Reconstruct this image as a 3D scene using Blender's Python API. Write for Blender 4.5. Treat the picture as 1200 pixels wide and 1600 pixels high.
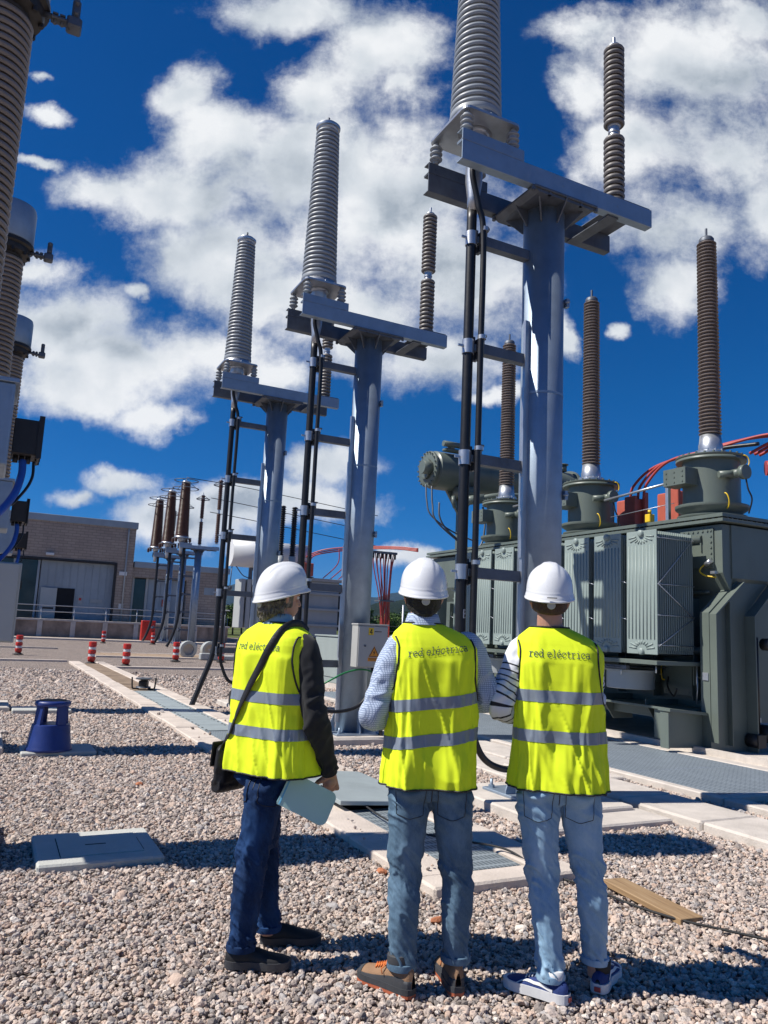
import bpy, bmesh, math, random
import numpy as np
from mathutils import Vector, Matrix
random.seed(7)
for o in list(bpy.data.objects):
    bpy.data.objects.remove(o)
scene = bpy.context.scene
COL = scene.collection
R = math.radians
PI = math.pi

# ------------------------------------------------------------------ camera
EYE, FPX, PITCH, ROLL = 1.55, 1200.0, R(8.77), R(2.6)
cd = bpy.data.cameras.new('camera'); cam = bpy.data.objects.new('camera', cd); COL.objects.link(cam)
fw = Vector((0, math.cos(PITCH), math.sin(PITCH))); u0 = Vector((0, -math.sin(PITCH), math.cos(PITCH))); r0 = Vector((1, 0, 0))
cr = r0*math.cos(ROLL)+u0*math.sin(ROLL); cu = u0*math.cos(ROLL)-r0*math.sin(ROLL)
cam.matrix_world = Matrix(((cr.x, cu.x, -fw.x, 0), (cr.y, cu.y, -fw.y, 0), (cr.z, cu.z, -fw.z, EYE), (0, 0, 0, 1)))
cd.sensor_fit = 'HORIZONTAL'; cd.sensor_width = 36; cd.lens = 36*FPX/1200
cd.clip_start = 0.05; cd.clip_end = 20000
scene.camera = cam
scene.render.resolution_x = 768; scene.render.resolution_y = 1024

# ------------------------------------------------------------------ light
SUN_AZ, SUN_EL = R(12), R(50)        # direction the light travels to, seen from above, and its height
trav = Vector((math.cos(SUN_EL)*math.cos(SUN_AZ), math.cos(SUN_EL)*math.sin(SUN_AZ), -math.sin(SUN_EL)))
sl = bpy.data.lights.new('sun', 'SUN'); sl.energy = 5.0; sl.angle = R(0.5); sl.color = (1, 0.955, 0.88)
so = bpy.data.objects.new('sun', sl); COL.objects.link(so)
so.rotation_euler = trav.to_track_quat('-Z', 'Y').to_euler()
so.location = (-30, -5, 40)
scene.view_settings.view_transform = 'Standard'; scene.view_settings.look = 'None'
scene.view_settings.exposure = 0.30; scene.view_settings.gamma = 1.0
scene.view_settings.use_curve_mapping = False

# ------------------------------------------------------------------ world: clear blue sky with cumulus
W = bpy.data.worlds.new('World'); scene.world = W; W.use_nodes = True
nt = W.node_tree; nt.nodes.clear()
class NB:
    """tiny node builder"""
    def __init__(s, nt): s.nt = nt
    def n(s, t, **kw):
        x = s.nt.nodes.new(t)
        for k, v in kw.items(): setattr(x, k, v)
        return x
    def put(s, sock, v):
        if v is None: return
        if isinstance(v, bpy.types.NodeSocket): s.nt.links.new(v, sock)
        else: sock.default_value = v
    def m(s, op, a=None, b=None, c=None, clamp=False):
        x = s.n('ShaderNodeMath', operation=op, use_clamp=clamp)
        for i, v in enumerate((a, b, c)): s.put(x.inputs[i], v)
        return x.outputs[0]
    def vm(s, op, a=None, b=None, c=None):
        x = s.n('ShaderNodeVectorMath', operation=op)
        for i, v in enumerate((a, b, c)): s.put(x.inputs[i], v)
        return x.outputs['Value'] if op in ('LENGTH', 'DOT_PRODUCT', 'DISTANCE') else x.outputs[0]
    def noise(s, vec, scale, detail=5, rough=0.5, dist=0.0, col=False, dims='3D'):
        x = s.n('ShaderNodeTexNoise', noise_dimensions=dims); s.put(x.inputs['Vector'], vec)
        x.inputs['Scale'].default_value = scale; x.inputs['Detail'].default_value = detail
        x.inputs['Roughness'].default_value = rough; x.inputs['Distortion'].default_value = dist
        return x.outputs['Color' if col else 'Fac']
    def ramp(s, fac, stops, interp='LINEAR'):
        x = s.n('ShaderNodeValToRGB'); cr = x.color_ramp; cr.interpolation = interp
        while len(cr.elements) < len(stops): cr.elements.new(0.5)
        for e, (p, c) in zip(cr.elements, stops):
            e.position = p; e.color = (c[0], c[1], c[2], 1) if hasattr(c, '__len__') else (c, c, c, 1)
        s.put(x.inputs[0], fac); return x.outputs[0]
    def mix(s, f, a, b, blend='MIX'):
        x = s.n('ShaderNodeMix', data_type='RGBA', blend_type=blend)
        s.put(x.inputs[0], f)
        for i, v in ((6, a), (7, b)):
            if isinstance(v, tuple) and len(v) == 3: v = (*v, 1)
            s.put(x.inputs[i], v)
        return x.outputs[2]
    def smooth(s, v, a, b, lo=0., hi=1.):
        x = s.n('ShaderNodeMapRange', interpolation_type='SMOOTHSTEP')
        s.put(x.inputs[0], v); s.put(x.inputs[1], a); s.put(x.inputs[2], b); s.put(x.inputs[3], lo); s.put(x.inputs[4], hi)
        return x.outputs[0]
B = NB(nt)
sky = B.n('ShaderNodeTexSky', sky_type='NISHITA'); sky.sun_disc = False
sky.sun_elevation = SUN_EL
sky.sun_rotation = math.atan2(-trav.x, -trav.y)
sky.altitude = 900; sky.air_density = 1.0; sky.dust_density = 0.0; sky.ozone_density = 3.0
hs = B.n('ShaderNodeHueSaturation'); nt.links.new(sky.outputs[0], hs.inputs['Color'])
hs.inputs['Saturation'].default_value = 1.38; hs.inputs['Value'].default_value = 1.0
tcn = B.n('ShaderNodeTexCoord'); D = tcn.outputs['Generated']
sp = B.n('ShaderNodeSeparateXYZ'); nt.links.new(D, sp.inputs[0])
# azimuth / elevation plane, wide enough for the whole sky in front
dy = B.m('MAXIMUM', sp.outputs[1], 0.12)
gx = B.m('DIVIDE', sp.outputs[0], dy); gz = B.m('DIVIDE', sp.outputs[2], dy)
cb = B.n('ShaderNodeCombineXYZ'); B.put(cb.inputs[0], gx); B.put(cb.inputs[1], gz)
G = cb.outputs[0]
w1 = B.noise(G, 5.0, 7, 0.60, col=True)
w1 = B.vm('MULTIPLY', B.vm('SUBTRACT', w1, (0.5, 0.5, 0.5)), (0.155, 0.125, 0.0))
Gw = B.vm('ADD', G, w1)
# cumulus banks: azimuth tangent, height tangent, half widths
CLOUDS = [
 (440,20,115,46),(590,95,100,80),(632,150,50,32),(500,140,70,50),(305,140,48,55),(360,200,80,55),(480,250,140,90),(270,300,120,58),(150,280,65,34),
 (350,400,130,62),(590,330,170,140),(730,430,105,85),(690,560,85,40),(540,510,110,60),(440,470,70,50),
 (110,500,95,52),(215,560,140,68),(340,560,95,45),(140,625,90,34),(235,662,48,24),(420,585,60,35),(60,412,55,26),
 (65,125,14,10),(70,180,32,13),(55,248,32,10),(197,455,22,14),
 (925,40,80,32),(1065,85,125,78),(1180,20,60,36),(915,130,42,50),(1120,240,115,105),(985,225,70,60),(1085,350,95,62),(1055,450,50,50),(1185,335,55,75),
 (185,752,55,17),(110,775,38,15),(290,805,95,35),(400,790,110,26),(510,738,62,32),(650,866,75,15),(480,790,95,25),(880,515,16,34),(770,610,60,14),(600,862,50,12),(975,515,16,12)]
def pix(x, y):
    d = fw + cr*((x-600)/FPX) + cu*((800-y)/FPX); return d.x/d.y, d.z/d.y
acc = None
for (x, y, rx, ry) in CLOUDS:
    a, b = pix(x, y); kx, ky = FPX/rx/1.0, FPX/ry/1.0
    k2 = 1.0/(1+0*abs(a))
    v = B.vm('LENGTH', B.vm('MULTIPLY_ADD', Gw, (kx, ky, 0), (-a*kx, -b*ky, 0)))
    # small banks keep a crisp rim
    acc = v if acc is None else B.m('SMOOTH_MIN', acc, v, 0.35)
Gs = B.vm('ADD', G, B.vm('MULTIPLY', w1, (0.22, 0.22, 0.0)))
fine = B.noise(Gs, 5.5, 13, 0.67)
cov = B.m('ADD', B.m('SUBTRACT', 1.42, acc), B.m('MULTIPLY', B.m('SUBTRACT', fine, 0.5), 3.7))
# behind and beside the view: a plain broken cloud field
fieldn = B.noise(D, 2.6, 7, 0.58)
back = B.m('MULTIPLY', B.m('SUBTRACT', fieldn, 0.63), 9.0)
isfront = B.smooth(sp.outputs[1], 0.28, 0.55)
covm = B.m('ADD', B.m('MULTIPLY', cov, isfront), B.m('MULTIPLY', back, B.m('SUBTRACT', 1.0, isfront)))
alpha = B.smooth(covm, -0.22, 1.0)
# light and shade of the cumulus: relief towards the sun (upper left), grey bases in the thick of it
big = B.noise(Gs, 3.6, 10, 0.50)
big2 = B.noise(B.vm('ADD', Gs, (-0.030, 0.045, 0.0)), 3.6, 10, 0.50)
relief = B.m('SUBTRACT', big, big2)
thick = B.smooth(covm, 0.5, 1.7)
core = None
for (x, y, rx, ry) in [(660,370,190,150),(720,480,130,80),(190,510,120,60),(420,330,120,80),(1060,200,110,90),(1130,120,90,60),(330,795,170,40),(600,560,110,50)]:
    a, b = pix(x, y); kx, ky = FPX/rx, FPX/ry
    v = B.vm('LENGTH', B.vm('MULTIPLY_ADD', Gw, (kx, ky, 0), (-a*kx, -b*ky, 0)))
    core = v if core is None else B.m('SMOOTH_MIN', core, v, 0.4)
corev = B.smooth(core, 1.25, 0.25)
shade = B.m('ADD', B.m('ADD', 0.86, B.m('MULTIPLY', relief, 2.4)), B.m('MULTIPLY', B.m('MULTIPLY', thick, corev), -0.50))
shade = B.m('ADD', shade, B.m('MULTIPLY', B.m('SUBTRACT', fine, 0.5), 0.22), None, True)
ccol = B.ramp(shade, [(0.0, (0.23, 0.29, 0.36)), (0.45, (0.42, 0.48, 0.55)), (0.75, (0.70, 0.75, 0.80)), (1.0, (0.93, 0.95, 0.97))])
tint = B.ramp(sp.outputs[2], [(0.0, (0.26, 0.57, 1.30)), (0.07, (0.22, 0.63, 1.22)), (0.14, (0.13, 0.72, 1.20)), (0.30, (0.16, 0.87, 1.19)), (0.55, (0.20, 0.90, 1.20)), (1.0, (0.24, 0.86, 1.14))])
skc = B.mix(1.0, hs.outputs[0], tint, 'MULTIPLY')
bg1 = B.n('ShaderNodeBackground'); nt.links.new(skc, bg1.inputs[0]); bg1.inputs[1].default_value = 0.057
bg2 = B.n('ShaderNodeBackground'); nt.links.new(ccol, bg2.inputs[0]); bg2.inputs[1].default_value = 0.78
mx = B.n('ShaderNodeMixShader'); nt.links.new(alpha, mx.inputs[0]); nt.links.new(bg1.outputs[0], mx.inputs[1]); nt.links.new(bg2.outputs[0], mx.inputs[2])
ow = B.n('ShaderNodeOutputWorld'); nt.links.new(mx.outputs[0], ow.inputs[0])

# ------------------------------------------------------------------ site frame
SA = R(26.5)
E1 = Vector((math.cos(SA), math.sin(SA), 0)); E2 = Vector((-math.sin(SA), math.cos(SA), 0))
def L(s, t, z=0.0):
    """site coordinates (across the bays, along the bays, up) to world"""
    return Vector((0, 0, z)) + E1*s + E2*t

# ------------------------------------------------------------------ numpy noise
_rng = np.random.RandomState(5)
_T = _rng.rand(4096).astype(np.float64)
def vnoise(p):
    p = np.asarray(p, float); i = np.floor(p).astype(np.int64); f = p-i; f = f*f*(3-2*f)
    def h(a, b, c): return _T[(a*73856093 ^ b*19349663 ^ c*83492791) & 4095]
    r = 0
    for dx in (0, 1):
        for dyy in (0, 1):
            for dz in (0, 1):
                w = (f[..., 0] if dx else 1-f[..., 0])*(f[..., 1] if dyy else 1-f[..., 1])*(f[..., 2] if dz else 1-f[..., 2])
                r = r + w*h(i[..., 0]+dx, i[..., 1]+dyy, i[..., 2]+dz)
    return r*2-1
def fbm(p, o=4):
    p = np.asarray(p, float); a, r = 1.0, 0
    for k in range(o): r = r + a*vnoise(p*(2**k)+k*17.3); a *= 0.5
    return r

# ------------------------------------------------------------------ mesh builder
class MB:
    def __init__(s): s.v = []; s.f = []; s.sm = []; s.mi = []; s.cur = 0
    def add(s, vs, fs, smooth=False, M=None):
        b = len(s.v)
        for v in vs:
            v = Vector(v)
            if M is not None: v = M @ v
            s.v.append(v)
        for f in fs: s.f.append(tuple(b+i for i in f)); s.sm.append(smooth); s.mi.append(s.cur)
        return s
    def box(s, x0, x1, y0, y1, z0, z1, bev=0.0, M=None):
        if bev <= 0:
            vs = [(x, y, z) for z in (z0, z1) for y in (y0, y1) for x in (x0, x1)]
            fs = [(0, 2, 3, 1), (4, 5, 7, 6), (0, 1, 5, 4), (2, 6, 7, 3), (0, 4, 6, 2), (1, 3, 7, 5)]
            return s.add(vs, fs, False, M)
        b = min(bev, abs(x1-x0)/2.01, abs(y1-y0)/2.01, abs(z1-z0)/2.01)
        cx, cy, cz = (x0+x1)/2, (y0+y1)/2, (z0+z1)/2; hx, hy, hz = abs(x1-x0)/2, abs(y1-y0)/2, abs(z1-z0)/2
        bm = bmesh.new()
        for sx in (-1, 1):
            for sy in (-1, 1):
                for sz in (-1, 1):
                    for q in ((hx-b, hy-b, hz), (hx-b, hy, hz-b), (hx, hy-b, hz-b)):
                        bm.verts.new((cx+sx*q[0], cy+sy*q[1], cz+sz*q[2]))
        r = bmesh.ops.convex_hull(bm, input=bm.verts)
        bmesh.ops.dissolve_limit(bm, angle_limit=0.01, verts=bm.verts, edges=bm.edges)
        bmesh.ops.recalc_face_normals(bm, faces=bm.faces)
        bm.verts.index_update()
        s.add([v.co.copy() for v in bm.verts], [tuple(v.index for v in f.verts) for f in bm.faces], False, M)
        bm.free(); return s
    def prism(s, poly, axis, a0, a1, M=None, smooth=False):
        """extrude a 2-D outline along axis 'x','y' or 'z'"""
        def p3(u, v, w): return {'x': (w, u, v), 'y': (u, w, v), 'z': (u, v, w)}[axis]
        n = len(poly); ar = sum(poly[i][0]*poly[(i+1) % n][1]-poly[(i+1) % n][0]*poly[i][1] for i in range(n))
        if ar < 0: poly = poly[::-1]
        vs = [p3(u, v, a0) for u, v in poly]+[p3(u, v, a1) for u, v in poly]
        fs = [tuple(range(n))[::-1], tuple(range(n, 2*n))]+[(i, (i+1) % n, n+(i+1) % n, n+i) for i in range(n)]
        if axis == 'y': fs = [f[::-1] for f in fs]
        return s.add(vs, fs, smooth, M)
    def lathe(s, prof, seg=24, M=None, cap=True, smooth=True, crease=0.75):
        """prof: list of (radius, z)"""
        brk = set()
        if smooth:          # keep hard turns of the profile crisp
            out = [prof[0]]
            for i in range(1, len(prof)-1):
                a = Vector((prof[i][0]-prof[i-1][0], prof[i][1]-prof[i-1][1])); b = Vector((prof[i+1][0]-prof[i][0], prof[i+1][1]-prof[i][1]))
                out.append(prof[i])
                if a.length > 1e-6 and b.length > 1e-6 and a.angle(b) > crease: brk.add(len(out)-1); out.append(prof[i])
            out.append(prof[-1]); prof = out
        n = len(prof); vs = []; fs = []
        for r, z in prof:
            for k in range(seg):
                a = 2*PI*k/seg; vs.append((r*math.cos(a), r*math.sin(a), z))
        for i in range(n-1):
            if i in brk: continue
            for k in range(seg):
                k2 = (k+1) % seg; fs.append((i*seg+k, i*seg+k2, (i+1)*seg+k2, (i+1)*seg+k))
        s.add(vs, fs, smooth, M)
        if cap:
            b = len(s.v)
            if prof[0][0] > 1e-4: s.f.append(tuple(b-n*seg+k for k in range(seg))[::-1]); s.sm.append(False); s.mi.append(s.cur)
            if prof[-1][0] > 1e-4: s.f.append(tuple(b-seg+k for k in range(seg))); s.sm.append(False); s.mi.append(s.cur)
        return s
    def cyl(s, p0, p1, r0, r1=None, seg=16, M=None, smooth=True):
        p0, p1 = Vector(p0), Vector(p1); d = p1-p0; q = d.to_track_quat('Z', 'Y').to_matrix().to_4x4()
        T = Matrix.Translation(p0) @ q
        if M is not None: T = M @ T
        return s.lathe([(r0, 0), (r1 if r1 is not None else r0, d.length)], seg, T, True, smooth)
    def tube(s, pts, r, seg=8, cap=True, M=None, flat=1.0):
        pts = [Vector(p) for p in pts]; n = len(pts); rr = r if hasattr(r, '__len__') else [r]*n
        up = Vector((0, 0, 1)); t0 = (pts[1]-pts[0]).normalized()
        if abs(t0.dot(up)) > 0.95: up = Vector((1, 0, 0))
        nx = t0.cross(up).normalized(); vs = []
        for i in range(n):
            t = (pts[min(i+1, n-1)]-pts[max(i-1, 0)]).normalized()
            nx = (nx - t*nx.dot(t)).normalized(); ny = t.cross(nx)
            for k in range(seg):
                a = 2*PI*k/seg; vs.append(pts[i]+nx*(rr[i]*math.cos(a))+ny*(rr[i]*flat*math.sin(a)))
        fs = [(i*seg+k, i*seg+(k+1) % seg, (i+1)*seg+(k+1) % seg, (i+1)*seg+k) for i in range(n-1) for k in range(seg)]
        s.add(vs, fs, True, M)
        if cap:
            b = len(s.v)-n*seg
            s.f.append(tuple(b+k for k in range(seg))[::-1]); s.sm.append(False); s.mi.append(s.cur)
            s.f.append(tuple(b+(n-1)*seg+k for k in range(seg))); s.sm.append(False); s.mi.append(s.cur)
        return s
    def sph(s, c, rx, ry=None, rz=None, seg=16, rings=10, M=None):
        ry = ry or rx; rz = rz or rx; T = Matrix.Translation(Vector(c)) @ Matrix.Diagonal((rx, ry, rz, 1))
        if M is not None: T = M @ T
        return s.lathe([(max(1e-5, math.sin(PI*i/rings)), -math.cos(PI*i/rings)) for i in range(rings+1)], seg, T, False)
    def ring(s, c, Rr, r, seg=32, rs=8, M=None):
        pts = [Vector(c)+Vector((Rr*math.cos(2*PI*k/seg), Rr*math.sin(2*PI*k/seg), 0)) for k in range(seg+1)]
        return s.tube(pts, r, rs, False, M)
    def grid(s, P, wrap=False, M=None, flip=False):
        """P: (n, m, 3) array of points"""
        n, m = P.shape[:2]; vs = [tuple(p) for p in P.reshape(-1, 3)]; fs = []
        for i in range(n-1):
            for k in range(m if wrap else m-1):
                k2 = (k+1) % m; f = (i*m+k, i*m+k2, (i+1)*m+k2, (i+1)*m+k); fs.append(f[::-1] if flip else f)
        return s.add(vs, fs, True, M)
    def mesh(s, name):
        me = bpy.data.meshes.new(name); me.from_pydata([tuple(v) for v in s.v], [], s.f)
        me.polygons.foreach_set('use_smooth', s.sm); me.polygons.foreach_set('material_index', s.mi); me.update(); return me
    def build(s, name, mat, parent=None, loc=None, rz=0):
        o = bpy.data.objects.new(name, s.mesh(name)); COL.objects.link(o)
        for m in (mat if isinstance(mat, (list, tuple)) else [mat]): o.data.materials.append(m)
        if parent: o.parent = parent
        if loc is not None: o.location = loc
        if rz: o.rotation_euler = (0, 0, rz)
        return o
def tag(o, label=None, cat=None, group=None, kind=None):
    if label: o['label'] = label
    if cat: o['category'] = cat
    if group: o['group'] = group
    if kind: o['kind'] = kind
    return o
def thing(name, label, cat, loc, rz=SA, group=None):
    o = bpy.data.objects.new(name, None); o.empty_display_size = 0.2; COL.objects.link(o)
    o.location = loc; o.rotation_euler = (0, 0, rz); return tag(o, label, cat, group)
def kids(o): return [c for c in bpy.data.objects if c.parent == o]
def copy_tree(o, parent=None):
    c = o.copy(); COL.objects.link(c)
    if parent: c.parent = parent
    for ch in kids(o): copy_tree(ch, c)
    return c
def bez(pts, n=12):
    """smooth curve through points (Catmull-Rom)"""
    P = [Vector(p) for p in pts]; P = [P[0]*2-P[1]]+P+[P[-1]*2-P[-2]]; out = []
    for i in range(1, len(P)-2):
        a, b, c, d = P[i-1:i+3]
        for k in range(n):
            t = k/n; out.append(0.5*((2*b)+(c-a)*t+(2*a-5*b+4*c-d)*t*t+(3*b-a-3*c+d)*t**3))
    out.append(P[-2]); return out

# ------------------------------------------------------------------ materials
def mat(name, col, rough=0.5, metal=0.0, var=0.12, scale=6.0, bump=0.0, bscale=40.0, spec=0.5, col2=None, dirt=0.0, coat=0.0, detail=6):
    m = bpy.data.materials.new(name); m.use_nodes = True; nt = m.node_tree; b = NB(nt)
    bs = nt.nodes['Principled BSDF']; tc = b.n('ShaderNodeTexCoord').outputs['Object']
    n1 = b.noise(tc, scale, detail, 0.6)
    dark = tuple(c*(1-var) for c in col); lite = tuple(min(1, c*(1+var)) for c in (col2 or col))
    c = b.ramp(n1, [(0.3, dark), (0.7, lite)])
    if dirt > 0:
        n2 = b.noise(b.vm('MULTIPLY', tc, (1, 1, 0.25)), scale*0.7, 7, 0.65)
        c = b.mix(b.m('MULTIPLY', b.smooth(n2, 0.50, 0.68), dirt), c, tuple(x*0.42 for x in col))
    nt.links.new(c, bs.inputs['Base Color'])
    n3 = b.noise(tc, scale*2.3, 4, 0.6)
    b.put(bs.inputs['Roughness'], b.m('ADD', rough-0.09, b.m('MULTIPLY', n3, 0.18), None, True))
    bs.inputs['Metallic'].default_value = metal
    bs.inputs['Specular IOR Level'].default_value = spec
    if coat: bs.inputs['Coat Weight'].default_value = coat
    if bump > 0:
        bp = b.n('ShaderNodeBump'); bp.inputs['Strength'].default_value = bump; bp.inputs['Distance'].default_value = 0.02
        b.put(bp.inputs['Height'], b.noise(tc, bscale, 5, 0.6)); nt.links.new(bp.outputs[0], bs.inputs['Normal'])
    return m
M = {}
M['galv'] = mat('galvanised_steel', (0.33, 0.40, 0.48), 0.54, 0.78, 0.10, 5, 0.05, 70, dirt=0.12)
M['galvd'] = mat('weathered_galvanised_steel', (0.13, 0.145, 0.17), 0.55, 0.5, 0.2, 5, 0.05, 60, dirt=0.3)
M['alu'] = mat('cast_aluminium', (0.50, 0.52, 0.55), 0.38, 0.8, 0.1, 8, 0.05, 80)
M['porc_grey'] = mat('grey_silicone', (0.29, 0.315, 0.34), 0.42, 0, 0.07, 5, dirt=0.12)
M['porc_taupe'] = mat('taupe_silicone', (0.17, 0.155, 0.145), 0.48, 0, 0.12, 6, dirt=0.2)
M['porc_tan'] = mat('dusty_tan_porcelain', (0.235, 0.195, 0.165), 0.42, 0, 0.15, 4, dirt=0.25)
M['porc_brown'] = mat('brown_glazed_porcelain', (0.165, 0.135, 0.12), 0.34, 0, 0.15, 5)
M['porc_rust'] = mat('red_brown_porcelain', (0.10, 0.045, 0.03), 0.35, 0, 0.15, 5)
M['black'] = mat('black_cable_sheath', (0.010, 0.010, 0.012), 0.42, 0, 0.3, 12, dirt=0.2)
M['rubber'] = mat('black_rubber', (0.015, 0.015, 0.016), 0.7, 0, 0.3, 12)
M['darkbox'] = mat('dark_painted_steel', (0.028, 0.025, 0.024), 0.5, 0.2, 0.25, 7, dirt=0.3)
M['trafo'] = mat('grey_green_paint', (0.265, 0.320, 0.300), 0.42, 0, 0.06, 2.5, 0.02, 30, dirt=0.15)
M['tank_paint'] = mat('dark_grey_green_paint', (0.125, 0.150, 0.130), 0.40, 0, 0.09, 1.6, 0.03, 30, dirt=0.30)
M['trafo_light'] = mat('light_grey_paint', (0.36, 0.38, 0.38), 0.45, 0, 0.06, 1.5, dirt=0.15)
M['white'] = mat('white_paint', (0.66, 0.67, 0.67), 0.4, 0, 0.05, 2, dirt=0.08)
M['concrete'] = mat('precast_concrete', (0.56, 0.505, 0.45), 0.85, 0, 0.13, 4, 0.35, 55, dirt=0.22, spec=0.2)
M['concrete_pink'] = mat('pinkish_concrete_kerb', (0.60, 0.52, 0.45), 0.88, 0, 0.14, 3, 0.4, 60, dirt=0.25, spec=0.2)
M['concrete_white'] = mat('pale_concrete_cover', (0.50, 0.50, 0.46), 0.85, 0, 0.08, 3, 0.3, 60, dirt=0.2, spec=0.2)
M['stain'] = mat('stained_dock_wall', (0.33, 0.255, 0.20), 0.9, 0, 0.35, 1.2, 0.2, 20, dirt=0.7, spec=0.2)
M['red'] = mat('red_plastic', (0.52, 0.03, 0.02), 0.38, 0, 0.1, 5)
M['redcable'] = mat('red_heatshrink', (0.40, 0.055, 0.045), 0.42, 0, 0.15, 9)
M['redbox'] = mat('red_brown_cover', (0.42, 0.095, 0.06), 0.5, 0, 0.1, 6, dirt=0.1)
M['yellow'] = mat('yellow_enamel', (0.75, 0.5, 0.02), 0.4, 0, 0.06, 6)
M['orange'] = mat('orange_sign', (0.72, 0.27, 0.02), 0.45, 0, 0.04, 6)
M['blueplastic'] = mat('dark_blue_plastic', (0.012, 0.032, 0.17), 0.42, 0, 0.15, 6, 0.08, 90)
M['bluehose'] = mat('blue_corrugated_hose', (0.02, 0.09, 0.42), 0.4, 0, 0.15, 9)
M['green'] = mat('green_earth_wire', (0.01, 0.20, 0.06), 0.42, 0, 0.2, 9)
M['cabinet'] = mat('light_grey_enclosure', (0.40, 0.42, 0.41), 0.42, 0, 0.04, 2)
M['cabinet_beige'] = mat('warm_grey_enclosure', (0.41, 0.41, 0.39), 0.45, 0, 0.05, 3, dirt=0.1)
M['glass'] = mat('dark_window_glass', (0.03, 0.045, 0.045), 0.08, 0, 0.2, 1)
M['bluedoor'] = mat('pale_blue_sheet_metal', (0.30, 0.35, 0.39), 0.5, 0.1, 0.1, 0.7, dirt=0.2)
M['void'] = mat('painted_opening_shade', (0.008, 0.008, 0.009), 0.9, 0, 0.1, 2)  # near-black colour stands for the shade inside openings
M['ink'] = mat('black_print', (0.012, 0.012, 0.012), 0.5, 0, 0.1, 4)
M['wood'] = None

def wood_mat():
    m = bpy.data.materials.new('sawn_pine'); m.use_nodes = True; nt = m.node_tree; b = NB(nt)
    bs = nt.nodes['Principled BSDF']; tc = b.n('ShaderNodeTexCoord').outputs['Object']
    v = b.vm('MULTIPLY', tc, (1.2, 22, 22)); n = b.noise(v, 1.6, 6, 0.6, 1.2)
    nt.links.new(b.ramp(n, [(0.25, (0.17, 0.10, 0.05)), (0.5, (0.32, 0.205, 0.105)), (0.8, (0.40, 0.28, 0.16))]), bs.inputs['Base Color'])
    bs.inputs['Roughness'].default_value = 0.75
    bp = b.n('ShaderNodeBump'); bp.inputs['Strength'].default_value = 0.3; bp.inputs['Distance'].default_value = 0.003
    b.put(bp.inputs['Height'], n); nt.links.new(bp.outputs[0], bs.inputs['Normal']); return m
M['wood'] = wood_mat()

PAL = [(0.0, (0.20, 0.178, 0.165)), (0.2, (0.36, 0.31, 0.28)), (0.4, (0.55, 0.44, 0.37)), (0.55, (0.38, 0.365, 0.36)),
       (0.72, (0.62, 0.53, 0.46)), (0.86, (0.50, 0.37, 0.295)), (1.0, (0.70, 0.64, 0.58))]
def gravel_ground():
    m = bpy.data.materials.new('crushed_gravel'); m.use_nodes = True; nt = m.node_tree; b = NB(nt)
    bs = nt.nodes['Principled BSDF']; tc = b.n('ShaderNodeTexCoord').outputs['Object']
    wv = b.vm('ADD', tc, b.vm('MULTIPLY', b.vm('SUBTRACT', b.noise(tc, 40, 2, 0.5, col=True), (0.5, 0.5, 0.5)), (0.02, 0.02, 0.0)))
    def layer(sc):
        v = b.n('ShaderNodeTexVoronoi', voronoi_dimensions='2D', feature='F1'); b.put(v.inputs['Vector'], wv); v.inputs['Scale'].default_value = sc
        sx = b.n('ShaderNodeSeparateColor'); nt.links.new(v.outputs['Color'], sx.inputs[0])
        return b.ramp(sx.outputs[0], PAL), v.outputs['Distance']
    c1, d1 = layer(31.0)
    c2, d2 = layer(11.0)
    patch = b.noise(tc, 0.9, 5, 0.55)
    c = b.mix(0.34, c1, c2); c = b.mix(1.0, c, b.ramp(b.noise(tc, 9.0, 5, 0.85), [(0.34, (0.62, 0.61, 0.60)), (0.66, (1.22, 1.20, 1.18))]), 'MULTIPLY')
    c = b.mix(b.smooth(d1, 0.26, 0.60, 0.0, 0.85), c, (0.055, 0.048, 0.045))
    c = b.mix(1.0, c, b.ramp(patch, [(0.3, (0.92, 0.90, 0.90)), (0.7, (1.10, 1.07, 1.05))]), 'MULTIPLY')
    nt.links.new(c, bs.inputs['Base Color']); bs.inputs['Roughness'].default_value = 0.85; bs.inputs['Specular IOR Level'].default_value = 0.25
    bp = b.n('ShaderNodeBump'); bp.inputs['Strength'].default_value = 1.0; bp.inputs['Distance'].default_value = 0.022
    b.put(bp.inputs['Height'], b.m('SUBTRACT', 1.0, d1)); nt.links.new(bp.outputs[0], bs.inputs['Normal']); return m
M['gravel'] = gravel_ground()
def stone_mat():
    m = bpy.data.materials.new('loose_stone'); m.use_nodes = True; nt = m.node_tree; b = NB(nt)
    bs = nt.nodes['Principled BSDF']; oi = b.n('ShaderNodeObjectInfo'); tc = b.n('ShaderNodeTexCoord').outputs['Object']
    c = b.ramp(oi.outputs['Random'], PAL)
    n = b.noise(b.vm('ADD', tc, oi.outputs['Location']), 2.5, 4, 0.65)
    c = b.mix(1.0, c, b.ramp(n, [(0.3, (0.78, 0.76, 0.75)), (0.7, (1.14, 1.12, 1.1))]), 'MULTIPLY')
    nt.links.new(c, bs.inputs['Base Color']); bs.inputs['Roughness'].default_value = 0.8; bs.inputs['Specular IOR Level'].default_value = 0.25
    return m
M['stone'] = stone_mat()

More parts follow.
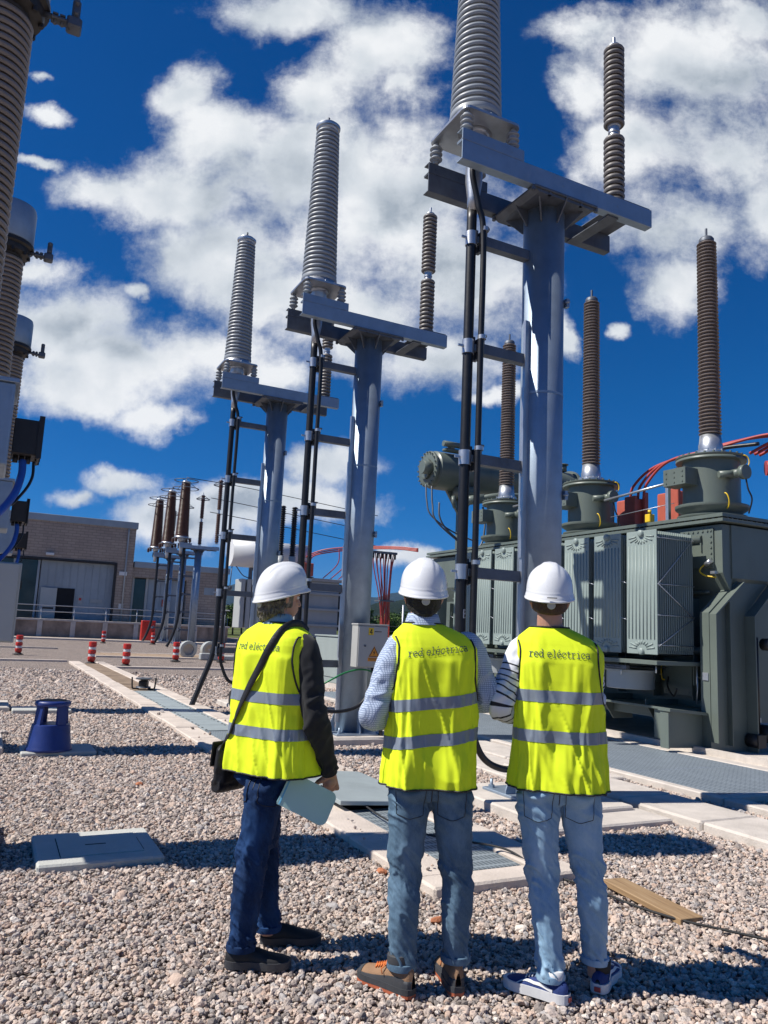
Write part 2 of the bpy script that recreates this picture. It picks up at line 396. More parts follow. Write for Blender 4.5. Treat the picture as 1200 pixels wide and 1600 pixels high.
def grating_mat(name, base, hole, sx, sy):
    """steel grating: bars and openings drawn in colour on a flat plate, dark cells standing for shade"""
    m = bpy.data.materials.new(name); m.use_nodes = True; nt = m.node_tree; b = NB(nt)
    bs = nt.nodes['Principled BSDF']; tc = b.n('ShaderNodeTexCoord').outputs['Object']
    s = b.n('ShaderNodeSeparateXYZ'); nt.links.new(tc, s.inputs[0])
    fx = b.m('FRACT', b.m('MULTIPLY', s.outputs[0], sx)); fy = b.m('FRACT', b.m('MULTIPLY', s.outputs[1], sy))
    cell = b.m('MULTIPLY', b.m('GREATER_THAN', fx, 0.24), b.m('GREATER_THAN', fy, 0.24))  # cells get the dark colour that paints the shade between bars
    n = b.noise(tc, 3, 6, 0.6)
    bc = b.ramp(n, [(0.3, tuple(x*0.75 for x in base)), (0.7, base)])
    nt.links.new(b.mix(cell, bc, hole), bs.inputs['Base Color'])
    b.put(bs.inputs['Metallic'], b.m('MULTIPLY', b.m('SUBTRACT', 1.0, cell), 0.5)); bs.inputs['Roughness'].default_value = 0.5
    bp = b.n('ShaderNodeBump'); bp.inputs['Strength'].default_value = 0.7; bp.inputs['Distance'].default_value = 0.01
    b.put(bp.inputs['Height'], b.m('SUBTRACT', 1.0, cell)); nt.links.new(bp.outputs[0], bs.inputs['Normal']); return m
M['grating'] = grating_mat('steel_bar_grating', (0.48, 0.54, 0.56), (0.13, 0.155, 0.17), 30, 9)
M['grating_blue'] = grating_mat('steel_mesh_walkway', (0.52, 0.58, 0.63), (0.12, 0.15, 0.18), 13, 17)
M['checker'] = mat('pale_steel_cover', (0.37, 0.42, 0.42), 0.5, 0.25, 0.09, 2, 0.25, 120, dirt=0.2)
M['rustplank'] = mat('rusty_brown_cover', (0.34, 0.245, 0.165), 0.8, 0, 0.3, 2.5, 0.1, 40, dirt=0.3)

def block_mat():
    m = bpy.data.materials.new('ribbed_concrete_block'); m.use_nodes = True; nt = m.node_tree; b = NB(nt)
    bs = nt.nodes['Principled BSDF']; tc = b.n('ShaderNodeTexCoord').outputs['Object']
    s = b.n('ShaderNodeSeparateXYZ'); nt.links.new(tc, s.inputs[0]); cx = b.n('ShaderNodeCombineXYZ')
    nt.links.new(b.m('ADD', s.outputs[0], s.outputs[1]), cx.inputs[0]); nt.links.new(s.outputs[2], cx.inputs[1])
    br = b.n('ShaderNodeTexBrick'); b.put(br.inputs['Vector'], cx.outputs[0]); br.inputs['Scale'].default_value = 1.0
    br.inputs['Brick Width'].default_value = 0.6; br.inputs['Row Height'].default_value = 0.22; br.inputs['Mortar Size'].default_value = 0.022
    br.inputs['Color1'].default_value = (0.40, 0.33, 0.275, 1); br.inputs['Color2'].default_value = (0.345, 0.285, 0.24, 1); br.inputs['Mortar'].default_value = (0.26, 0.215, 0.18, 1)
    n = b.noise(tc, 0.5, 6, 0.6)
    c = b.mix(1.0, br.outputs['Color'], b.ramp(n, [(0.3, (0.82, 0.82, 0.84)), (0.7, (1.12, 1.1, 1.06))]), 'MULTIPLY')
    nt.links.new(c, bs.inputs['Base Color']); bs.inputs['Roughness'].default_value = 0.9
    bp = b.n('ShaderNodeBump'); bp.inputs['Strength'].default_value = 0.6; bp.inputs['Distance'].default_value = 0.03
    b.put(bp.inputs['Height'], b.m('SUBTRACT', 1.0, br.outputs['Fac'])); nt.links.new(bp.outputs[0], bs.inputs['Normal']); return m
M['block'] = block_mat()

# ------------------------------------------------------------------ lettering: single-line strokes given a flat ribbon width
def arc(cx, cy, rx, ry, a0, a1, n=12): return [(cx+rx*math.cos(R(a0+(a1-a0)*i/n)), cy+ry*math.sin(R(a0+(a1-a0)*i/n))) for i in range(n+1)]
def serif(x, y, w=0.16): return [(x-w, y), (x+w, y)]
XH = 0.62
GL = {  # x-height 0.62, advance 0.62 (typewriter slab)
 'r': ([[(0.20, 0), (0.20, XH)], [(0.06, XH), (0.20, XH)], serif(0.22, 0, 0.17), [(0.20, 0.36)]+arc(0.42, 0.36, 0.22, 0.25, 170, 65, 8)], 0.60),
 'e': ([[(0.07, 0.33), (0.53, 0.33)]+arc(0.30, 0.31, 0.235, 0.31, 5, 320, 20)], 0.62),
 'd': ([arc(0.27, 0.31, 0.20, 0.31, 0, 360, 20), [(0.48, 0), (0.48, 0.94), (0.36, 0.94)], [(0.48, 0), (0.60, 0)]], 0.66),
 'l': ([[(0.14, 0.94), (0.30, 0.94), (0.30, 0)], serif(0.30, 0, 0.19)], 0.58),
 'c': ([arc(0.31, 0.31, 0.24, 0.31, 42, 325, 18), [(0.50, 0.44), (0.50, 0.60)]], 0.60),
 't': ([[(0.24, 0.84), (0.24, 0.16)]+arc(0.38, 0.16, 0.14, 0.16, 180, 320, 8), [(0.08, XH), (0.48, XH)]], 0.58),
 'i': ([[(0.14, XH), (0.30, XH), (0.30, 0)], serif(0.30, 0, 0.19), [(0.29, 0.83), (0.32, 0.86)]], 0.58),
 'a': ([arc(0.28, 0.44, 0.19, 0.18, 150, 20, 8)+[(0.46, 0.40), (0.46, 0.08), (0.58, 0.0)], arc(0.27, 0.18, 0.19, 0.18, 30, 330, 16)], 0.64),
 ' ': ([], 0.36),
 '4': ([[(0.42, 0), (0.42, 0.94), (0.06, 0.28), (0.56, 0.28)]], 0.6),
 'B': ([[(0.10, 0), (0.10, 0.94), (0.32, 0.94)]+arc(0.32, 0.71, 0.20, 0.23, 90, -90, 8)+[(0.10, 0.48)], [(0.32, 0.48)]+arc(0.32, 0.24, 0.23, 0.24, 90, -90, 8)+[(0.10, 0)]], 0.62),
 '!': ([[(0.25, 0.94), (0.25, 0.30)], [(0.25, 0.06), (0.25, 0.0)]], 0.5),
}
GL['é'] = (GL['e'][0]+[[(0.27, 0.78), (0.40, 0.97)]], 0.62)
def text_quads(txt, h, wt=0.055):
    """list of short quads (2-D corner lists) for the text, baseline at 0, height factor h"""
    out = []; x = 0
    for ch in txt:
        st, adv = GL[ch]
        for pl in st:
            for (a, b_) in zip(pl[:-1], pl[1:]):
                dx, dy_ = b_[0]-a[0], b_[1]-a[1]; l = math.hypot(dx, dy_) or 1e-6
                ex, ey = dx/l*wt*0.45, dy_/l*wt*0.45; nx, ny = -dy_/l*wt, dx/l*wt
                k = max(1, int(l/0.12))
                for j in range(k):
                    p = (a[0]+dx*j/k, a[1]+dy_*j/k); q = (a[0]+dx*(j+1)/k, a[1]+dy_*(j+1)/k)
                    out.append([((x+p[0]-ex-nx)*h, (p[1]-ey-ny)*h), ((x+q[0]+ex-nx)*h, (q[1]+ey-ny)*h), ((x+q[0]+ex+nx)*h, (q[1]+ey+ny)*h), ((x+p[0]-ex+nx)*h, (p[1]-ey+ny)*h)])
        x += adv
    return out, x*h
ORD = ['first', 'second', 'third', 'fourth', 'fifth', 'sixth', 'seventh', 'eighth', 'ninth', 'tenth', 'eleventh', 'twelfth', 'thirteenth', 'fourteenth', 'fifteenth', 'sixteenth', 'seventeenth', 'eighteenth', 'nineteenth', 'twentieth', 'twenty-first', 'twenty-second', 'twenty-third', 'twenty-fourth', 'twenty-fifth', 'twenty-sixth']

# ================================================================== GROUND
def struct(name, mb, m, loc=(0, 0, 0), rz=SA, kind='structure'):
    o = mb.build(name, m); o.location = loc; o.rotation_euler = (0, 0, rz); o['kind'] = kind; return o
g = MB(); g.add([(-3500, -400, 0), (3500, -400, 0), (3500, 6500, 0), (-3500, 6500, 0)], [(0, 1, 2, 3)])
struct('ground', g, M['gravel'], (0, 0, -0.012), 0)

NOSTONE = []      # rectangles (s0, s1, t0, t1) kept clear of loose stones
def slab(mb, s0, s1, t0, t1, z0, z1, bev=0.012, free=True):
    mb.box(s0, s1, t0, t1, z0, z1, bev)
    if free: NOSTONE.append((s0+0.01, s1-0.01, t0+0.01, t1-0.01))
# trench rims: rows of precast kerb pieces
k = MB(); z = -0.2; t = 4.35
random.seed(3)
while t < 28:
    ln = 1.0; j = random.uniform(-0.006, 0.006)
    slab(k, 2.50+j, 2.84+j, t+0.004, t+ln-0.004, z, 0.062+j, 0.012)
    slab(k, 3.36+j, 3.64+j, t+0.004, t+ln-0.004, z, 0.060-j, 0.012); t += ln
slab(k, 2.50, 3.64, 4.12, 4.345, z, 0.066, 0.014)
struct('trench_kerb', k, M['concrete_pink'])
k = MB(); k.box(2.845, 3.355, 4.35, 27.5, -0.3, 0.012); NOSTONE.append((2.6, 3.6, 4.2, 28))
struct('trench_bed', k, M['void'])  # black block just under the covers paints the trench's shade
# paving between the trench and the transformer walkway
k = MB(); t = 1.0
while t < 7.0:
    slab(k, 5.50, 6.19, t+0.005, t+0.945, -0.1, 0.085+random.uniform(-.004, .004), 0.018); t += 0.95
t = 7.2
for (a, b, c, d, h) in [(5.95, 6.55, 6.75, 8.2, 0.05), (5.95, 6.55, 8.21, 9.6, 0.052), (5.95, 6.55, 9.61, 11.2, 0.05), (5.95, 6.55, 11.21, 13, 0.052), (4.15, 5.45, 5.05, 5.48, 0.055), (5.2, 5.9, 7.05, 8.6, 0.045)]:
    slab(k, a, b, c, d, -0.1, h, 0.015)
struct('paving_slabs', k, M['concrete'])
# walkway grating beside the transformer, with pale rims
k = MB(); slab(k, 6.60, 6.72, 5.5, 16, -0.1, 0.075); slab(k, 8.62, 8.80, 5.5, 16, -0.1, 0.075); slab(k, 6.73, 8.61, 5.50, 5.62, -0.1, 0.074)
slab(k, 6.60, 6.8, 2.0, 5.49, -0.1, 0.07)
struct('walkway_rim', k, M['concrete'])
k = MB(); slab(k, 8.82, 14.5, 6.0, 20, -0.1, 0.05); k.box(9.05, 9.15, 5.0, 20, 0.05, 0.13); k.box(8.82, 14.5, 5.85, 5.99, -0.1, 0.07)
struct('transformer_pad', k, M['concrete'])
tt = 5.63; n = 0
while tt < 15.9:
    k = MB(); k.box(6.73, 8.605, 0, 1.27, 0, 0.018, 0.003)
    o = k.build('walkway_grating', M['grating_blue']); o.location = L(0, tt, 0.052); o.rotation_euler = (0, 0, SA)
    lab = 'blue grey mesh grating of the walkway, %s panel from its near corner' % ORD[n]
    tag(o, lab, 'grating', 'mesh gratings of the walkway'); tt += 1.28; n += 1
NOSTONE.append((6.6, 14, 5.5, 16))

# trench covers
def cover(name, t0, t1, m, label, group, z=0.045, s0=2.852, s1=3.348, th=0.012, holes=False):
    c = MB(); c.box(s0-0.0, s1, t0+0.006, t1-0.006, -th, 0, 0.003)
    if holes:
        for hs in (s0+0.04, s1-0.06):
            for hk in (0.12, 0.5, 0.88):
                c.cur = 1; c.box(hs-0.012, hs+0.012, t0+(t1-t0)*hk-0.03, t0+(t1-t0)*hk+0.03, 0.0005, 0.003)
        c.cur = 0
    o = c.build(name, [m, M['void']]); o.location = L(0, 0, z); o.rotation_euler = (0, 0, SA); return tag(o, label, 'trench cover', group)
cover('trench_grating', 4.40, 5.25, M['grating'], 'fine steel grating set in the near end of the cable trench', None, s0=2.86, s1=3.34)
for i, t in enumerate((5.28, 7.55, 8.42, 9.29, 10.16)):
    cover('trench_grating', t, t+0.86, M['grating'], ['steel grating beside the tilted loose cover plate', 'steel grating just beyond the tilted loose cover plate', 'steel grating in the trench second beyond the tilted plate',
          'steel grating in the trench level with the foot of the middle post', 'farthest steel grating, next to the smooth covers'][i], 'steel gratings over the cable trench')
o = cover('loose_cover_plate', 6.05, 7.50, M['checker'], 'pale steel cover plate lying tilted on the kerb over an open slot', None, z=0, s0=-0.42, s1=0.42, th=0.035)
o.location = L(3.16, 0.0, 0.118); o.rotation_euler = (0, R(3.5), SA)
t = 11.05; i = 0
while t < 17.3:
    cover('trench_cover', t, t+0.62, M['checker'], 'smooth pale steel trench cover, %s beyond the gratings' % ORD[i], 'smooth steel covers over the trench', z=0.05, holes=True); t += 0.625; i += 1
t = 17.4; i = 0
while t < 27:
    cover('trench_board', t, t+0.28, M['rustplank'], 'rusty brown trench board, %s beyond the small black device' % ORD[i], 'brown boards over the far trench', z=0.045, s0=2.6, s1=3.5, th=0.02); t += 0.40; i += 1
for k_, t in enumerate((40.6, 43.0)):
    pass
# far cross trench with brown boards and pale kerbs
k = MB(); k.box(3.9, 13.0, 33.0, 33.3, -0.1, 0.05); k.box(-14, 2.5, 29.0, 29.25, -0.1, 0.05); k.box(3.6, 8.0, 25.9, 26.2, -0.1, 0.05); k.box(4.1, 12.5, 36.3, 36.6, -0.1, 0.05)
k.box(-30, 28, 55.5, 56.8, -0.1, 0.09); k.box(-20, 3.0, 40.2, 40.4, -0.1, 0.05)
struct('far_kerb', k, M['concrete_pink'])
for i in range(16):
    c = MB(); c.box(0, 0.44, 0, 2.6, 0, 0.03, 0.004); o = c.build('trench_board', M['rustplank']); o.location = L(3.9+i*0.5, 33.4, 0.02); o.rotation_euler = (0, 0, SA)
    tag(o, 'brown board of the far cross trench, %s from its left end' % ORD[i], 'trench cover', 'boards over the far cross trench')

# ================================================================== TERMINATION BAYS
def shed_profile(r_core, r_shed0, z0, z1, pitch, r_core1=None, r_shed1=None, fat=0.35):
    n = max(2, int(round((z1-z0)/pitch))); p = (z1-z0)/n; out = []
    r_core1 = r_core if r_core1 is None else r_core1; r_shed1 = r_shed0 if r_shed1 is None else r_shed1
    for i in range(n):
        f = i/max(1, n-1); rc = r_core*(1-f)+r_core1*f; rs = r_shed0*(1-f)+r_shed1*f; z = z0+i*p
        out += [(rc, z), (rc, z+p*0.22), (rs-0.012, z+p*(0.5-fat*0.45)), (rs, z+p*(0.5-fat*0.2)), (rs, z+p*0.5), (rs-0.010, z+p*(0.5+fat*0.30)), (rc+(rs-rc)*0.45, z+p*(0.70)), (rc, z+p*0.92)]
    out.append((r_core1, z1)); return out

def make_support():
    """steel post with twin cross beams; origin at the post foot"""
    root = thing('steel_support', 'x', 'steel post', (0, 0, 0))
    c = MB(); c.lathe([(0.212, 0.12), (0.212, 5.93)], 48)
    for z in (1.0, 2.9, 4.9):   # welded studs
        c.box(0.165, 0.20, -0.18, -0.13, z, z+0.09); c.cyl((0.145, -0.165, z+0.045), (0.175, -0.215, z+0.045), 0.012)
    c.lathe([(0.2145, 3.94), (0.2145, 3.965)], 48, cap=False)
    c.build('post', M['galv'], root)
    f = MB(); T = Matrix.Rotation(R(6), 4, 'Z')
    z = 0.25
    for (a, b, w) in ((0.25, 1.15, 0.05), (1.15, 2.05, 0.085), (2.05, 2.3, 0.045), (2.3, 2.75, 0.085), (2.75, 3.1, 0.055), (3.1, 4.0, 0.08), (4.0, 4.7, 0.05)):
        f.box(-0.246-w*0.35, -0.205, -0.035, 0.0, a, b, 0.0, T)
    f.build('ladder_rail', M['alu'], root)
    b = MB(); b.box(-0.36, 0.36, -0.36, 0.36, 0.095, 0.12, 0.004)
    for q in range(4):
        T = Matrix.Rotation(q*PI/2, 4, 'Z'); b.prism([(0.24, 0.12), (0.35, 0.12), (0.35, 0.15), (0.24, 0.42)], 'y', -0.008, 0.008, T)
        T = Matrix.Rotation(q*PI/2+PI/4, 4, 'Z'); b.cyl((0.42, 0, 0.095), (0.42, 0, 0.20), 0.014, None, 10, T); b.cyl((0.42, 0, 0.12), (0.42, 0, 0.145), 0.03, None, 6, T, False)
    b.build('base_plate', M['galv'], root)
    # head with gussets
    h = MB(); h.prism([(-0.33, 5.93), (-0.40, 5.960), (0.40, 5.960), (0.33, 5.93)], 'y', -0.35, 0.35)
    h.box(-0.40, 0.40, -0.37, 0.37, 5.962, 5.986, 0.003)
    for q in range(8):
        T = Matrix.Rotation(q*PI/4+PI/8*0, 4, 'Z'); rr = 0.37 if q % 2 == 0 else 0.42
        h.prism([(0.208, 5.76), (0.228, 5.76), (rr, 5.945), (rr, 5.96), (0.208, 5.96)], 'y', -0.007, 0.007, T)
    for sx in (-0.4, -0.2, 0.2, 0.4):
        for sy in (-0.34, 0.34): h.cyl((sx, sy, 5.93), (sx, sy, 5.97), 0.022, None, 6, None, False)
    h.build('head_plate', M['galvd'], root)
    def channel(name, y, sgn, x0, x1, z0, z1, m):
        w = 0.09; t_ = 0.010; c = MB()
        ya, yb = (y, y+t_) if sgn > 0 else (y-t_, y)
        c.box(x0, x1, ya, yb, z0, z1, 0.002)                               # web
        yw0, yw1 = (yb, yb+w) if sgn > 0 else (ya-w, ya)
        c.box(x0, x1, yw0, yw1, z0, z0+t_, 0.002); c.box(x0, x1, yw0, yw1, z1-t_, z1, 0.002)
        for q in (0.12, 0.5, 0.8): c.cyl((x0+(x1-x0)*q, ya-0.004, (z0+z1)/2), (x0+(x1-x0)*q, yb+0.004, (z0+z1)/2), 0.012, None, 6, None, False)
        return c.build(name, m, root)
    channel('cross_beam', -0.34, 1, -1.24, 1.19, 5.99, 6.19, M['galv'])
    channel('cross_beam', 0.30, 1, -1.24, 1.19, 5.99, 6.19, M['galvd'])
    channel('seat_channel', -0.34, 1, -1.24, -0.52, 6.194, 6.31, M['galv'])
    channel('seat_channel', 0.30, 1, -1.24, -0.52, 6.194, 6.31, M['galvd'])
    p = MB(); p.box(0.78, 1.17, -0.33, 0.40, 6.194, 6.206, 0.002); p.box(0.60, 0.75, -0.30, 0.36, 5.972, 5.986, 0.002)
    for q in (0.85, 1.1): p.cyl((q, -0.1, 6.15), (q, -0.1, 6.19), 0.015, None, 8)
    p.build('arrester_plate', M['galvd'], root)
    for z in (5.42, 4.30, 3.20, 2.12, 1.05):
        a = MB(); ti = 0.012
        a.box(-0.76, -0.215, -0.045, 0.045, z-0.05, z-0.05+ti); a.box(-0.76, -0.215, -0.045, -0.045+ti, z-0.038, z+0.05); a.box(-0.76, -0.215, 0.045-ti, 0.045, z-0.038, z+0.05)
        a.box(-0.80, -0.762, -0.07, 0.07, z-0.11, z+0.10, 0.003); a.box(-0.84, -0.80, 0.02, 0.05, z-0.12, z+0.13, 0.002)
        a.cyl((-0.79, -0.10, z+0.085), (-0.79, 0.0, z+0.085), 0.010, None, 8); a.cyl((-0.74, -0.03, z+0.05), (-0.74, -0.03, z+0.13), 0.013, None, 8); a.cyl((-0.74, -0.03, z+0.125), (-0.74, -0.03, z+0.14), 0.035, None, 10)
        ar = a.build('bracket_arm', M['galvd'], root)
        cl = MB(); cl.lathe([(0.0515, -0.07), (0.060, -0.07), (0.060, 0.07), (0.0515, 0.07)], 20, Matrix.Translation((-0.895, 0, z)))
        cl.box(-1.01, -0.952, -0.012, 0.004, z-0.01, z+0.012); cl.box(-0.835, -0.80, -0.03, 0.03, z-0.035, z+0.035, 0.003)
        cl.lathe([(0.031, -0.02), (0.042, -0.02), (0.042, 0.02), (0.031, 0.02)], 14, Matrix.Translation((-0.795, -0.085, z+0.09)))
        cl.build('cable_clamp', M['alu'], ar)
    return root

def make_sealing_end(pm, rings=False, top=9.30):
    """tapered cable sealing end standing on four post insulators; origin at the seat height centre"""
    root = thing('sealing_end', 'x', 'insulator', (0, 0, 0))
    z0 = 0.0
    for sx in (-0.27, 0.27):
        for sy in (-0.27, 0.31):
            p = MB(); p.lathe([(0.028, 0), (0.028, 0.03)]+shed_profile(0.045, 0.066, 0.03, 0.20, 0.055, fat=0.6)+[(0.028, 0.20), (0.028, 0.235)], 20, Matrix.Translation((sx, sy, 0)))
            p.build('post_insulator', pm, root)
    f = MB()
    pts = []
    for (cx, cy, a0) in ((0.26, 0.30, 0), (-0.26, 0.30, 90), (-0.26, -0.27, 180), (0.26, -0.27, 270)):
        for q in range(6): a = R(a0+90*q/5); pts.append((cx+0.07*math.cos(a), cy+0.07*math.sin(a)))
    f.prism(pts, 'z', 0.236, 0.262)
    f.lathe([(0.29, 0.262), (0.30, 0.275), (0.285, 0.292), (0.27, 0.30), (0.262, 0.36)], 36)
    f.lathe([(0.10, 0.05), (0.13, 0.10), (0.13, 0.20), (0.17, 0.236)], 28)
    f.lathe([(0.058, -0.60), (0.062, -0.45), (0.085, -0.28), (0.088, 0.0), (0.10, 0.05)], 20)
    for q in range(12): a = 2*PI*q/12; f.cyl((0.285*math.cos(a)*0.98, 0.285*math.sin(a)*0.98, 0.27), (0.285*math.cos(a)*0.98, 0.285*math.sin(a)*0.98, 0.31), 0.013, None, 6, None, False)
    f.build('base_flange', M['alu'], root)
    h = top-6.31
    s = MB(); s.lathe([(0.262, 0.355), (0.268, 0.40), (0.262, 0.435)]+shed_profile(0.232, 0.262, 0.44, h-0.14, 0.071, 0.150, 0.182, 0.8), 40)
    s.build('shed_stack', pm, root)
    c = MB(); c.lathe([(0.150, h-0.14), (0.155, h-0.10), (0.185, h-0.095), (0.190, h-0.075), (0.190, h-0.055), (0.160, h-0.045), (0.15, h-0.02), (0.10, h), (0.03, h+0.005)], 32)
    c.build('top_cap', M['alu'], root)
    c = MB(); c.cyl((0, 0, h), (0, 0, h+0.11), 0.020); c.build('terminal_rod', M['galvd'], root)
    if rings:
        c = MB(); c.ring((0, 0, h+0.02), 0.46, 0.022, 36); c.ring((0, 0, h-0.42), 0.50, 0.022, 36)
        for q in range(3):
            a = 2*PI*q/3; c.tube([(0.46*math.cos(a), 0.46*math.sin(a), h+0.02), (0.15*math.cos(a), 0.15*math.sin(a), h-0.08), (0.50*math.cos(a), 0.50*math.sin(a), h-0.42)], 0.013, 6)
        c.build('corona_ring', M['galvd'], root)
    return root

def make_arrester(pm, ring=False):
    root = thing('surge_arrester', 'x', 'surge arrester', (0, 0, 0))
    a = MB(); a.lathe([(0.10, 0), (0.10, 0.02), (0.07, 0.025), (0.07, 0.05)], 24); a.build('foot', M['alu'], root)
    for (z0, z1) in ((0.05, 1.02), (1.16, 2.16)):
        a = MB(); a.lathe(shed_profile(0.082, 0.118, z0, z1, 0.068, fat=0.9), 28); a.build('shed_stack', pm, root)
    a = MB(); a.lathe([(0.075, 1.02), (0.058, 1.03), (0.055, 1.07), (0.066, 1.075), (0.066, 1.10), (0.055, 1.105), (0.058, 1.15), (0.075, 1.16)], 24); a.build('joint', M['alu'], root)
    a = MB(); a.lathe([(0.082, 2.16), (0.07, 2.19), (0.035, 2.205), (0.02, 2.21), (0.018, 2.30), (0.001, 2.302)], 20); a.build('terminal_cap', M['alu'], root)
    if ring:
        a = MB(); a.ring((0, 0, 2.0), 0.40, 0.02, 36); a.tube([(0.40, 0, 2.0), (0, 0, 2.2), (-0.40, 0, 2.0)], 0.012, 6); a.build('corona_ring', M['galvd'], root)
    return root
def place(root, s, t, z=0, label=None, group=None):
    root.location = L(s, t, z)
    if label: root['label'] = label
    if group: root['group'] = group
    return root
BAYS = [('right', 4.73, 6.03), ('middle', 4.74, 10.28), ('left', 4.68, 14.4)]
desc = {'right': 'largest, behind the right-hand man', 'middle': 'carrying the grey junction box', 'left': 'smallest near one, behind the left-hand man'}
sup0 = make_support(); se0 = make_sealing_end(M['porc_grey']); ar0 = make_arrester(M['porc_taupe'])
for i, (nm, s, t) in enumerate(BAYS):
    a, b, c = (sup0, se0, ar0) if i == 0 else (copy_tree(sup0), copy_tree(se0), copy_tree(ar0))
    place(a, s, t, 0, 'round steel post with twin beams, '+desc[nm], 'steel posts of the cable terminations')
    place(b, s-0.885, t, 6.31, {'right': 'big grey ribbed sealing end cut off by the top of the photo', 'middle': 'tapered grey ribbed sealing end on the middle post, against the white cloud', 'left': 'tapered grey ribbed sealing end on the leftmost near post'}[nm], 'grey sealing ends on the posts')
    place(c, s+1.02, t+0.05, 6.206, {'right': 'taupe two-part surge arrester at the top right of the photo', 'middle': 'taupe two-part surge arrester on the middle post beam', 'left': 'taupe two-part surge arrester on the leftmost near post, behind the middle cables'}[nm], 'taupe surge arresters on the beam ends')
    pd = MB(); pd.box(-0.62, 0.62, -0.62, 0.62, -0.2, 0.095, 0.015)
    o = struct('post_footing', pd, M['concrete'], L(s, t, 0)); NOSTONE.append((s-0.62, s+0.62, t-0.62, t+0.62))
# power cables (thick) and thin companions
def cable(name, pts, r, m, label, cat='cable', group=None, n=10, seg=12):
    c = MB(); c.tube(bez(pts, n), r, seg); o = c.build(name, m); return tag(o, label, cat, group)
for i, (nm, s, t) in enumerate(BAYS):
    x = s-0.895
    if nm == 'left': path = [L(x, t, 5.75), L(x, t, 4), L(x, t, 2.2), L(x, t, 1.35), L(x-0.05, t-0.02, 0.95), L(x-0.22, t-0.05, 0.45), L(x-0.38, t-0.08, 0.02)]
    else: path = [L(x, t, 5.75), L(x, t, 4), L(x, t, 2.2), L(x, t, 1.3), L(x-0.06, t, 0.8), L(x-0.22, t, 0.35), L(x-0.36, t, 0.0)]
    cable('power_cable', path, 0.050, M['black'], {'right': 'thick black power cable clamped beside the nearest post, marked with a white B', 'middle': 'thick black power cable clamped beside the middle post', 'left': 'thick black power cable bending down to the pale trench covers on the left'}[nm], 'cable', 'thick power cables', 14, 16)
    y = t-0.085; x2 = x+0.088
    if nm == 'right': p2 = [L(x-0.04, y, 6.28), L(x-0.06, y, 6.05), L(x+0.02, y, 5.75), L(x2, y, 5.4), L(x2, y, 4), L(x2, y, 1.9), L(x2, y, 1.0), L(x2+0.02, y, 0.72), L(x2+0.14, y, 0.47), L(x2+0.36, y, 0.36), L(x2+0.62, y, 0.37)]
    elif nm == 'left': p2 = [L(x-0.04, y, 6.2), L(x-0.05, y, 6.0), L(x+0.02, y, 5.75), L(x2, y, 5.4), L(x2, y, 4), L(x2, y, 1.6), L(x2, y, 1.0), L(x2+0.05, y, 0.75), L(x2+0.22, y, 0.48), L(x2+0.6, y, 0.42), L(s-0.2, y, 0.5)]
    else: p2 = [L(x-0.04, y, 6.2), L(x-0.05, y, 6.0), L(x+0.02, y, 5.75), L(x2, y, 5.4), L(x2, y, 4), L(x2, y, 1.6), L(x2, y, 0.95), L(x2+0.03, y, 0.2)]
    cable('bonding_cable', p2, 0.030, M['black'], {'right': 'thinner black cable strapped beside the thick one, looping out between two men', 'middle': 'thinner black cable strapped beside the thick one at the middle post', 'left': 'thinner black cable looping below the clamps at the left post'}[nm], 'cable', 'thin bonding cables', 14, 12)
bq, bw = text_quads('B', 0.075, 0.075)
c = MB(); cyl_r = 0.0505
for k_, q in enumerate(bq):
    c.add([(-0.02+cyl_r*math.sin((px-0.02)/cyl_r+0.35), -cyl_r*math.cos((px-0.02)/cyl_r+0.35)-0.0008-0.0001*(k_ % 3), pz) for px, pz in q], [(0, 1, 2, 3)])
o = c.build('cable_letter', M['white']); o.location = L(4.73-0.895+0.02, 6.03, 1.70); o.rotation_euler = (0, 0, SA-SA*0.0)
cab = [o_ for o_ in bpy.data.objects if o_.name == 'power_cable'][0]
o.parent = cab; o.matrix_parent_inverse = cab.matrix_world.inverted()

# junction box on the middle post
jb = thing('junction_box', 'warm grey junction box on the middle post, labelled 4 with a warning triangle', 'electrical box', L(4.80, 9.90, 1.03))
c = MB(); c.box(-0.235, 0.235, -0.10, 0.10, 0, 0.58, 0.006); c.box(-0.245, 0.245, -0.115, 0.105, 0.582, 0.604, 0.004); c.build('housing', M['cabinet_beige'], jb)
c = MB(); c.box(-0.222, 0.222, -0.112, -0.1015, 0.012, 0.568, 0.004); d = c.build('door', M['cabinet_beige'], jb)
c = MB(); c.lathe([(0.016, 0), (0.016, 0.008), (0.006, 0.011)], 16, Matrix.Translation((-0.12, -0.112, 0.30)) @ Matrix.Rotation(PI/2, 4, 'X')); c.build('lock', M['galvd'], d)
c = MB(); c.box(-0.075, 0.005, -0.1145, -0.1125, 0.45, 0.55); lb = c.build('number_label', M['yellow'], jb)
c = MB()
for k_, q in enumerate(text_quads('4', 0.075, 0.075)[0]): c.add([(px-0.058, -0.1150-0.0002*(k_ % 3), pz+0.464) for px, pz in q], [(0, 1, 2, 3)])
c.box(0.02, 0.13, -0.1135, -0.1125, 0.495, 0.505)
c.build('numeral', M['ink'], lb)
c = MB(); c.prism([(-0.06, 0.15), (0.11, 0.15), (0.025, 0.30)], 'y', -0.1145, -0.1125); c.box(-0.07, 0.12, -0.1145, -0.1125, 0.09, 0.14); wl = c.build('warning_label', M['orange'], jb)
c = MB()
tri = [(-0.046, 0.157), (0.096, 0.157), (0.025, 0.284)]
for k_ in range(3):
    p, q = Vector(tri[k_]), Vector(tri[(k_+1) % 3]); dd = (q-p).normalized(); nn = Vector((-dd.y, dd.x))*0.004
    c.add([(v.x, -0.1150-0.0002*k_, v.y) for v in (p-nn, q-nn, q+nn, p+nn)], [(0, 1, 2, 3)])
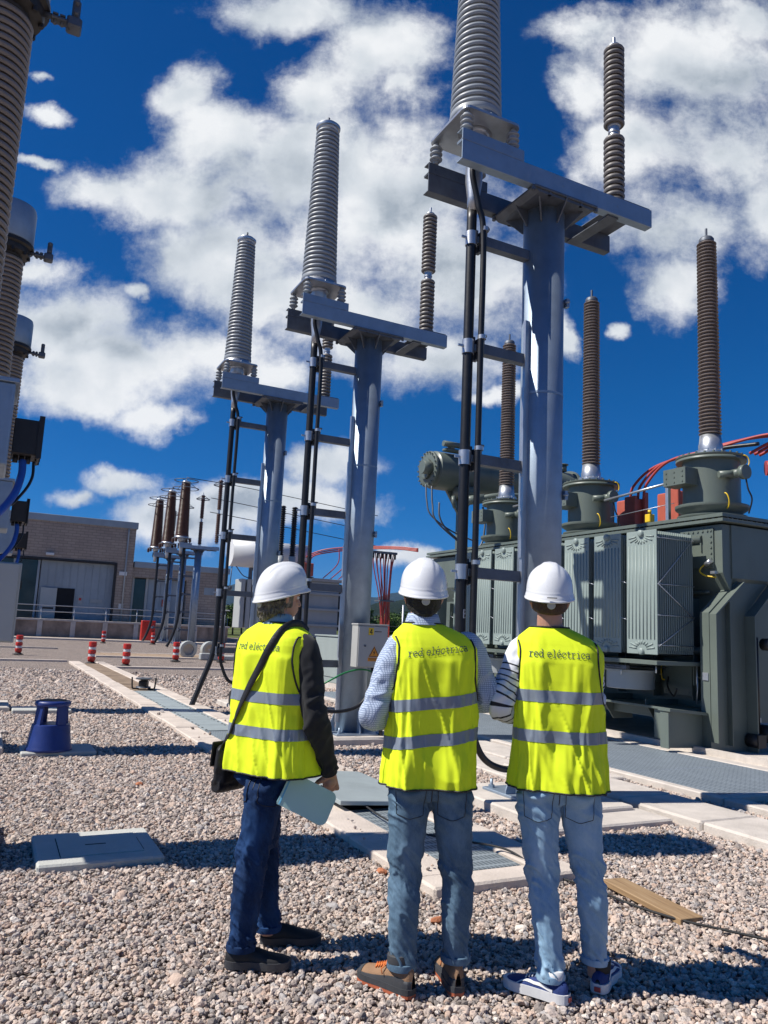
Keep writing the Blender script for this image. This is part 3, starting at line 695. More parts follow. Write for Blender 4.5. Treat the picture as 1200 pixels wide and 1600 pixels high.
c.prism([(0.032, 0.245), (0.008, 0.205), (0.022, 0.205), (0.016, 0.168), (0.042, 0.214), (0.028, 0.214)], 'y', -0.1156, -0.1150)
for zz in (0.105, 0.122): c.box(-0.055, 0.105, -0.1150, -0.1146, zz, zz+0.006)
c.build('warning_symbol', M['ink'], wl)
cable('box_cable', [L(4.86, 9.9, 1.03), L(4.86, 9.85, 0.92), L(4.80, 9.8, 0.72), L(4.62, 9.78, 0.52), L(4.35, 9.8, 0.44), L(4.0, 9.85, 0.46), L(3.6, 9.9, 0.5)], 0.024, M['black'], 'black cable looping left from under the junction box', 'cable')
cable('box_cable', [L(4.98, 9.92, 1.03), L(4.99, 9.9, 0.8), L(5.02, 9.9, 0.4), L(5.05, 9.9, 0.02)], 0.028, M['black'], 'black cable dropping straight from the right of the junction box', 'cable')
cable('earth_wire', [L(4.1, 10.0, 0.75), L(4.25, 9.92, 0.85), L(4.45, 9.9, 0.95), L(4.68, 9.88, 1.0), L(4.88, 9.88, 0.95), L(5.0, 9.9, 0.75), L(5.03, 9.9, 0.4), L(5.03, 9.92, 0.05)], 0.012, M['green'], 'green earth wire curving round the foot of the middle post', 'cable')
M['trlight'] = mat('grey_green_enclosure', (0.30, 0.345, 0.33), 0.45, 0, 0.05, 2)

# rear bank of brown terminations far behind
seB = make_sealing_end(M['porc_rust'], True, 9.75); arB = make_arrester(M['porc_rust'], True)
for i, t in enumerate((47.5, 51.7, 55.9)):
    a = copy_tree(sup0); b = seB if i == 0 else copy_tree(seB); c = arB if i == 0 else copy_tree(arB)
    w_ = ['first', 'second', 'third'][i]; s = 11.0
    place(a, s, t, 0, ['distant steel post with beams, nearest of the far row', 'distant steel post with beams, middle of the far row', 'distant steel post with beams, farthest of the far row'][i], 'far row of steel posts')
    place(b, s-1.1, t, 6.31, ['large rust brown ribbed insulator with rings, rightmost of the far three', 'rust brown ribbed insulator with rings, middle of the far three', 'rust brown ribbed insulator with rings, leftmost of the far three'][i], 'far rust brown insulators')
    b.scale = (1.55, 1.55, 1.12)
    place(c, s+0.02, t, 6.25, ['slim dark arrester with a ring, right behind the largest brown insulator', 'slim dark arrester behind the middle brown insulator', 'slim dark arrester behind the leftmost brown insulator'][i], 'far slim arresters')
    c.scale = (1.0, 1.0, 1.45)
    cable('power_cable', [L(s-0.895, t, 6.2), L(s-0.9, t, 3), L(s-0.95, t, 1.6), L(s-1.2, t, 0.6), L(s-1.45, t, 0.02)], 0.09, M['black'], ['black cable below the largest far insulator', 'black cable below the middle far insulator', 'black cable below the leftmost far insulator'][i], 'cable', 'far black cables')
c = copy_tree(arB); place(c, 12.25, 48.2, 6.5, 'slim dark arrester with a ring on its own bracket, beside the leftmost near cable', 'far slim arresters'); c.scale = (1.1, 1.1, 1.9)
for i, (z0, z1, s1) in enumerate(((10.4, 9.9, 22), (9.3, 8.8, 22), (8.4, 7.9, 22))):
    cable('overhead_wire', [L(11.5 if i else 9.9, 47.5, z0), L(14, 47, z0-0.3), L(s1, 45, z1-0.9)], 0.022, M['black'], ['uppermost thin wire leaving the far brown insulators', 'middle thin wire leaving the far brown insulators', 'lowest thin wire leaving the far brown insulators'][i], 'wire', 'far thin wires')

# ================================================================== INSTRUMENT TRANSFORMERS ON THE LEFT
def make_ct():
    root = thing('instrument_transformer', 'x', 'transformer', (0, 0, 0))
    c = MB()
    c.lathe([(0.21, 3.13), (0.235, 3.15), (0.235, 3.22), (0.20, 3.28)], 32)
    c.lathe(shed_profile(0.185, 0.232, 3.28, 5.95, 0.062, 0.180, 0.226, 0.95), 40)
    c.build('porcelain_column', M['porc_tan'], root)
    f = MB(); f.lathe([(0.19, 5.94), (0.20, 5.98), (0.28, 6.01), (0.29, 6.05), (0.29, 6.08), (0.325, 6.10), (0.325, 6.14), (0.30, 6.15)], 36)
    for q in range(10): a = 2*PI*q/10; f.cyl((0.27*math.cos(a), 0.27*math.sin(a), 6.02), (0.27*math.cos(a), 0.27*math.sin(a), 5.98), 0.02, None, 6, None, False)
    f.build('head_flange', M['darkbox'], root)
    h = MB(); h.lathe([(0.30, 6.15), (0.312, 6.17), (0.312, 6.58), (0.30, 6.63), (0.22, 6.67), (0.001, 6.685)], 40); h.build('head_tank', M['galv'], root)
    t = MB(); t.cyl((0.28, -0.05, 6.07), (0.42, -0.05, 6.07), 0.022); t.box(0.33, 0.50, -0.09, -0.01, 6.045, 6.07, 0.006)
    for q in (0.36, 0.41, 0.46): t.cyl((q, -0.05, 6.02), (q, -0.05, 6.11), 0.015, None, 8); t.box(q-0.02, q+0.02, -0.08, -0.02, 6.085, 6.10, 0.004)
    t.box(0.44, 0.55, -0.10, 0.02, 6.02, 6.11, 0.014); t.box(0.47, 0.53, -0.08, 0.0, 6.10, 6.27, 0.014)
    for q in (6.14, 6.23): t.cyl((0.50, -0.12, q), (0.50, 0.04, q), 0.018, None, 8)
    t.build('terminal_clamp', M['galvd'], root)
    b = MB(); b.box(-0.40, 0.40, -0.30, 0.30, 2.53, 3.10, 0.01); b.box(-0.42, 0.42, -0.32, 0.32, 3.10, 3.13, 0.003)
    for q in (2.60, 2.68, 2.76): b.cyl((0.30, -0.305, q), (0.30, -0.295, q), 0.014)
    b.box(0.28, 0.37, -0.306, -0.3, 2.56, 3.06)
    b.build('base_box', M['galv'], root)
    s = MB(); s.box(-0.20, 0.08, -0.14, 0.14, 0.1, 2.53, 0.006)  # unseen support; column and cross arms shaped for the shadow they cast
    for z in (0.55, 1.15, 1.75): s.box(-0.28, 0.16, -0.30, 0.30, z, z+0.10); s.box(0.12, 0.17, -0.26, -0.1, z+0.2, z+0.42)
    s.box(-0.45, 0.35, -0.35, 0.35, 0.08, 0.10)
    s.build('support_frame', M['galv'], root)
    t = MB(); t.box(0.42, 0.585, -0.14, 0.14, 2.65, 2.90, 0.006)
    t.box(0.585, 0.60, -0.15, 0.15, 2.63, 2.93, 0.003)
    for q in range(3): t.box(0.575, 0.61, -0.15+q*0.13, -0.135+q*0.13, 2.63, 2.935)
    for q in (0.45, 0.49, 0.53): t.cyl((q, -0.05, 2.65), (q, -0.05, 2.60), 0.018, None, 8)
    t.build('terminal_box', M['darkbox'], root)
    h = MB(); h.tube(bez([(0.50, -0.05, 2.62), (0.50, -0.08, 2.50), (0.46, -0.14, 2.34), (0.34, -0.20, 2.16), (0.15, -0.28, 2.0), (-0.2, -0.3, 1.85)]), 0.026, 10); h.build('hose', M['bluehose'], root)
    h = MB(); h.tube(bez([(0.57, -0.05, 2.62), (0.57, -0.07, 2.5), (0.52, -0.10, 2.38), (0.42, -0.16, 2.26), (0.2, -0.22, 2.2), (-0.3, -0.3, 2.15)]), 0.010, 8); h.build('lead', M['black'], root)
    return root
ct = make_ct()
place(ct, -0.42, 5.95, 0, 'nearest and largest ribbed instrument transformer, cut off at the left edge')
cts = [ct]
for (s, t, lab) in ((-0.34, 10.3, 'ribbed instrument transformer with a steel drum head, second on the left edge'), (-0.20, 14.4, 'smallest ribbed instrument transformer with a drum head, on the left edge')):
    c = copy_tree(ct); place(c, s, t, 0, lab); cts.append(c)
for c in cts: c['group'] = 'instrument transformers along the left edge'
for i, (s, t) in enumerate(((-0.42, 5.95), (-0.34, 10.3), (-0.20, 14.4))):
    pd = MB(); pd.box(-0.7, 0.62, -0.55, 0.55, -0.2, 0.085, 0.015); struct('transformer_footing', pd, M['concrete'], L(s, t, 0)); NOSTONE.append((s-0.7, s+0.62, t-0.55, t+0.55))
cbx = thing('control_cabinet', 'light grey metal control cabinet at the left edge under the blue hoses', 'cabinet', L(-0.12, 9.95, 1.22))
c = MB(); c.box(-0.42, 0.38, -0.02, 0.24, 0, 0.92, 0.008); c.build('housing', M['cabinet'], cbx)
c = MB(); c.box(-0.40, 0.355, -0.045, -0.022, 0.015, 0.905, 0.005); d = c.build('door', M['cabinet'], cbx)
c = MB(); c.box(0.385, 0.40, 0.05, 0.08, 0.62, 0.72, 0.003); c.build('handle', M['ink'], d)
c = MB(); c.box(-0.02, 0.03, 0.05, 0.1, -1.14, 0, 0.003); c.box(-0.38, -0.33, 0.05, 0.1, -1.14, 0, 0.003); c.build('leg_frame', M['bluehose'], cbx)

# ================================================================== SMALL THINGS ON THE GROUND
# precast covers
def cover_slab(name, s0, s1, t0, t1, h, label, detail=False):
    r = thing(name, label, 'cover slab', L((s0+s1)/2, (t0+t1)/2, 0)); w, d = (s1-s0)/2, (t1-t0)/2
    c = MB(); c.box(-w, w, -d, d, -0.05, h, 0.012); c.build('rim', M['concrete_white'], r)
    if detail:
        c = MB(); c.box(-w*0.62, w*0.72, -d*0.62, d*0.62, h-0.01, h+0.006, 0.003); l_ = c.build('lid', M['concrete_white'], r)
        c = MB(); c.box(-0.07, 0.06, -0.008, 0.008, h+0.0062, h+0.0075)
        for (a, b_, e, f) in ((-w*0.635, -w*0.62, -d*0.62, d*0.62), (w*0.72, w*0.735, -d*0.5, d*0.3)): c.box(a, b_, e, f, h-0.004, h+0.0015)
        c.build('slot', M['void'], l_)
    NOSTONE.append((s0, s1, t0, t1)); return r
cover_slab('manhole_cover', 0.41, 1.17, 5.29, 6.03, 0.052, 'pale concrete manhole cover with a lifting slot, crossed by shadows', True)
cover_slab('cover_slab', 0.45, 1.24, 9.52, 10.1, 0.05, 'pale slab under the dark blue step stool')
cover_slab('cover_slab', 0.45, 1.32, 13.55, 14.1, 0.07, 'small pale slab beyond the step stool')
# kick stool
st = thing('step_stool', 'dark blue plastic step stool standing on a pale slab', 'stool', L(0.74, 9.72, 0.05))
c = MB(); c.lathe([(0.245, 0), (0.25, 0.012), (0.245, 0.03), (0.235, 0.05), (0.205, 0.27), (0.20, 0.285), (0.185, 0.29), (0.001, 0.29)], 40); c.build('base_drum', M['blueplastic'], st)
for q in range(4):
    a = R(45+90*q-12); c = MB(); T = Matrix.Rotation(a, 4, 'Z')
    c.prism([(0.19, 0.28), (0.165, 0.50), (0.145, 0.50), (0.15, 0.28)], 'y', -0.055, 0.055, T); c.build('pillar', M['blueplastic'], st)
c = MB(); c.lathe([(0.14, 0.485), (0.185, 0.487), (0.192, 0.50), (0.192, 0.525), (0.18, 0.54), (0.155, 0.545), (0.001, 0.543)], 40); c.build('top_step', M['blueplastic'], st)
c = MB(); c.lathe([(0.10, 0.546), (0.15, 0.547), (0.15, 0.549), (0.10, 0.549)], 30); c.build('tread_mat', M['rubber'], st)
# red and white posts
def make_post():
    r = thing('traffic_post', 'x', 'post', (0, 0, 0))
    c = MB(); c.lathe([(0.20, 0), (0.20, 0.02), (0.12, 0.05), (0.10, 0.08)], 20); c.build('foot', M['rubber'], r)
    z = 0.06
    for k_, (zz, m) in enumerate(((0.18, 'red'), (0.10, 'white'), (0.13, 'red'), (0.10, 'white'), (0.17, 'red'))):
        c = MB(); rr = 0.128 if m == 'red' else 0.110
        if k_ == 0: c.lathe([(0.06, z), (0.105, z+0.03), (rr, z+0.09), (rr, z+zz-0.01), (rr-0.015, z+zz)], 20)
        else: c.lathe([(rr-0.02, z), (rr, z+0.015), (rr, z+zz-0.015), (rr-0.02, z+zz)], 20)
        c.build('band', M['post_'+m] if 'post_'+m in M else M[m], r); z += zz
    return r
M['post_red'] = M['red']; M['post_white'] = M['white']
p0 = make_post(); POSTS = [((142, 1038), 'the first red and white post left of the trench boards'), ((196, 1042), 'red and white post standing beside the brown trench boards'), ((274, 1034), 'red and white post just left of the grey rings'),
  ((28, 1023), 'red and white post at the far left, beside the grey cabinet'), ((345, 1035), 'red and white post just right of the left bent cable'), ((161, 1005), 'small red and white post near the dock wall, on the left'), ((238, 1007), 'small red and white post in front of the far red cabinet')]
def gnd(px, py, z=0.0):
    d = fw + cr*((px-600)/FPX) + cu*((800-py)/FPX); k_ = (z-EYE)/d.z; return Vector((0, 0, EYE))+d*k_
for i, ((x, y), lab) in enumerate(POSTS):
    p = p0 if i == 0 else copy_tree(p0); q = gnd(x, y); p.location = (q.x, q.y, 0.01); p['label'] = lab; p['group'] = 'red and white posts on the gravel'
# grey rings and block
for i, (s, t, lab) in enumerate(((7.75, 34.0, 'grey concrete ring on edge, left of the pair by the far post foot'), (8.75, 34.2, 'grey concrete ring on edge, right of the pair'))):
    r = thing('concrete_ring', lab, 'concrete ring', L(s, t, 0.36)); T = Matrix.Rotation(R(90), 4, 'X') @ Matrix.Translation((0, 0, -0.2))
    c = MB(); c.lathe([(0.24, 0), (0.36, 0), (0.37, 0.02), (0.37, 0.38), (0.36, 0.40), (0.24, 0.40), (0.24, 0)], 28, T, False); c.build('ring', M['cabinet'], r)
    c = MB(); c.lathe([(0.001, 0.2), (0.238, 0.2)], 28, T, False); c.build('web', M['concrete'], r); r['group'] = 'concrete rings'
c = MB(); c.box(-0.45, 0.45, -0.15, 0.15, 0, 0.28, 0.03); c.box(0.5, 1.0, -0.12, 0.12, 0, 0.2, 0.04); o = c.build('concrete_block', M['cabinet']); o.location = L(8.4, 32.6, 0); o.rotation_euler = (0, 0, SA); tag(o, 'low grey concrete blocks in front of the two rings', 'block')
# small black device on the trench covers
dv = thing('ground_device', 'small black device with two upright arms and a round top on the trench covers', 'device', L(3.12, 17.6, 0.055), 0.0)
c = MB(); c.box(-0.09, 0.09, -0.09, 0.09, 0.02, 0.19, 0.02); c.box(-0.05, 0.05, -0.115, -0.09, 0.05, 0.14, 0.008); c.build('body', M['darkbox'], dv)
c = MB(); c.lathe([(0.09, 0.20), (0.17, 0.215), (0.18, 0.235), (0.16, 0.245), (0.001, 0.24)], 28); c.lathe([(0.15, 0.03), (0.16, 0.04), (0.15, 0.06), (0.10, 0.06)], 24); c.build('round_top', M['galvd'], dv)
for sx in (-1, 1):
    c = MB(); c.tube(bez([(sx*0.10, 0, 0.015), (sx*0.22, 0, 0.015), (sx*0.245, 0, 0.05), (sx*0.262, 0, 0.25)]), 0.017, 8); c.build('arm', M['rubber'], dv)
# plank, cord, brick scraps
pk = MB(); pk.box(-0.33, 0.33, -0.085, 0.085, 0, 0.034, 0.003); o = pk.build('wooden_plank', M['wood']); ctr = L(3.70, 3.62, 0.012); o.location = ctr; o.rotation_euler = (R(1), R(-1.5), SA+R(90)-R(3)); tag(o, 'short sawn wooden plank lying on the gravel behind the right-hand man', 'plank')
pts = [gnd(x, y, 0.03) for x, y in ((560, 1262), (600, 1290), (650, 1312), (720, 1326), (790, 1340), (850, 1362), (920, 1385), (985, 1412), (1060, 1436), (1130, 1452), (1210, 1470))]
pts = [Vector((p.x, p.y, (0.085 if i < 5 else 0.028))) for i, p in enumerate(pts)]
cable('extension_cable', pts, 0.0075, M['rubber'], 'thin dark cable crossing the trench end and the gravel to the right', 'cable')
def lump(name, px, py, sz, col, lab, grp=None):
    bm = bmesh.new(); bmesh.ops.create_icosphere(bm, subdivisions=2, radius=1)
    for v in bm.verts: v.co = Vector((v.co.x*sz[0], v.co.y*sz[1], v.co.z*sz[2]))*(1+0.18*float(vnoise(np.array([[v.co.x*2+px, v.co.y*2, v.co.z*2]]))[0]))
    me = bpy.data.meshes.new(name); bm.to_mesh(me); bm.free(); o = bpy.data.objects.new(name, me); COL.objects.link(o); me.materials.append(col)
    p = gnd(px, py); o.location = (p.x, p.y, 0.018); o.rotation_euler = (0, 0, px*0.7); return tag(o, lab, 'brick scrap', grp)
M['brick'] = mat('orange_brick', (0.46, 0.17, 0.08), 0.85, 0, 0.15, 20, 0.3, 60)
lump('brick_scrap', 683, 1443, (0.045, 0.02, 0.018), M['brick'], 'flat orange brick scrap between the boots of the middle man')
lump('brick_scrap', 596, 1366, (0.035, 0.03, 0.02), M['brick'], 'orange brick scrap by the near corner of the trench kerb')
lump('brick_scrap', 217, 1228, (0.04, 0.03, 0.02), M['brick'], 'orange brick scrap on the gravel beyond the manhole cover')

# ================================================================== BUILDING AND DOCK
T0 = 66.0
b1 = thing('switch_building', 'tall concrete block building with a pale blue sliding door, far left', 'building', L(0, T0, 0))
w = MB(); w.box(-22, -0.6, 0, 30, 0, 8.95); w.box(8.75, 10, 0, 30, 0, 8.95); w.box(-0.6, 8.75, 0, 30, 5.98, 8.95); w.box(-0.6, 8.75, 1.2, 30, 0, 5.98); w.build('wall', M['block'], b1)
w = MB(); w.box(-22.1, 10.12, -0.14, 30.2, 8.952, 9.5, 0.02); w.build('parapet', M['bluedoor'], b1)
w = MB(); w.box(-0.6, 8.75, -0.05, 0.02, 5.88, 6.06); w.box(8.60, 8.76, -0.04, 1.2, 1.2, 5.9); w.build('door_surround', M['darkbox'], b1)
w = MB(); w.box(3.1, 8.60, 0.5, 0.62, 1.2, 5.88)
for q in range(10): w.box(3.1+q*0.55, 3.13+q*0.55, 0.46, 0.5, 1.2, 5.86)
dr = w.build('sliding_door', M['bluedoor'], b1)
w = MB(); w.box(4.45, 5.75, 0.44, 0.4595, 1.25, 3.75); w.build('doorway', M['void'], dr)  # black sheet on the door paints the shade of the open doorway
w = MB(); w.box(3.25, 4.44, 0.30, 0.36, 1.3, 3.72, 0.01); lf = w.build('door_leaf', M['cabinet'], dr)
w = MB(); w.box(3.4, 4.3, 0.285, 0.30, 2.05, 2.2, 0.004); w.build('push_bar', M['darkbox'], lf)
w = MB(); w.box(6.05, 6.40, 0.42, 0.44, 2.6, 3.3); w.box(7.0, 7.9, 0.42, 0.44, 2.75, 3.0); w.build('notice', M['trafo_light'], dr)
w = MB(); w.box(6.12, 6.30, 0.40, 0.42, 2.85, 3.05); w.build('notice_print', M['red'], dr)
w = MB(); w.box(-0.55, 2.9, 0.5, 0.56, 1.3, 5.85); w.build('window', M['glass'], b1)
w = MB()
for q in (-0.6, 1.1, 2.85): w.box(q, q+0.16, 0.38, 0.498, 1.2, 5.86)
w.build('window_frame', M['bluedoor'], b1)
w = MB(); w.box(8.95, 9.55, -0.16, -0.01, 5.05, 5.35); w.box(9.15, 9.5, -0.05, -0.01, 2.3, 2.75); w.build('wall_box', M['white'], b1)
b2 = thing('low_building', 'lower concrete block building joined to the right of the tall one', 'building', L(0, T0+0.3, 0))
w = MB(); w.box(10.01, 10.12, 0, 26, 0, 5.8); w.box(14.6, 18.1, 0, 26, 0, 5.8); w.box(10.12, 14.6, 0, 26, 5.0, 5.8); w.box(10.12, 14.6, 1.0, 26, 0, 5.0); w.build('wall', M['block'], b2)
w = MB(); w.box(10.12, 18.22, -0.12, 26.2, 5.802, 6.3, 0.02); w.build('parapet', M['bluedoor'], b2)
w = MB(); w.box(11.45, 14.5, 0.5, 0.58, 1.2, 4.95)
for q in range(6): w.box(11.5+q*0.5, 11.53+q*0.5, 0.46, 0.5, 1.2, 4.95)
w.build('sliding_door', M['bluedoor'], b2)
w = MB(); w.box(10.35, 11.25, 0.5, 0.58, 1.3, 4.9); w.build('window', M['glass'], b2)
w = MB(); w.box(10.12, 10.33, 0.40, 0.6, 1.2, 5.0); w.box(11.27, 11.45, 0.40, 0.6, 1.2, 5.0); w.build('window_frame', M['cabinet'], b2)
w = MB(); w.box(12.7, 13.05, 0.42, 0.455, 2.7, 3.3); w.build('notice', M['redbox'], b2)
w = MB(); w.box(16.1, 17.0, -0.03, -0.002, 3.9, 4.5); w.build('wall_panel', M['bluedoor'], b2)
dk = thing('loading_dock', 'stained concrete loading dock in front of the buildings', 'loading dock', L(0, 62.9, 0))
w = MB(); w.box(-20, 17.5, 0.0, 3.0, 0, 1.16); w.build('wall', M['stain'], dk)
w = MB(); w.box(-20, 17.6, -0.08, 3.0, 1.162, 1.3, 0.01)
for q in range(17): w.box(-19.9+q*2.3, -19.55+q*2.3, -0.10, 0.0, 0, 1.16)
w.build('deck', M['concrete'], dk)
rl = thing('dock_railing', 'thin pale steel railing along the edge of the loading dock', 'railing', L(0, 63.0, 1.3))
w = MB()
for z in (0.55, 1.0): w.tube([(-20, 0, z), (17.3, 0, z)], 0.03, 8)
w.build('rail', M['alu'], rl)
for q in range(17):
    w = MB(); w.tube([(-19.72+q*2.3, 0, -0.5), (-19.72+q*2.3, 0, 1.0)], 0.035, 8); w.build('rail_post', M['alu'], rl)
w = MB()
for q in (9.4, -3.0): w.tube([(q, -0.12, 1.2), (q, -0.12, 8.9)], 0.06, 8)
w.build('drain_pipe', M['cabinet'], b1)
w = MB(); w.box(3.3, 3.9, -0.25, -0.08, 6.25, 6.45, 0.02); w.build('wall_lamp', M['white'], b1)
rc = thing('hydrant_cabinet', 'red metal cabinet on the ground by the dock wall', 'cabinet', L(10.05, 57.0, 0))
w = MB(); w.box(-0.48, 0.48, -0.2, 0.2, 0, 1.5, 0.02); w.build('housing', M['red'], rc)
w = MB(); w.box(-0.44, 0.44, -0.225, -0.202, 0.05, 1.45, 0.01); d = w.build('door', M['red'], rc)
w = MB(); w.box(0.30, 0.36, -0.25, -0.226, 0.7, 0.85); w.build('handle', M['darkbox'], d)

# ================================================================== MAIN TRANSFORMER
TR = thing('power_transformer', 'large grey green power transformer with radiators and three tall bushings on the right', 'transformer', L(0, 0, 0))
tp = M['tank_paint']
# tank: side wall set back behind the radiators; stepped near end; origin is the site origin so local x = s, y = t
c = MB()
c.box(9.72, 12.9, 8.05, 16.4, 0.62, 3.34)                  # body
c.box(9.54, 9.72, 7.86, 16.3, 2.62, 3.34)                  # upper shelf carrying the turrets
c.prism([(9.54, 2.62), (9.72, 2.62), (9.72, 2.30)], 'y', 7.86, 16.3)
c.box(9.72, 12.9, 7.84, 8.05, 2.55, 3.34)
c.prism([(7.845, 2.55), (8.05, 2.55), (8.05, 2.25)], 'x', 9.72, 12.9)
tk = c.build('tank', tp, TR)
c = MB(); c.box(9.44, 13.0, 7.76, 16.5, 3.37, 3.42, 0.004); c.box(9.46, 13.0, 7.78, 16.5, 3.445, 3.50, 0.004)
c.build('cover', tp, TR)
c = MB()
t = 7.86
while t < 16.3: c.box(9.478, 9.502, t-0.012, t+0.012, 3.421, 3.444); t += 0.105
s_ = 9.6
while s_ < 12.8: c.box(s_-0.012, s_+0.012, 7.795, 7.82, 3.421, 3.444); s_ += 0.105
c.build('cover_bolts', M['galvd'], TR)['kind'] = 'stuff'
# bolted hatch on the shelf
c = MB(); c.box(9.515, 9.538, 8.0, 8.62, 2.70, 3.30, 0.004)
for q in range(7): c.cyl((9.50, 8.04, 2.75+q*0.085), (9.515, 8.04, 2.75+q*0.085), 0.018, None, 6, None, False)
for q in range(6): c.cyl((9.50, 8.10+q*0.09, 3.26), (9.515, 8.10+q*0.09, 3.26), 0.018, None, 6, None, False)
for q in (8.2, 8.42): c.box(9.49, 9.513, q, q+0.02, 2.95, 3.15)
c.build('hatch', tp, TR)
# gusseted near-end duct
c = MB()
c.prism([(9.25, 0.10), (10.02, 0.02), (10.02, 2.02), (10.55, 2.52), (9.86, 2.52), (9.25, 2.02)], 'y', 7.88, 8.04)
c.build('end_duct', tp, TR)
c = MB()
c.box(9.26, 9.275, 7.76, 7.878, 0.2, 2.0); c.box(10.0, 10.02, 7.70, 7.878, 0.04, 2.0); c.prism([(9.26, 2.0), (9.87, 2.5), (9.89, 2.49), (9.28, 1.985)], 'y', 7.76, 7.878); c.prism([(10.0, 2.0), (10.54, 2.5), (10.56, 2.49), (10.02, 1.985)], 'y', 7.70, 7.878)
c.box(9.60, 9.612, 7.80, 7.878, 0.15, 2.2)
c.build('duct_flange', tp, TR)
c = MB(); c.prism([(8.50, 0.12), (8.52, 0.62), (9.24, 0.55), (9.24, 0.10)], 'y', 8.02, 8.05); c.prism([(8.50, 0.62), (8.50, 0.66), (9.24, 0.60), (9.24, 0.56)], 'y', 7.92, 8.14); c.box(8.50, 8.52, 7.95, 8.10, 0.12, 0.6)
c.build('jacking_bracket', tp, TR)
c = MB(); c.cyl((10.02, 7.86, 0.22), (10.02, 7.66, 0.22), 0.10, None, 20); c.cyl((10.35, 7.9, 0.30), (10.35, 7.70, 0.30), 0.13, None, 20); c.box(9.93, 10.1, 7.64, 7.66, 0.13, 0.31)
c.cyl((10.4, 7.88, 1.6), (10.4, 7.75, 1.6), 0.09, None, 16); c.cyl((10.22, 7.86, 0.3), (10.22, 7.86, 1.7), 0.03, None, 10)
c.build('valve', M['darkbox'], TR)
c = MB(); c.box(10.12, 10.20, 7.845, 7.86, 0.85, 0.93); c.box(10.12, 10.20, 7.845, 7.86, 0.70, 0.76); c.build('red_tag', M['red'], TR)
c = MB(); c.box(10.18, 10.26, 7.84, 7.86, 0.46, 0.53); c.build('rating_tag', M['alu'], TR)
# underframe, stiffeners, wheels
c = MB()
c.box(9.30, 12.8, 8.1, 16.2, 0.42, 0.62)
for t in np.arange(8.9, 16.2, 0.95): c.prism([(9.30, 0.30), (9.05, 0.62), (9.05, 0.70), (9.715, 0.70), (9.715, 0.30)], 'y', t, t+0.02)
c.box(8.95, 9.30, 8.1, 16.2, 0.585, 0.62, 0.003)
for t in np.arange(8.45, 16.3, 0.78): c.box(9.55, 9.718, t, t+0.02, 0.72, 2.25)
c.box(9.60, 9.718, 8.1, 16.3, 1.05, 1.08)
c.build('underframe', tp, TR)
for t in (8.55, 10.4, 13.0, 15.2):
    c = MB(); T = Matrix.Translation((9.10, t, 0.28)) @ Matrix.Rotation(PI/2, 4, 'Y')
    c.lathe([(0.12, -0.06), (0.17, -0.055), (0.17, -0.035), (0.145, -0.03), (0.145, 0.05), (0.05, 0.06), (0.05, 0.09)], 24, T)
    wh = c.build('wheel', M['galvd'], TR)
    c = MB(); c.box(9.0, 9.02, t-0.14, t+0.14, 0.16, 0.58); c.box(9.20, 9.22, t-0.14, t+0.14, 0.16, 0.58); c.build('wheel_fork', tp, wh)
c = MB(); c.box(9.53, 9.548, 8.45, 9.0, 0.78, 1.32, 0.003); T = None
for (tt, zz) in ((8.5, 0.83), (8.95, 0.83), (8.5, 1.27), (8.95, 1.27)): c.cyl((9.52, tt, zz), (9.53, tt, zz), 0.015, None, 8)
c.build('access_plate', tp, TR)
# drip of light paintless edges: lifting lugs
c = MB()
for t in (8.35, 9.1, 9.75): c.box(9.47, 9.55, t, t+0.03, 0.95, 1.45, 0.003)
c.build('lifting_lug', tp, TR)

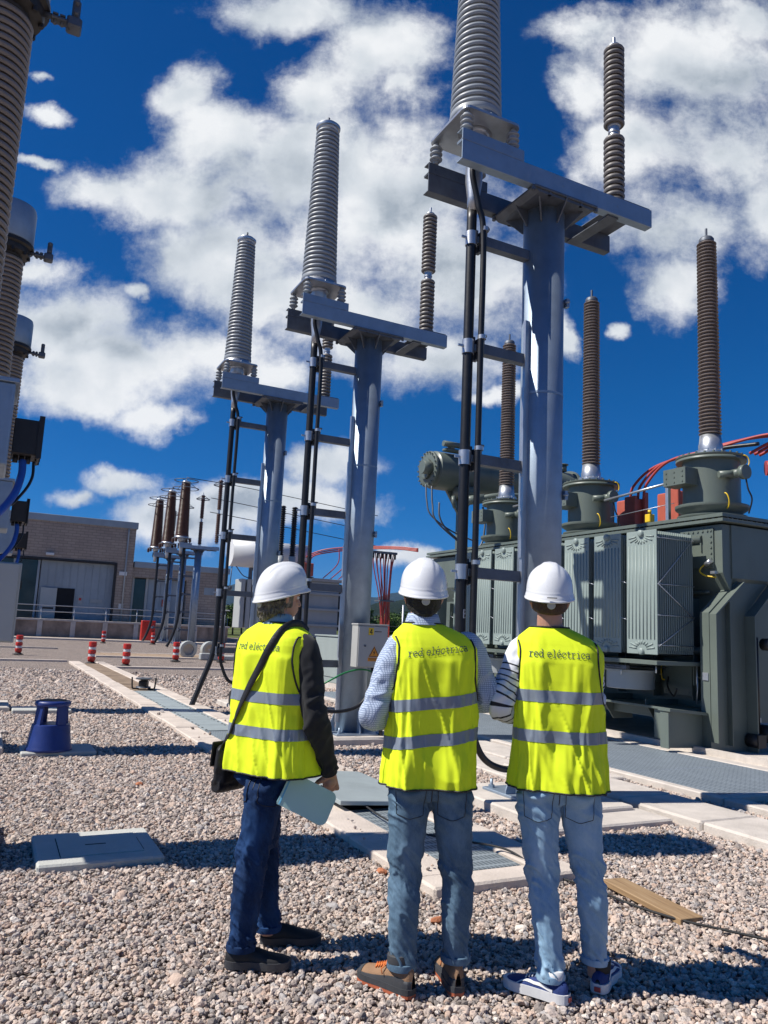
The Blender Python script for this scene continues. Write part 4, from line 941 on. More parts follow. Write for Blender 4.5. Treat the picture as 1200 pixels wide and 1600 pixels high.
# radiators
LBL = 0
def radiator(t0, braces=False):
    w = 0.60; x0 = 8.55; x1 = 9.30; zb, zt = 1.38, 3.20
    c = MB(); nf = 17
    for i in range(nf):
        x = x0+0.03+i*(x1-x0-0.06)/(nf-1)
        c.box(x-0.004, x+0.004, t0+0.012, t0+w-0.012, zb+0.02, zt-0.02)
        c.box(x-0.0055, x+0.0055, t0+0.0, t0+0.012, zb+0.07, zt-0.07); c.box(x-0.0055, x+0.0055, t0+w-0.012, t0+w, zb+0.07, zt-0.07)
    rd = c.build('radiator', M['trafo'], TR)
    c = MB(); c.box(x0-0.004, x0+0.012, t0, t0+w, zb, zt, 0.006)
    for i in range(8):
        y = t0+0.05+i*(w-0.10)/7; c.tube([(x0-0.004, y, zb+0.22), (x0-0.004, y, zt-0.22)], 0.011, 6, True, None)
    for (zc, sg) in ((zt-0.07, -1), (zb+0.07, 1)):
        for i in range(9):
            a = R(-80+160*i/8); y = t0+w/2; r0_, r1_ = 0.10, (0.22 if abs(a) > 0.9 else 0.16)
            c.tube([(x0-0.005, y+math.sin(a)*r0_, zc+sg*math.cos(a)*r0_*0.8), (x0-0.005, y+math.sin(a)*r1_*1.15, zc+sg*math.cos(a)*r1_*0.8)], 0.012, 6)
    c.build('front_panel', M['trafo'], rd)
    c = MB()
    for zc in (zt-0.04, zb+0.04):
        c.cyl((x0-0.03, t0+w/2, zc), (x0+0.02, t0+w/2, zc), 0.052, None, 16); c.cyl((x0+0.02, t0+w/2, zc), (9.72, t0+w/2, zc), 0.045, None, 12)
        c.sph((x0-0.03, t0+w/2, zc), 0.02, 0.052, 0.052, 12, 8)
    c.build('header_pipe', M['trafo'], rd)
    if braces:
        c = MB(); y = t0-0.012
        zs = [zb+0.10, zb+0.52, zb+1.0, zt-0.14]
        P = [(x0+0.01, zb+0.12), (x1-0.02, zb+0.55), (x0+0.01, zb+1.02), (x1-0.02, zt-0.10)]
        for a, b in zip(P[:-1], P[1:]): c.tube([(a[0], y, a[1]), (b[0], y, b[1])], 0.007, 6)
        P = [(x0+0.01, zb+1.02), (x1-0.02, zb+0.55), (x0+0.01, zb+0.12)]
        for z in (zb+0.14, zb+0.57, zb+1.02, zt-0.12): c.tube([(x0, y+0.004, z), (x1, y+0.004, z)], 0.006, 6)
        c.build('brace', M['alu'], rd)
    c = MB()
    for z in (zb+0.5, zb+1.05): c.tube([(x0, t0+w, z), (x0, t0+w+0.12, z+0.03)], 0.006, 6)
    c.build('tie_rod', M['alu'], rd)
for i, t in enumerate((8.18, 8.90, 9.62, 10.34, 11.66, 12.38, 13.10)): radiator(t, i == 0)
c = MB(); c.box(8.45, 9.7, 8.1, 13.8, 1.24, 1.30, 0.004); c.build('radiator_beam', tp, TR)
c = MB()
for z in (3.14, 1.46): c.tube([(9.52, 8.2, z), (9.52, 13.7, z)], 0.06, 12)
c.build('collector_pipe', tp, TR)
c = MB()
for t in (9.9, 11.4, 14.4, 15.6): c.cyl((9.72, t, 2.0), (9.60, t, 2.0), 0.11, None, 16); c.cyl((9.60, t, 2.0), (9.58, t, 2.0), 0.15, None, 16)
c.tube(bez([(9.66, 8.2, 2.35), (9.64, 9.5, 2.32), (9.64, 11.0, 2.36), (9.64, 13.0, 2.34), (9.66, 15.5, 2.36)]), 0.025, 8)
c.build('tank_flange', tp, TR)
c = MB(); c.box(9.525, 9.538, 8.86, 9.10, 2.80, 2.98, 0.002); c.box(9.236, 9.248, 7.9, 8.0, 1.05, 1.16, 0.002); c.build('rating_plate', M['alu'], TR)
c = MB()
for k_, t in enumerate((8.30, 9.05, 9.8, 10.6)): c.tube(bez([(9.05, t, 0.9), (9.2, t+0.2, 0.78+0.05*(k_ % 2)), (9.4, t+0.5, 0.9), (9.55, t+0.62, 1.05)]), 0.014, 6)
c.build('fan_lead', M['rubber'], TR)
for t, r_ in ((9.15, 0.36), (10.6, 0.36), (12.6, 0.36)):
    c = MB(); T = Matrix.Translation((8.98, t, 0))
    c.lathe([(r_-0.01, 0.84), (r_, 0.85), (r_, 1.10), (r_+0.03, 1.11), (r_+0.03, 1.13), (r_-0.02, 1.13)], 32, T)
    fan = c.build('fan_shroud', M['trafo_light'], TR)
    c = MB()
    for q in range(5): c.tube([(8.98-0.5, t-0.2+q*0.1, 1.17), (8.98+0.6, t-0.2+q*0.1, 1.17)], 0.012, 6)
    c.box(8.55, 8.62, t-0.35, t+0.35, 1.14, 1.2); c.cyl((8.98, t, 0.9), (8.98, t, 1.12), 0.09); c.build('fan_motor', M['galvd'], fan)
# small fittings at the near lower corner
c = MB()
for (s, t, z, dz) in ((8.62, 8.28, 1.12, 0.10), (8.60, 8.95, 1.05, 0.12), (9.35, 8.2, 1.24, -0.35)): c.tube([(s, t, z), (s, t, z+dz)], 0.012, 6)
c.tube([(9.3, 8.15, 1.3), (9.3, 8.14, 0.95), (9.27, 8.14, 0.7)], 0.008, 6)
c.build('drain_pipe', M['alu'], TR)

# turrets and bushings
for i, t in enumerate((8.42, 11.20, 13.95)):
    r = 0.43; cx = 10.0; T = Matrix.Translation((cx, t, 0))
    c = MB(); c.lathe([(r+0.09, 3.50), (r+0.09, 3.55), (r, 3.56), (r+0.02, 3.60), (r+0.11, 3.66), (r+0.12, 3.68), (r+0.12, 3.715), (r, 3.72), (r, 4.42), (r+0.10, 4.425), (r+0.10, 4.46)], 48, T)
    c.lathe([(r+0.10, 4.466), (r+0.10, 4.50), (0.26, 4.53), (0.22, 4.56)], 48, T)
    for q in range(24): a = 2*PI*q/24; c.cyl((cx+(r+0.06)*math.cos(a), t+(r+0.06)*math.sin(a), 4.50), (cx+(r+0.06)*math.cos(a), t+(r+0.06)*math.sin(a), 4.53), 0.018, None, 6, None, False)
    tu = c.build('turret', tp, TR)
    c = MB(); c.box(cx-r-0.26, cx-r+0.02, t-0.10, t+0.34, 4.0, 4.27, 0.004)
    for a in (4.05, 4.13, 4.21):
        for b in (-0.04, 0.12, 0.28): c.cyl((cx-r-0.27, t+b, a), (cx-r-0.26, t+b, a), 0.014, None, 6, None, False)
    c.build('terminal_box', tp, tu)
    c = MB(); c.cyl((cx-0.1, t-r-0.02, 4.16), (cx-0.1, t-r-0.22, 4.16), 0.07, None, 16); c.cyl((cx-0.1, t-r-0.22, 4.16), (cx-0.1, t-r-0.30, 4.16), 0.11, None, 20); c.cyl((cx-0.32, t-r+0.02, 4.14), (cx-0.1, t-r-0.10, 4.16), 0.055, None, 12)
    c.build('gauge', tp, tu)
    c = MB(); pts = [(cx-0.24+0.02*math.cos(a), t-r-0.03-0.06*math.sin(a), 3.62+0.13*(1-math.cos(a))*0.9) for a in [PI*q/10 for q in range(11)]]; c.tube(pts, 0.010, 6)
    pts = [(cx+0.10+0.07*math.sin(a), t-r-0.10-0.04*math.sin(a), 4.28+0.10*(1-math.cos(a))) for a in [PI*q/10 for q in range(11)]]; c.tube(pts, 0.010, 6)
    c.build('earth_strap', M['yellow'], tu)
    c = MB(); c.tube(bez([(cx-0.1, t-r-0.28, 4.08), (cx-0.08, t-r-0.30, 3.9), (cx-0.0, t-r-0.3, 3.75), (cx+0.05, t-r-0.2, 3.55)]), 0.013, 6); c.build('gauge_lead', M['rubber'], tu)
    # bushing
    c = MB(); c.lathe([(0.18, 4.56), (0.23, 4.57), (0.23, 4.60), (0.18, 4.62), (0.185, 4.72), (0.175, 4.74), (0.160, 4.88)], 36, T)
    for q in range(12): a = 2*PI*q/12; c.cyl((cx+0.21*math.cos(a), t+0.21*math.sin(a), 4.59), (cx+0.21*math.cos(a), t+0.21*math.sin(a), 4.63), 0.014, None, 6, None, False)
    bs_ = c.build('bushing', M['alu'], TR)
    c = MB(); c.lathe(shed_profile(0.132, 0.176, 4.88, 8.20, 0.060, 0.116, 0.156, 0.55), 36, T); c.build('porcelain', M['porc_brown'], bs_)
    c = MB(); c.lathe([(0.11, 8.20), (0.12, 8.21), (0.12, 8.26), (0.10, 8.29), (0.05, 8.31), (0.02, 8.32), (0.02, 8.46), (0.001, 8.465)], 28, T); c.build('bushing_cap', M['galvd'], bs_)
# conservator lying across the far end
T = Matrix.Translation((8.95, 15.7, 5.42)) @ Matrix.Rotation(PI/2, 4, 'Y')
c = MB(); c.lathe([(0.001, -0.02), (0.40, -0.02), (0.44, 0.0), (0.44, 0.05), (0.38, 0.06), (0.40, 0.10), (0.46, 0.14), (0.46, 4.25), (0.52, 4.26), (0.52, 4.34), (0.40, 4.42), (0.001, 4.50)], 40, T)
co = c.build('conservator', tp, TR)
c = MB()
for q in range(20): a = 2*PI*q/20; c.cyl((8.95-0.06, 15.7+0.41*math.cos(a), 5.42+0.41*math.sin(a)), (8.95-0.0, 15.7+0.41*math.cos(a), 5.42+0.41*math.sin(a)), 0.018, None, 6, None, False)
c.lathe([(0.22, -0.10), (0.25, -0.09), (0.25, -0.03)], 24, T); c.cyl((8.7, 15.55, 5.42), (8.95, 15.55, 5.42), 0.16, None, 20)
c.cyl((9.4, 15.4, 5.86), (9.4, 15.4, 6.08), 0.09); c.box(9.2, 9.75, 15.3, 15.5, 5.85, 5.92, 0.02); c.cyl((9.15, 15.35, 6.02), (9.6, 15.35, 6.02), 0.07); c.cyl((9.7, 15.35, 5.8), (9.7, 15.35, 6.0), 0.05)
c.cyl((12.9, 15.5, 5.86), (12.9, 15.5, 6.02), 0.09); c.cyl((12.9, 15.5, 6.02), (12.9, 15.5, 6.05), 0.13)
c.cyl((9.9, 15.5, 4.78), (9.9, 15.5, 5.02), 0.30, 0.34, 24)
c.build('conservator_fittings', tp, co)
c = MB()
for s in (9.9, 12.6): c.box(s-0.06, s+0.06, 15.6, 15.8, 3.5, 5.0, 0.004); c.prism([(s-0.45, 5.0), (s+0.45, 5.0), (s+0.06, 4.4), (s-0.06, 4.4)], 'y', 15.66, 15.74)
c.build('conservator_stand', tp, TR)
c = MB()
c.tube(bez([(9.0, 15.2, 4.55), (9.0, 15.15, 4.2), (9.2, 15.1, 3.9), (9.75, 15.0, 3.5)]), 0.02, 6); c.tube(bez([(8.9, 15.4, 4.95), (8.88, 15.3, 4.5), (8.95, 15.2, 4.1), (9.6, 15.0, 3.55)]), 0.02, 6); c.tube(bez([(8.8, 15.5, 5.0), (8.78, 15.4, 4.6), (8.85, 15.3, 4.25), (9.3, 15.1, 3.9), (9.9, 15.0, 3.7)]), 0.018, 6)
c.tube(bez([(9.95, 14.8, 4.5), (9.95, 14.7, 4.1), (9.9, 14.7, 3.7), (9.8, 14.7, 3.52)]), 0.022, 6)
c.build('oil_pipes', M['galvd'], co)
c = MB(); c.tube(bez([(9.6, 14.9, 4.62), (10.2, 14.4, 4.75), (11.4, 14.3, 4.80), (12.5, 14.3, 4.80)]), 0.065, 12); c.cyl((9.45, 15.0, 4.60), (9.9, 14.65, 4.68), 0.11, None, 16); c.cyl((9.30, 15.1, 4.58), (9.36, 15.05, 4.59), 0.15, None, 16); c.cyl((9.72, 14.80, 4.65), (9.78, 14.75, 4.66), 0.16, None, 16)
c.build('relay_pipe', tp, TR)
# hand rail, red covers and red cables on the lid
c = MB(); c.tube([(9.65, 8.9, 4.15), (9.65, 10.45, 4.05)], 0.022, 8); c.box(9.62, 9.68, 8.95, 9.01, 3.5, 4.15); c.box(9.62, 9.68, 12.3, 12.36, 3.5, 4.3); c.tube([(9.65, 12.3, 4.3), (9.65, 13.2, 4.28)], 0.022, 8)
c.tube([(9.75, 8.95, 3.82), (9.75, 10.4, 3.75)], 0.006, 6)
c.build('lid_rail', M['alu'], TR)
for (s, t) in ((11.0, 11.15), (11.0, 10.10)):
    c = MB(); c.box(s-0.14, s+0.16, t-0.26, t+0.28, 3.62, 4.30, 0.02); c.box(s-0.2, s-0.13, t-0.28, t+0.0, 3.66, 4.34, 0.01); c.box(s+0.0, s+0.10, t-0.34, t-0.27, 3.55, 4.42, 0.01); bx = c.build('bushing_cover', M['redbox'], TR)
    c = MB(); c.box(s-0.08, s+0.1, t-0.15, t+0.15, 3.5, 3.62); c.build('cover_base', M['darkbox'], bx)
c = MB()
for k_, (s, t, z, o_) in enumerate(((11.0, 11.2, 4.28, 0.0), (11.0, 11.0, 4.28, 0.14), (11.0, 10.85, 4.28, 0.26))):
    c.tube(bez([(s, t, z), (s, t-0.1, z+0.30), (s+0.1, t-0.55, z+0.62+o_*0.2), (s+0.3, t-1.4, z+0.78), (s+0.5, t-2.3, z+0.88), (s+0.6, t-3.1, z+0.75), (s+0.9, t-3.6, z+0.3)]), 0.026, 8)
c.build('phase_cable', M['redcable'], TR)
c = MB(); c.tube(bez([(11.0, 10.2, 4.3), (11.0, 10.2, 4.6), (11.1, 9.9, 4.85), (11.2, 9.3, 5.0), (11.4, 8.6, 5.0)]), 0.035, 8); c.tube(bez([(11.0, 10.0, 4.3), (11.0, 9.9, 4.55), (11.1, 9.5, 4.7), (11.2, 9.0, 4.8)]), 0.03, 8); c.build('phase_cable', M['black'], TR)
c = MB()
for o_ in (0, 0.12, 0.24):
    c.tube(bez([(10.9+o_, 8.4, 4.72), (11.0+o_, 8.0, 4.86), (11.2+o_, 7.5, 4.82), (11.5+o_, 6.9, 4.70)]), 0.027, 8)
    c.tube(bez([(11.35+o_, 7.5, 4.70), (11.38+o_, 7.52, 4.2), (11.2+o_, 7.7, 3.85), (11.0+o_, 7.9, 3.5)]), 0.028, 8)
c.cyl((10.75, 8.0, 4.38), (11.5, 7.4, 4.42), 0.12, None, 12)
c.build('phase_cable', M['redcable'], TR)
c = MB(); c.box(9.9, 10.02, 9.62, 9.74, 3.5, 3.74, 0.01); c.cyl((9.96, 9.68, 3.74), (9.96, 9.68, 3.82), 0.03); c.build('yellow_device', M['yellow'], TR)
c = MB(); c.tube(bez([(9.50, 8.12, 2.78), (9.45, 8.2, 2.66), (9.45, 8.1, 2.58), (9.5, 7.95, 2.55)]), 0.012, 6); c.build('earth_strap', M['yellow'], TR); c = MB(); c.tube(bez([(9.60, 8.9, 1.15), (9.5, 9.0, 1.22), (9.5, 9.0, 1.0), (9.6, 8.95, 1.02)]), 0.011, 6); c.build('earth_strap', M['yellow'], TR)
c = MB(); c.cyl((9.46, 8.1, 2.74), (9.46, 8.0, 2.80), 0.035, None, 10); c.box(9.44, 9.52, 7.92, 8.0, 2.60, 2.64); c.build('earth_clamp', M['alu'], TR)
c = MB(); c.box(8.3, 8.5, 13.9, 14.0, 0, 2.6); c.build('far_pipe', tp, TR)

# ================================================================== SECOND TRANSFORMER, FAR BEHIND
T2 = thing('power_transformer', 'smaller pale grey transformer with a white conservator drum, seen between the left and middle posts', 'transformer', L(0, 0, 0))
tl = M['trafo_light']
c = MB(); c.box(11.2, 13.0, 30.0, 36, 0.2, 3.45, 0.02); c.box(11.0, 13.1, 29.9, 36.1, 3.452, 3.58, 0.01)
for z in (0.9, 1.6, 2.25, 2.9): c.box(11.15, 13.05, 29.86, 29.998, z, z+0.09)
c.build('tank', tl, T2)
c = MB()
for q in range(16): c.box(13.05+q*0.045, 13.065+q*0.045, 30.1, 30.8, 1.5, 3.4)
c.box(13.04, 13.75, 30.105, 30.13, 1.5, 3.4)
c.build('radiator', M['darkbox'], T2)
for q in range(5):
    c = MB(); c.box(8.75+q*0.25, 8.93+q*0.25, 30.0, 30.9, 1.4, 3.35, 0.02); c.build('radiator', M['cabinet'], T2)
c = MB(); c.cyl((8.25, 30.2, 4.38), (11.5, 30.2, 4.38), 0.56, None, 32); c.cyl((9.3, 30.2, 4.38), (9.36, 30.2, 4.38), 0.58, None, 32); c.build('conservator', M['white'], T2)
c = MB(); c.box(9.1, 9.22, 30.15, 30.3, 3.3, 3.9); c.tube([(9.2, 30.2, 3.8), (9.9, 30.2, 3.4)], 0.05); c.tube([(8.35, 30.1, 3.9), (8.32, 30.1, 3.0)], 0.02, 6); c.sph((8.32, 30.1, 2.95), 0.10); c.tube(bez([(8.5, 30.1, 3.85), (8.8, 30.1, 3.5), (9.1, 30.1, 3.35), (9.2, 30.1, 3.0)]), 0.02, 6)
c.build('conservator_stand', M['galvd'], T2)
for s in (9.95, 10.45):
    c = MB(); c.lathe(shed_profile(0.09, 0.13, 4.30, 6.3, 0.09), 16, Matrix.Translation((s, 29.0, 0))); bu = c.build('bushing', M['black'], T2)
    c = MB(); c.cyl((s, 29.0, 3.6), (s, 29.0, 4.3), 0.14, None, 16); c.build('bushing_base', M['cabinet'], bu)
c = MB(); c.box(11.15, 11.6, 29.5, 29.9, 3.62, 4.15, 0.02); c.build('bushing_cover', M['redbox'], T2)
c = MB()
for q in range(3):
    c.tube(bez([(11.25+q*0.12, 29.7, 4.15), (11.35+q*0.12, 29.6, 4.45), (11.9+q*0.05, 29, 4.72-q*0.06), (13.0, 28, 4.85-q*0.05), (13.8, 26.5, 4.8-q*0.04), (14.3, 25.6, 4.7-q*0.05)]), 0.026, 8)
    c.tube(bez([(12.3+q*0.35, 28.6, 4.74), (12.32+q*0.35, 28.6, 4.3), (12.25+q*0.35, 28.8, 4.0), (12.2+q*0.35, 29.9, 3.6)]), 0.02, 6)
c.build('phase_cable', M['redcable'], T2)
rb = thing('cable_bundle', 'sheaf of red cables rising beside the middle post to a bar', 'cables', L(0, 0, 0))
c = MB(); random.seed(4)
for q in range(12):
    a = q/11; c.tube(bez([(12.05+a*0.36, 24+random.uniform(0, .3), 0.0), (12.05+a*0.36, 24+random.uniform(0, .3), 1.7), (12.0+a*0.36+random.uniform(-.03,.03), 24.1, 2.6), (11.75+a*0.72+random.uniform(-.05,.05), 24.1, 3.7), (11.68+a*0.86, 24.1, 4.22)]), 0.019, 7)
c.build('cable_sheaf', M['redcable'], rb)
c = MB(); c.box(11.6, 12.6, 24.05, 24.15, 4.22, 4.30); c.box(11.95, 12.5, 23.95, 24.4, 2.55, 2.60); c.box(11.4, 11.5, 24.0, 24.1, 0, 4.25); c.build('cable_bar', M['galvd'], rb)
for q in range(6):
    c = MB(); c.cyl((11.68+q*0.17, 24.1, 4.05), (11.68+q*0.17, 24.1, 4.22), 0.04, None, 8); c.build('cable_end', M['darkbox'], rb)
gc = thing('relay_cabinet', 'low grey green cabinet in front of the pale far transformer', 'cabinet', L(8.05, 17.8, 0))
c = MB(); c.box(0, 1.6, 0, 2.2, 0.15, 1.33, 0.01); c.box(-0.03, 1.63, -0.03, 2.23, 1.332, 1.37, 0.006); c.build('housing', M['trlight'], gc)
c = MB()
for q in range(2): c.box(0.04+q*0.79, 0.77+q*0.79, -0.02, -0.002, 0.3, 1.3, 0.006)
c.box(-0.02, -0.002, 0.05, 2.15, 0.3, 1.3, 0.006)
c.build('door', M['trlight'], gc)
c = MB(); c.box(0, 1.6, 0.0, 2.2, 0, 0.148)
c.build('plinth', M['concrete'], gc)
c = MB()
for q in range(5): c.box(0.12+q*0.3, 0.22+q*0.3, -0.012, -0.002, 0.18, 0.24)
c.build('vent', M['void'], gc)

# ================================================================== PEOPLE
DG = bpy.context.evaluated_depsgraph_get
def fuse(mb, voxel=0.006, smooth=6, fac=0.5):
    """join overlapping closed shapes into one continuous skin; returns mesh"""
    me = mb.mesh('tmp'); o = bpy.data.objects.new('tmp', me); COL.objects.link(o)
    r = o.modifiers.new('r', 'REMESH'); r.mode = 'VOXEL'; r.voxel_size = voxel; r.use_smooth_shade = True
    s = o.modifiers.new('s', 'SMOOTH'); s.iterations = smooth; s.factor = fac
    bpy.context.view_layer.update(); dg = bpy.context.evaluated_depsgraph_get()
    out = bpy.data.meshes.new_from_object(o.evaluated_get(dg)); bpy.data.objects.remove(o); return out
def coords(me):
    a = np.empty(len(me.vertices)*3, np.float32); me.vertices.foreach_get('co', a); return a.reshape(-1, 3).astype(float)
def normals(me):
    a = np.empty(len(me.vertices)*3, np.float32); me.vertices.foreach_get('normal', a); return a.reshape(-1, 3).astype(float)
def setco(me, c): me.vertices.foreach_set('co', c.astype(np.float32).ravel()); me.update()
def addobj(name, me, m, parent):
    o = bpy.data.objects.new(name, me); COL.objects.link(o); me.materials.clear(); me.materials.append(m); o.parent = parent
    me.polygons.foreach_set('use_smooth', [True]*len(me.polygons)); return o

def cloth(name, col, var=0.08, weave=420, rough=0.85, wear=None, sheen=0.0, check=None, spec=0.2):
    m = bpy.data.materials.new(name); m.use_nodes = True; nt = m.node_tree; b = NB(nt); bs = nt.nodes['Principled BSDF']
    tc = b.n('ShaderNodeTexCoord').outputs['Object']
    n = b.noise(tc, 9, 6, 0.62); c = b.ramp(n, [(0.3, tuple(x*(1-var) for x in col)), (0.7, tuple(min(1, x*(1+var)) for x in col))])
    if wear:
        n2 = b.noise(b.vm('MULTIPLY', tc, (1, 1, 0.45)), 7.5, 5, 0.6); c = b.mix(b.smooth(n2, 0.42, 0.68, 0, 0.75), c, wear)
        n3 = b.noise(b.vm('MULTIPLY', tc, (1, 1, 0.3)), 260, 2, 0.6); c = b.mix(b.smooth(n3, 0.35, 0.75, 0, 0.35), c, wear)
    if check:
        sx = b.n('ShaderNodeSeparateXYZ'); nt.links.new(tc, sx.inputs[0])
        f1 = b.m('FRACT', b.m('MULTIPLY', b.m('ADD', sx.outputs[0], sx.outputs[1]), 105)); f2 = b.m('FRACT', b.m('MULTIPLY', sx.outputs[2], 105))
        k_ = b.m('MAXIMUM', b.m('LESS_THAN', f1, 0.32), b.m('LESS_THAN', f2, 0.32)); c = b.mix(b.m('MULTIPLY', k_, 0.6), c, check)
    nt.links.new(c, bs.inputs['Base Color']); bs.inputs['Roughness'].default_value = rough; bs.inputs['Specular IOR Level'].default_value = spec
    if sheen: bs.inputs['Sheen Weight'].default_value = sheen
    bp = b.n('ShaderNodeBump'); bp.inputs['Strength'].default_value = 0.25; bp.inputs['Distance'].default_value = 0.001
    b.put(bp.inputs['Height'], b.noise(tc, weave, 2, 0.5)); nt.links.new(bp.outputs[0], bs.inputs['Normal']); return m
M['vest'] = cloth('fluorescent_yellow_mesh', (0.76, 0.90, 0.03), 0.03, 600, 0.7, spec=0.15)
M['band'] = cloth('grey_reflective_tape', (0.20, 0.235, 0.29), 0.06, 900, 0.38, spec=0.6)
M['denim_dark'] = cloth('dark_blue_denim', (0.006, 0.020, 0.062), 0.2, 420, 0.85, wear=(0.016, 0.055, 0.16))
M['denim_grey'] = cloth('grey_blue_denim', (0.075, 0.13, 0.19), 0.15, 420, 0.85, wear=(0.15, 0.24, 0.33))
M['denim_light'] = cloth('light_blue_denim', (0.22, 0.36, 0.50), 0.12, 420, 0.85, wear=(0.36, 0.50, 0.62))
M['sweater'] = cloth('charcoal_sweater', (0.022, 0.023, 0.026), 0.15, 300, 0.9, sheen=0.1)
M['shirt_blue'] = cloth('blue_check_shirt', (0.50, 0.58, 0.70), 0.04, 500, 0.8, check=(0.06, 0.10, 0.24))
M['collar_blue'] = cloth('pale_blue_shirt', (0.33, 0.48, 0.55), 0.04, 500, 0.8)
def stripe_mat():
    m = bpy.data.materials.new('striped_white_cotton'); m.use_nodes = True; nt = m.node_tree; b = NB(nt); bs = nt.nodes['Principled BSDF']
    at = b.n('ShaderNodeAttribute', attribute_name='along'); f = b.m('FRACT', b.m('MULTIPLY', at.outputs['Fac'], 34.0))
    k_ = b.m('MULTIPLY', b.m('LESS_THAN', f, 0.24), b.m('GREATER_THAN', at.outputs['Fac'], 0.13))
    nt.links.new(b.mix(k_, (0.70, 0.72, 0.76), (0.015, 0.017, 0.025)), bs.inputs['Base Color']); bs.inputs['Roughness'].default_value = 0.85; return m
M['shirt_stripe'] = stripe_mat()
def skin_mat():
    m = mat('skin', (0.50, 0.27, 0.19), 0.5, 0, 0.10, 14, 0.05, 300); m.node_tree.nodes['Principled BSDF'].inputs['Subsurface Weight'].default_value = 0.08
    m.node_tree.nodes['Principled BSDF'].inputs['Subsurface Radius'].default_value = (0.02, 0.008, 0.004); return m
M['skin'] = skin_mat()
M['helmet'] = mat('white_helmet_plastic', (0.74, 0.75, 0.76), 0.28, 0, 0.01, 4, coat=0.3)
M['hair_black'] = mat('black_hair', (0.010, 0.008, 0.007), 0.6, 0, 0.4, 60, 0.6, 120)
M['hair_brown'] = mat('short_brown_hair', (0.085, 0.045, 0.025), 0.7, 0, 0.35, 60, 0.6, 160)
M['hair_grey'] = mat('grey_brown_hair', (0.075, 0.062, 0.045), 0.6, 0, 0.6, 35, 0.8, 60, col2=(0.17, 0.15, 0.115))
M['text_ink'] = mat('dark_teal_print', (0.02, 0.055, 0.085), 0.6, 0, 0.05, 4)
M['boot_leather'] = mat('brown_nubuck', (0.27, 0.155, 0.085), 0.8, 0, 0.15, 14, 0.2, 150)
M['boot_sole'] = mat('dark_grey_rubber', (0.045, 0.047, 0.052), 0.65, 0, 0.15, 12)
M['boot_red'] = mat('rust_red_tread', (0.42, 0.11, 0.05), 0.7, 0, 0.1, 12)
M['lace'] = mat('orange_laces', (0.62, 0.16, 0.03), 0.7, 0, 0.15, 40)
M['navy'] = mat('navy_suede', (0.014, 0.035, 0.15), 0.8, 0, 0.15, 20, 0.2, 200)
M['shoewhite'] = mat('white_rubber', (0.66, 0.66, 0.66), 0.5, 0, 0.06, 12)
M['blackshoe'] = mat('black_shoe_leather', (0.010, 0.010, 0.011), 0.6, 0, 0.3, 14)
M['bag'] = mat('black_nylon', (0.010, 0.010, 0.012), 0.55, 0, 0.3, 14, 0.2, 90)
M['folder'] = mat('teal_grey_folder', (0.42, 0.60, 0.58), 0.55, 0, 0.02, 4)
M['folder_edge'] = mat('light_blue_folder_lining', (0.14, 0.42, 0.62), 0.5, 0, 0.03, 4)

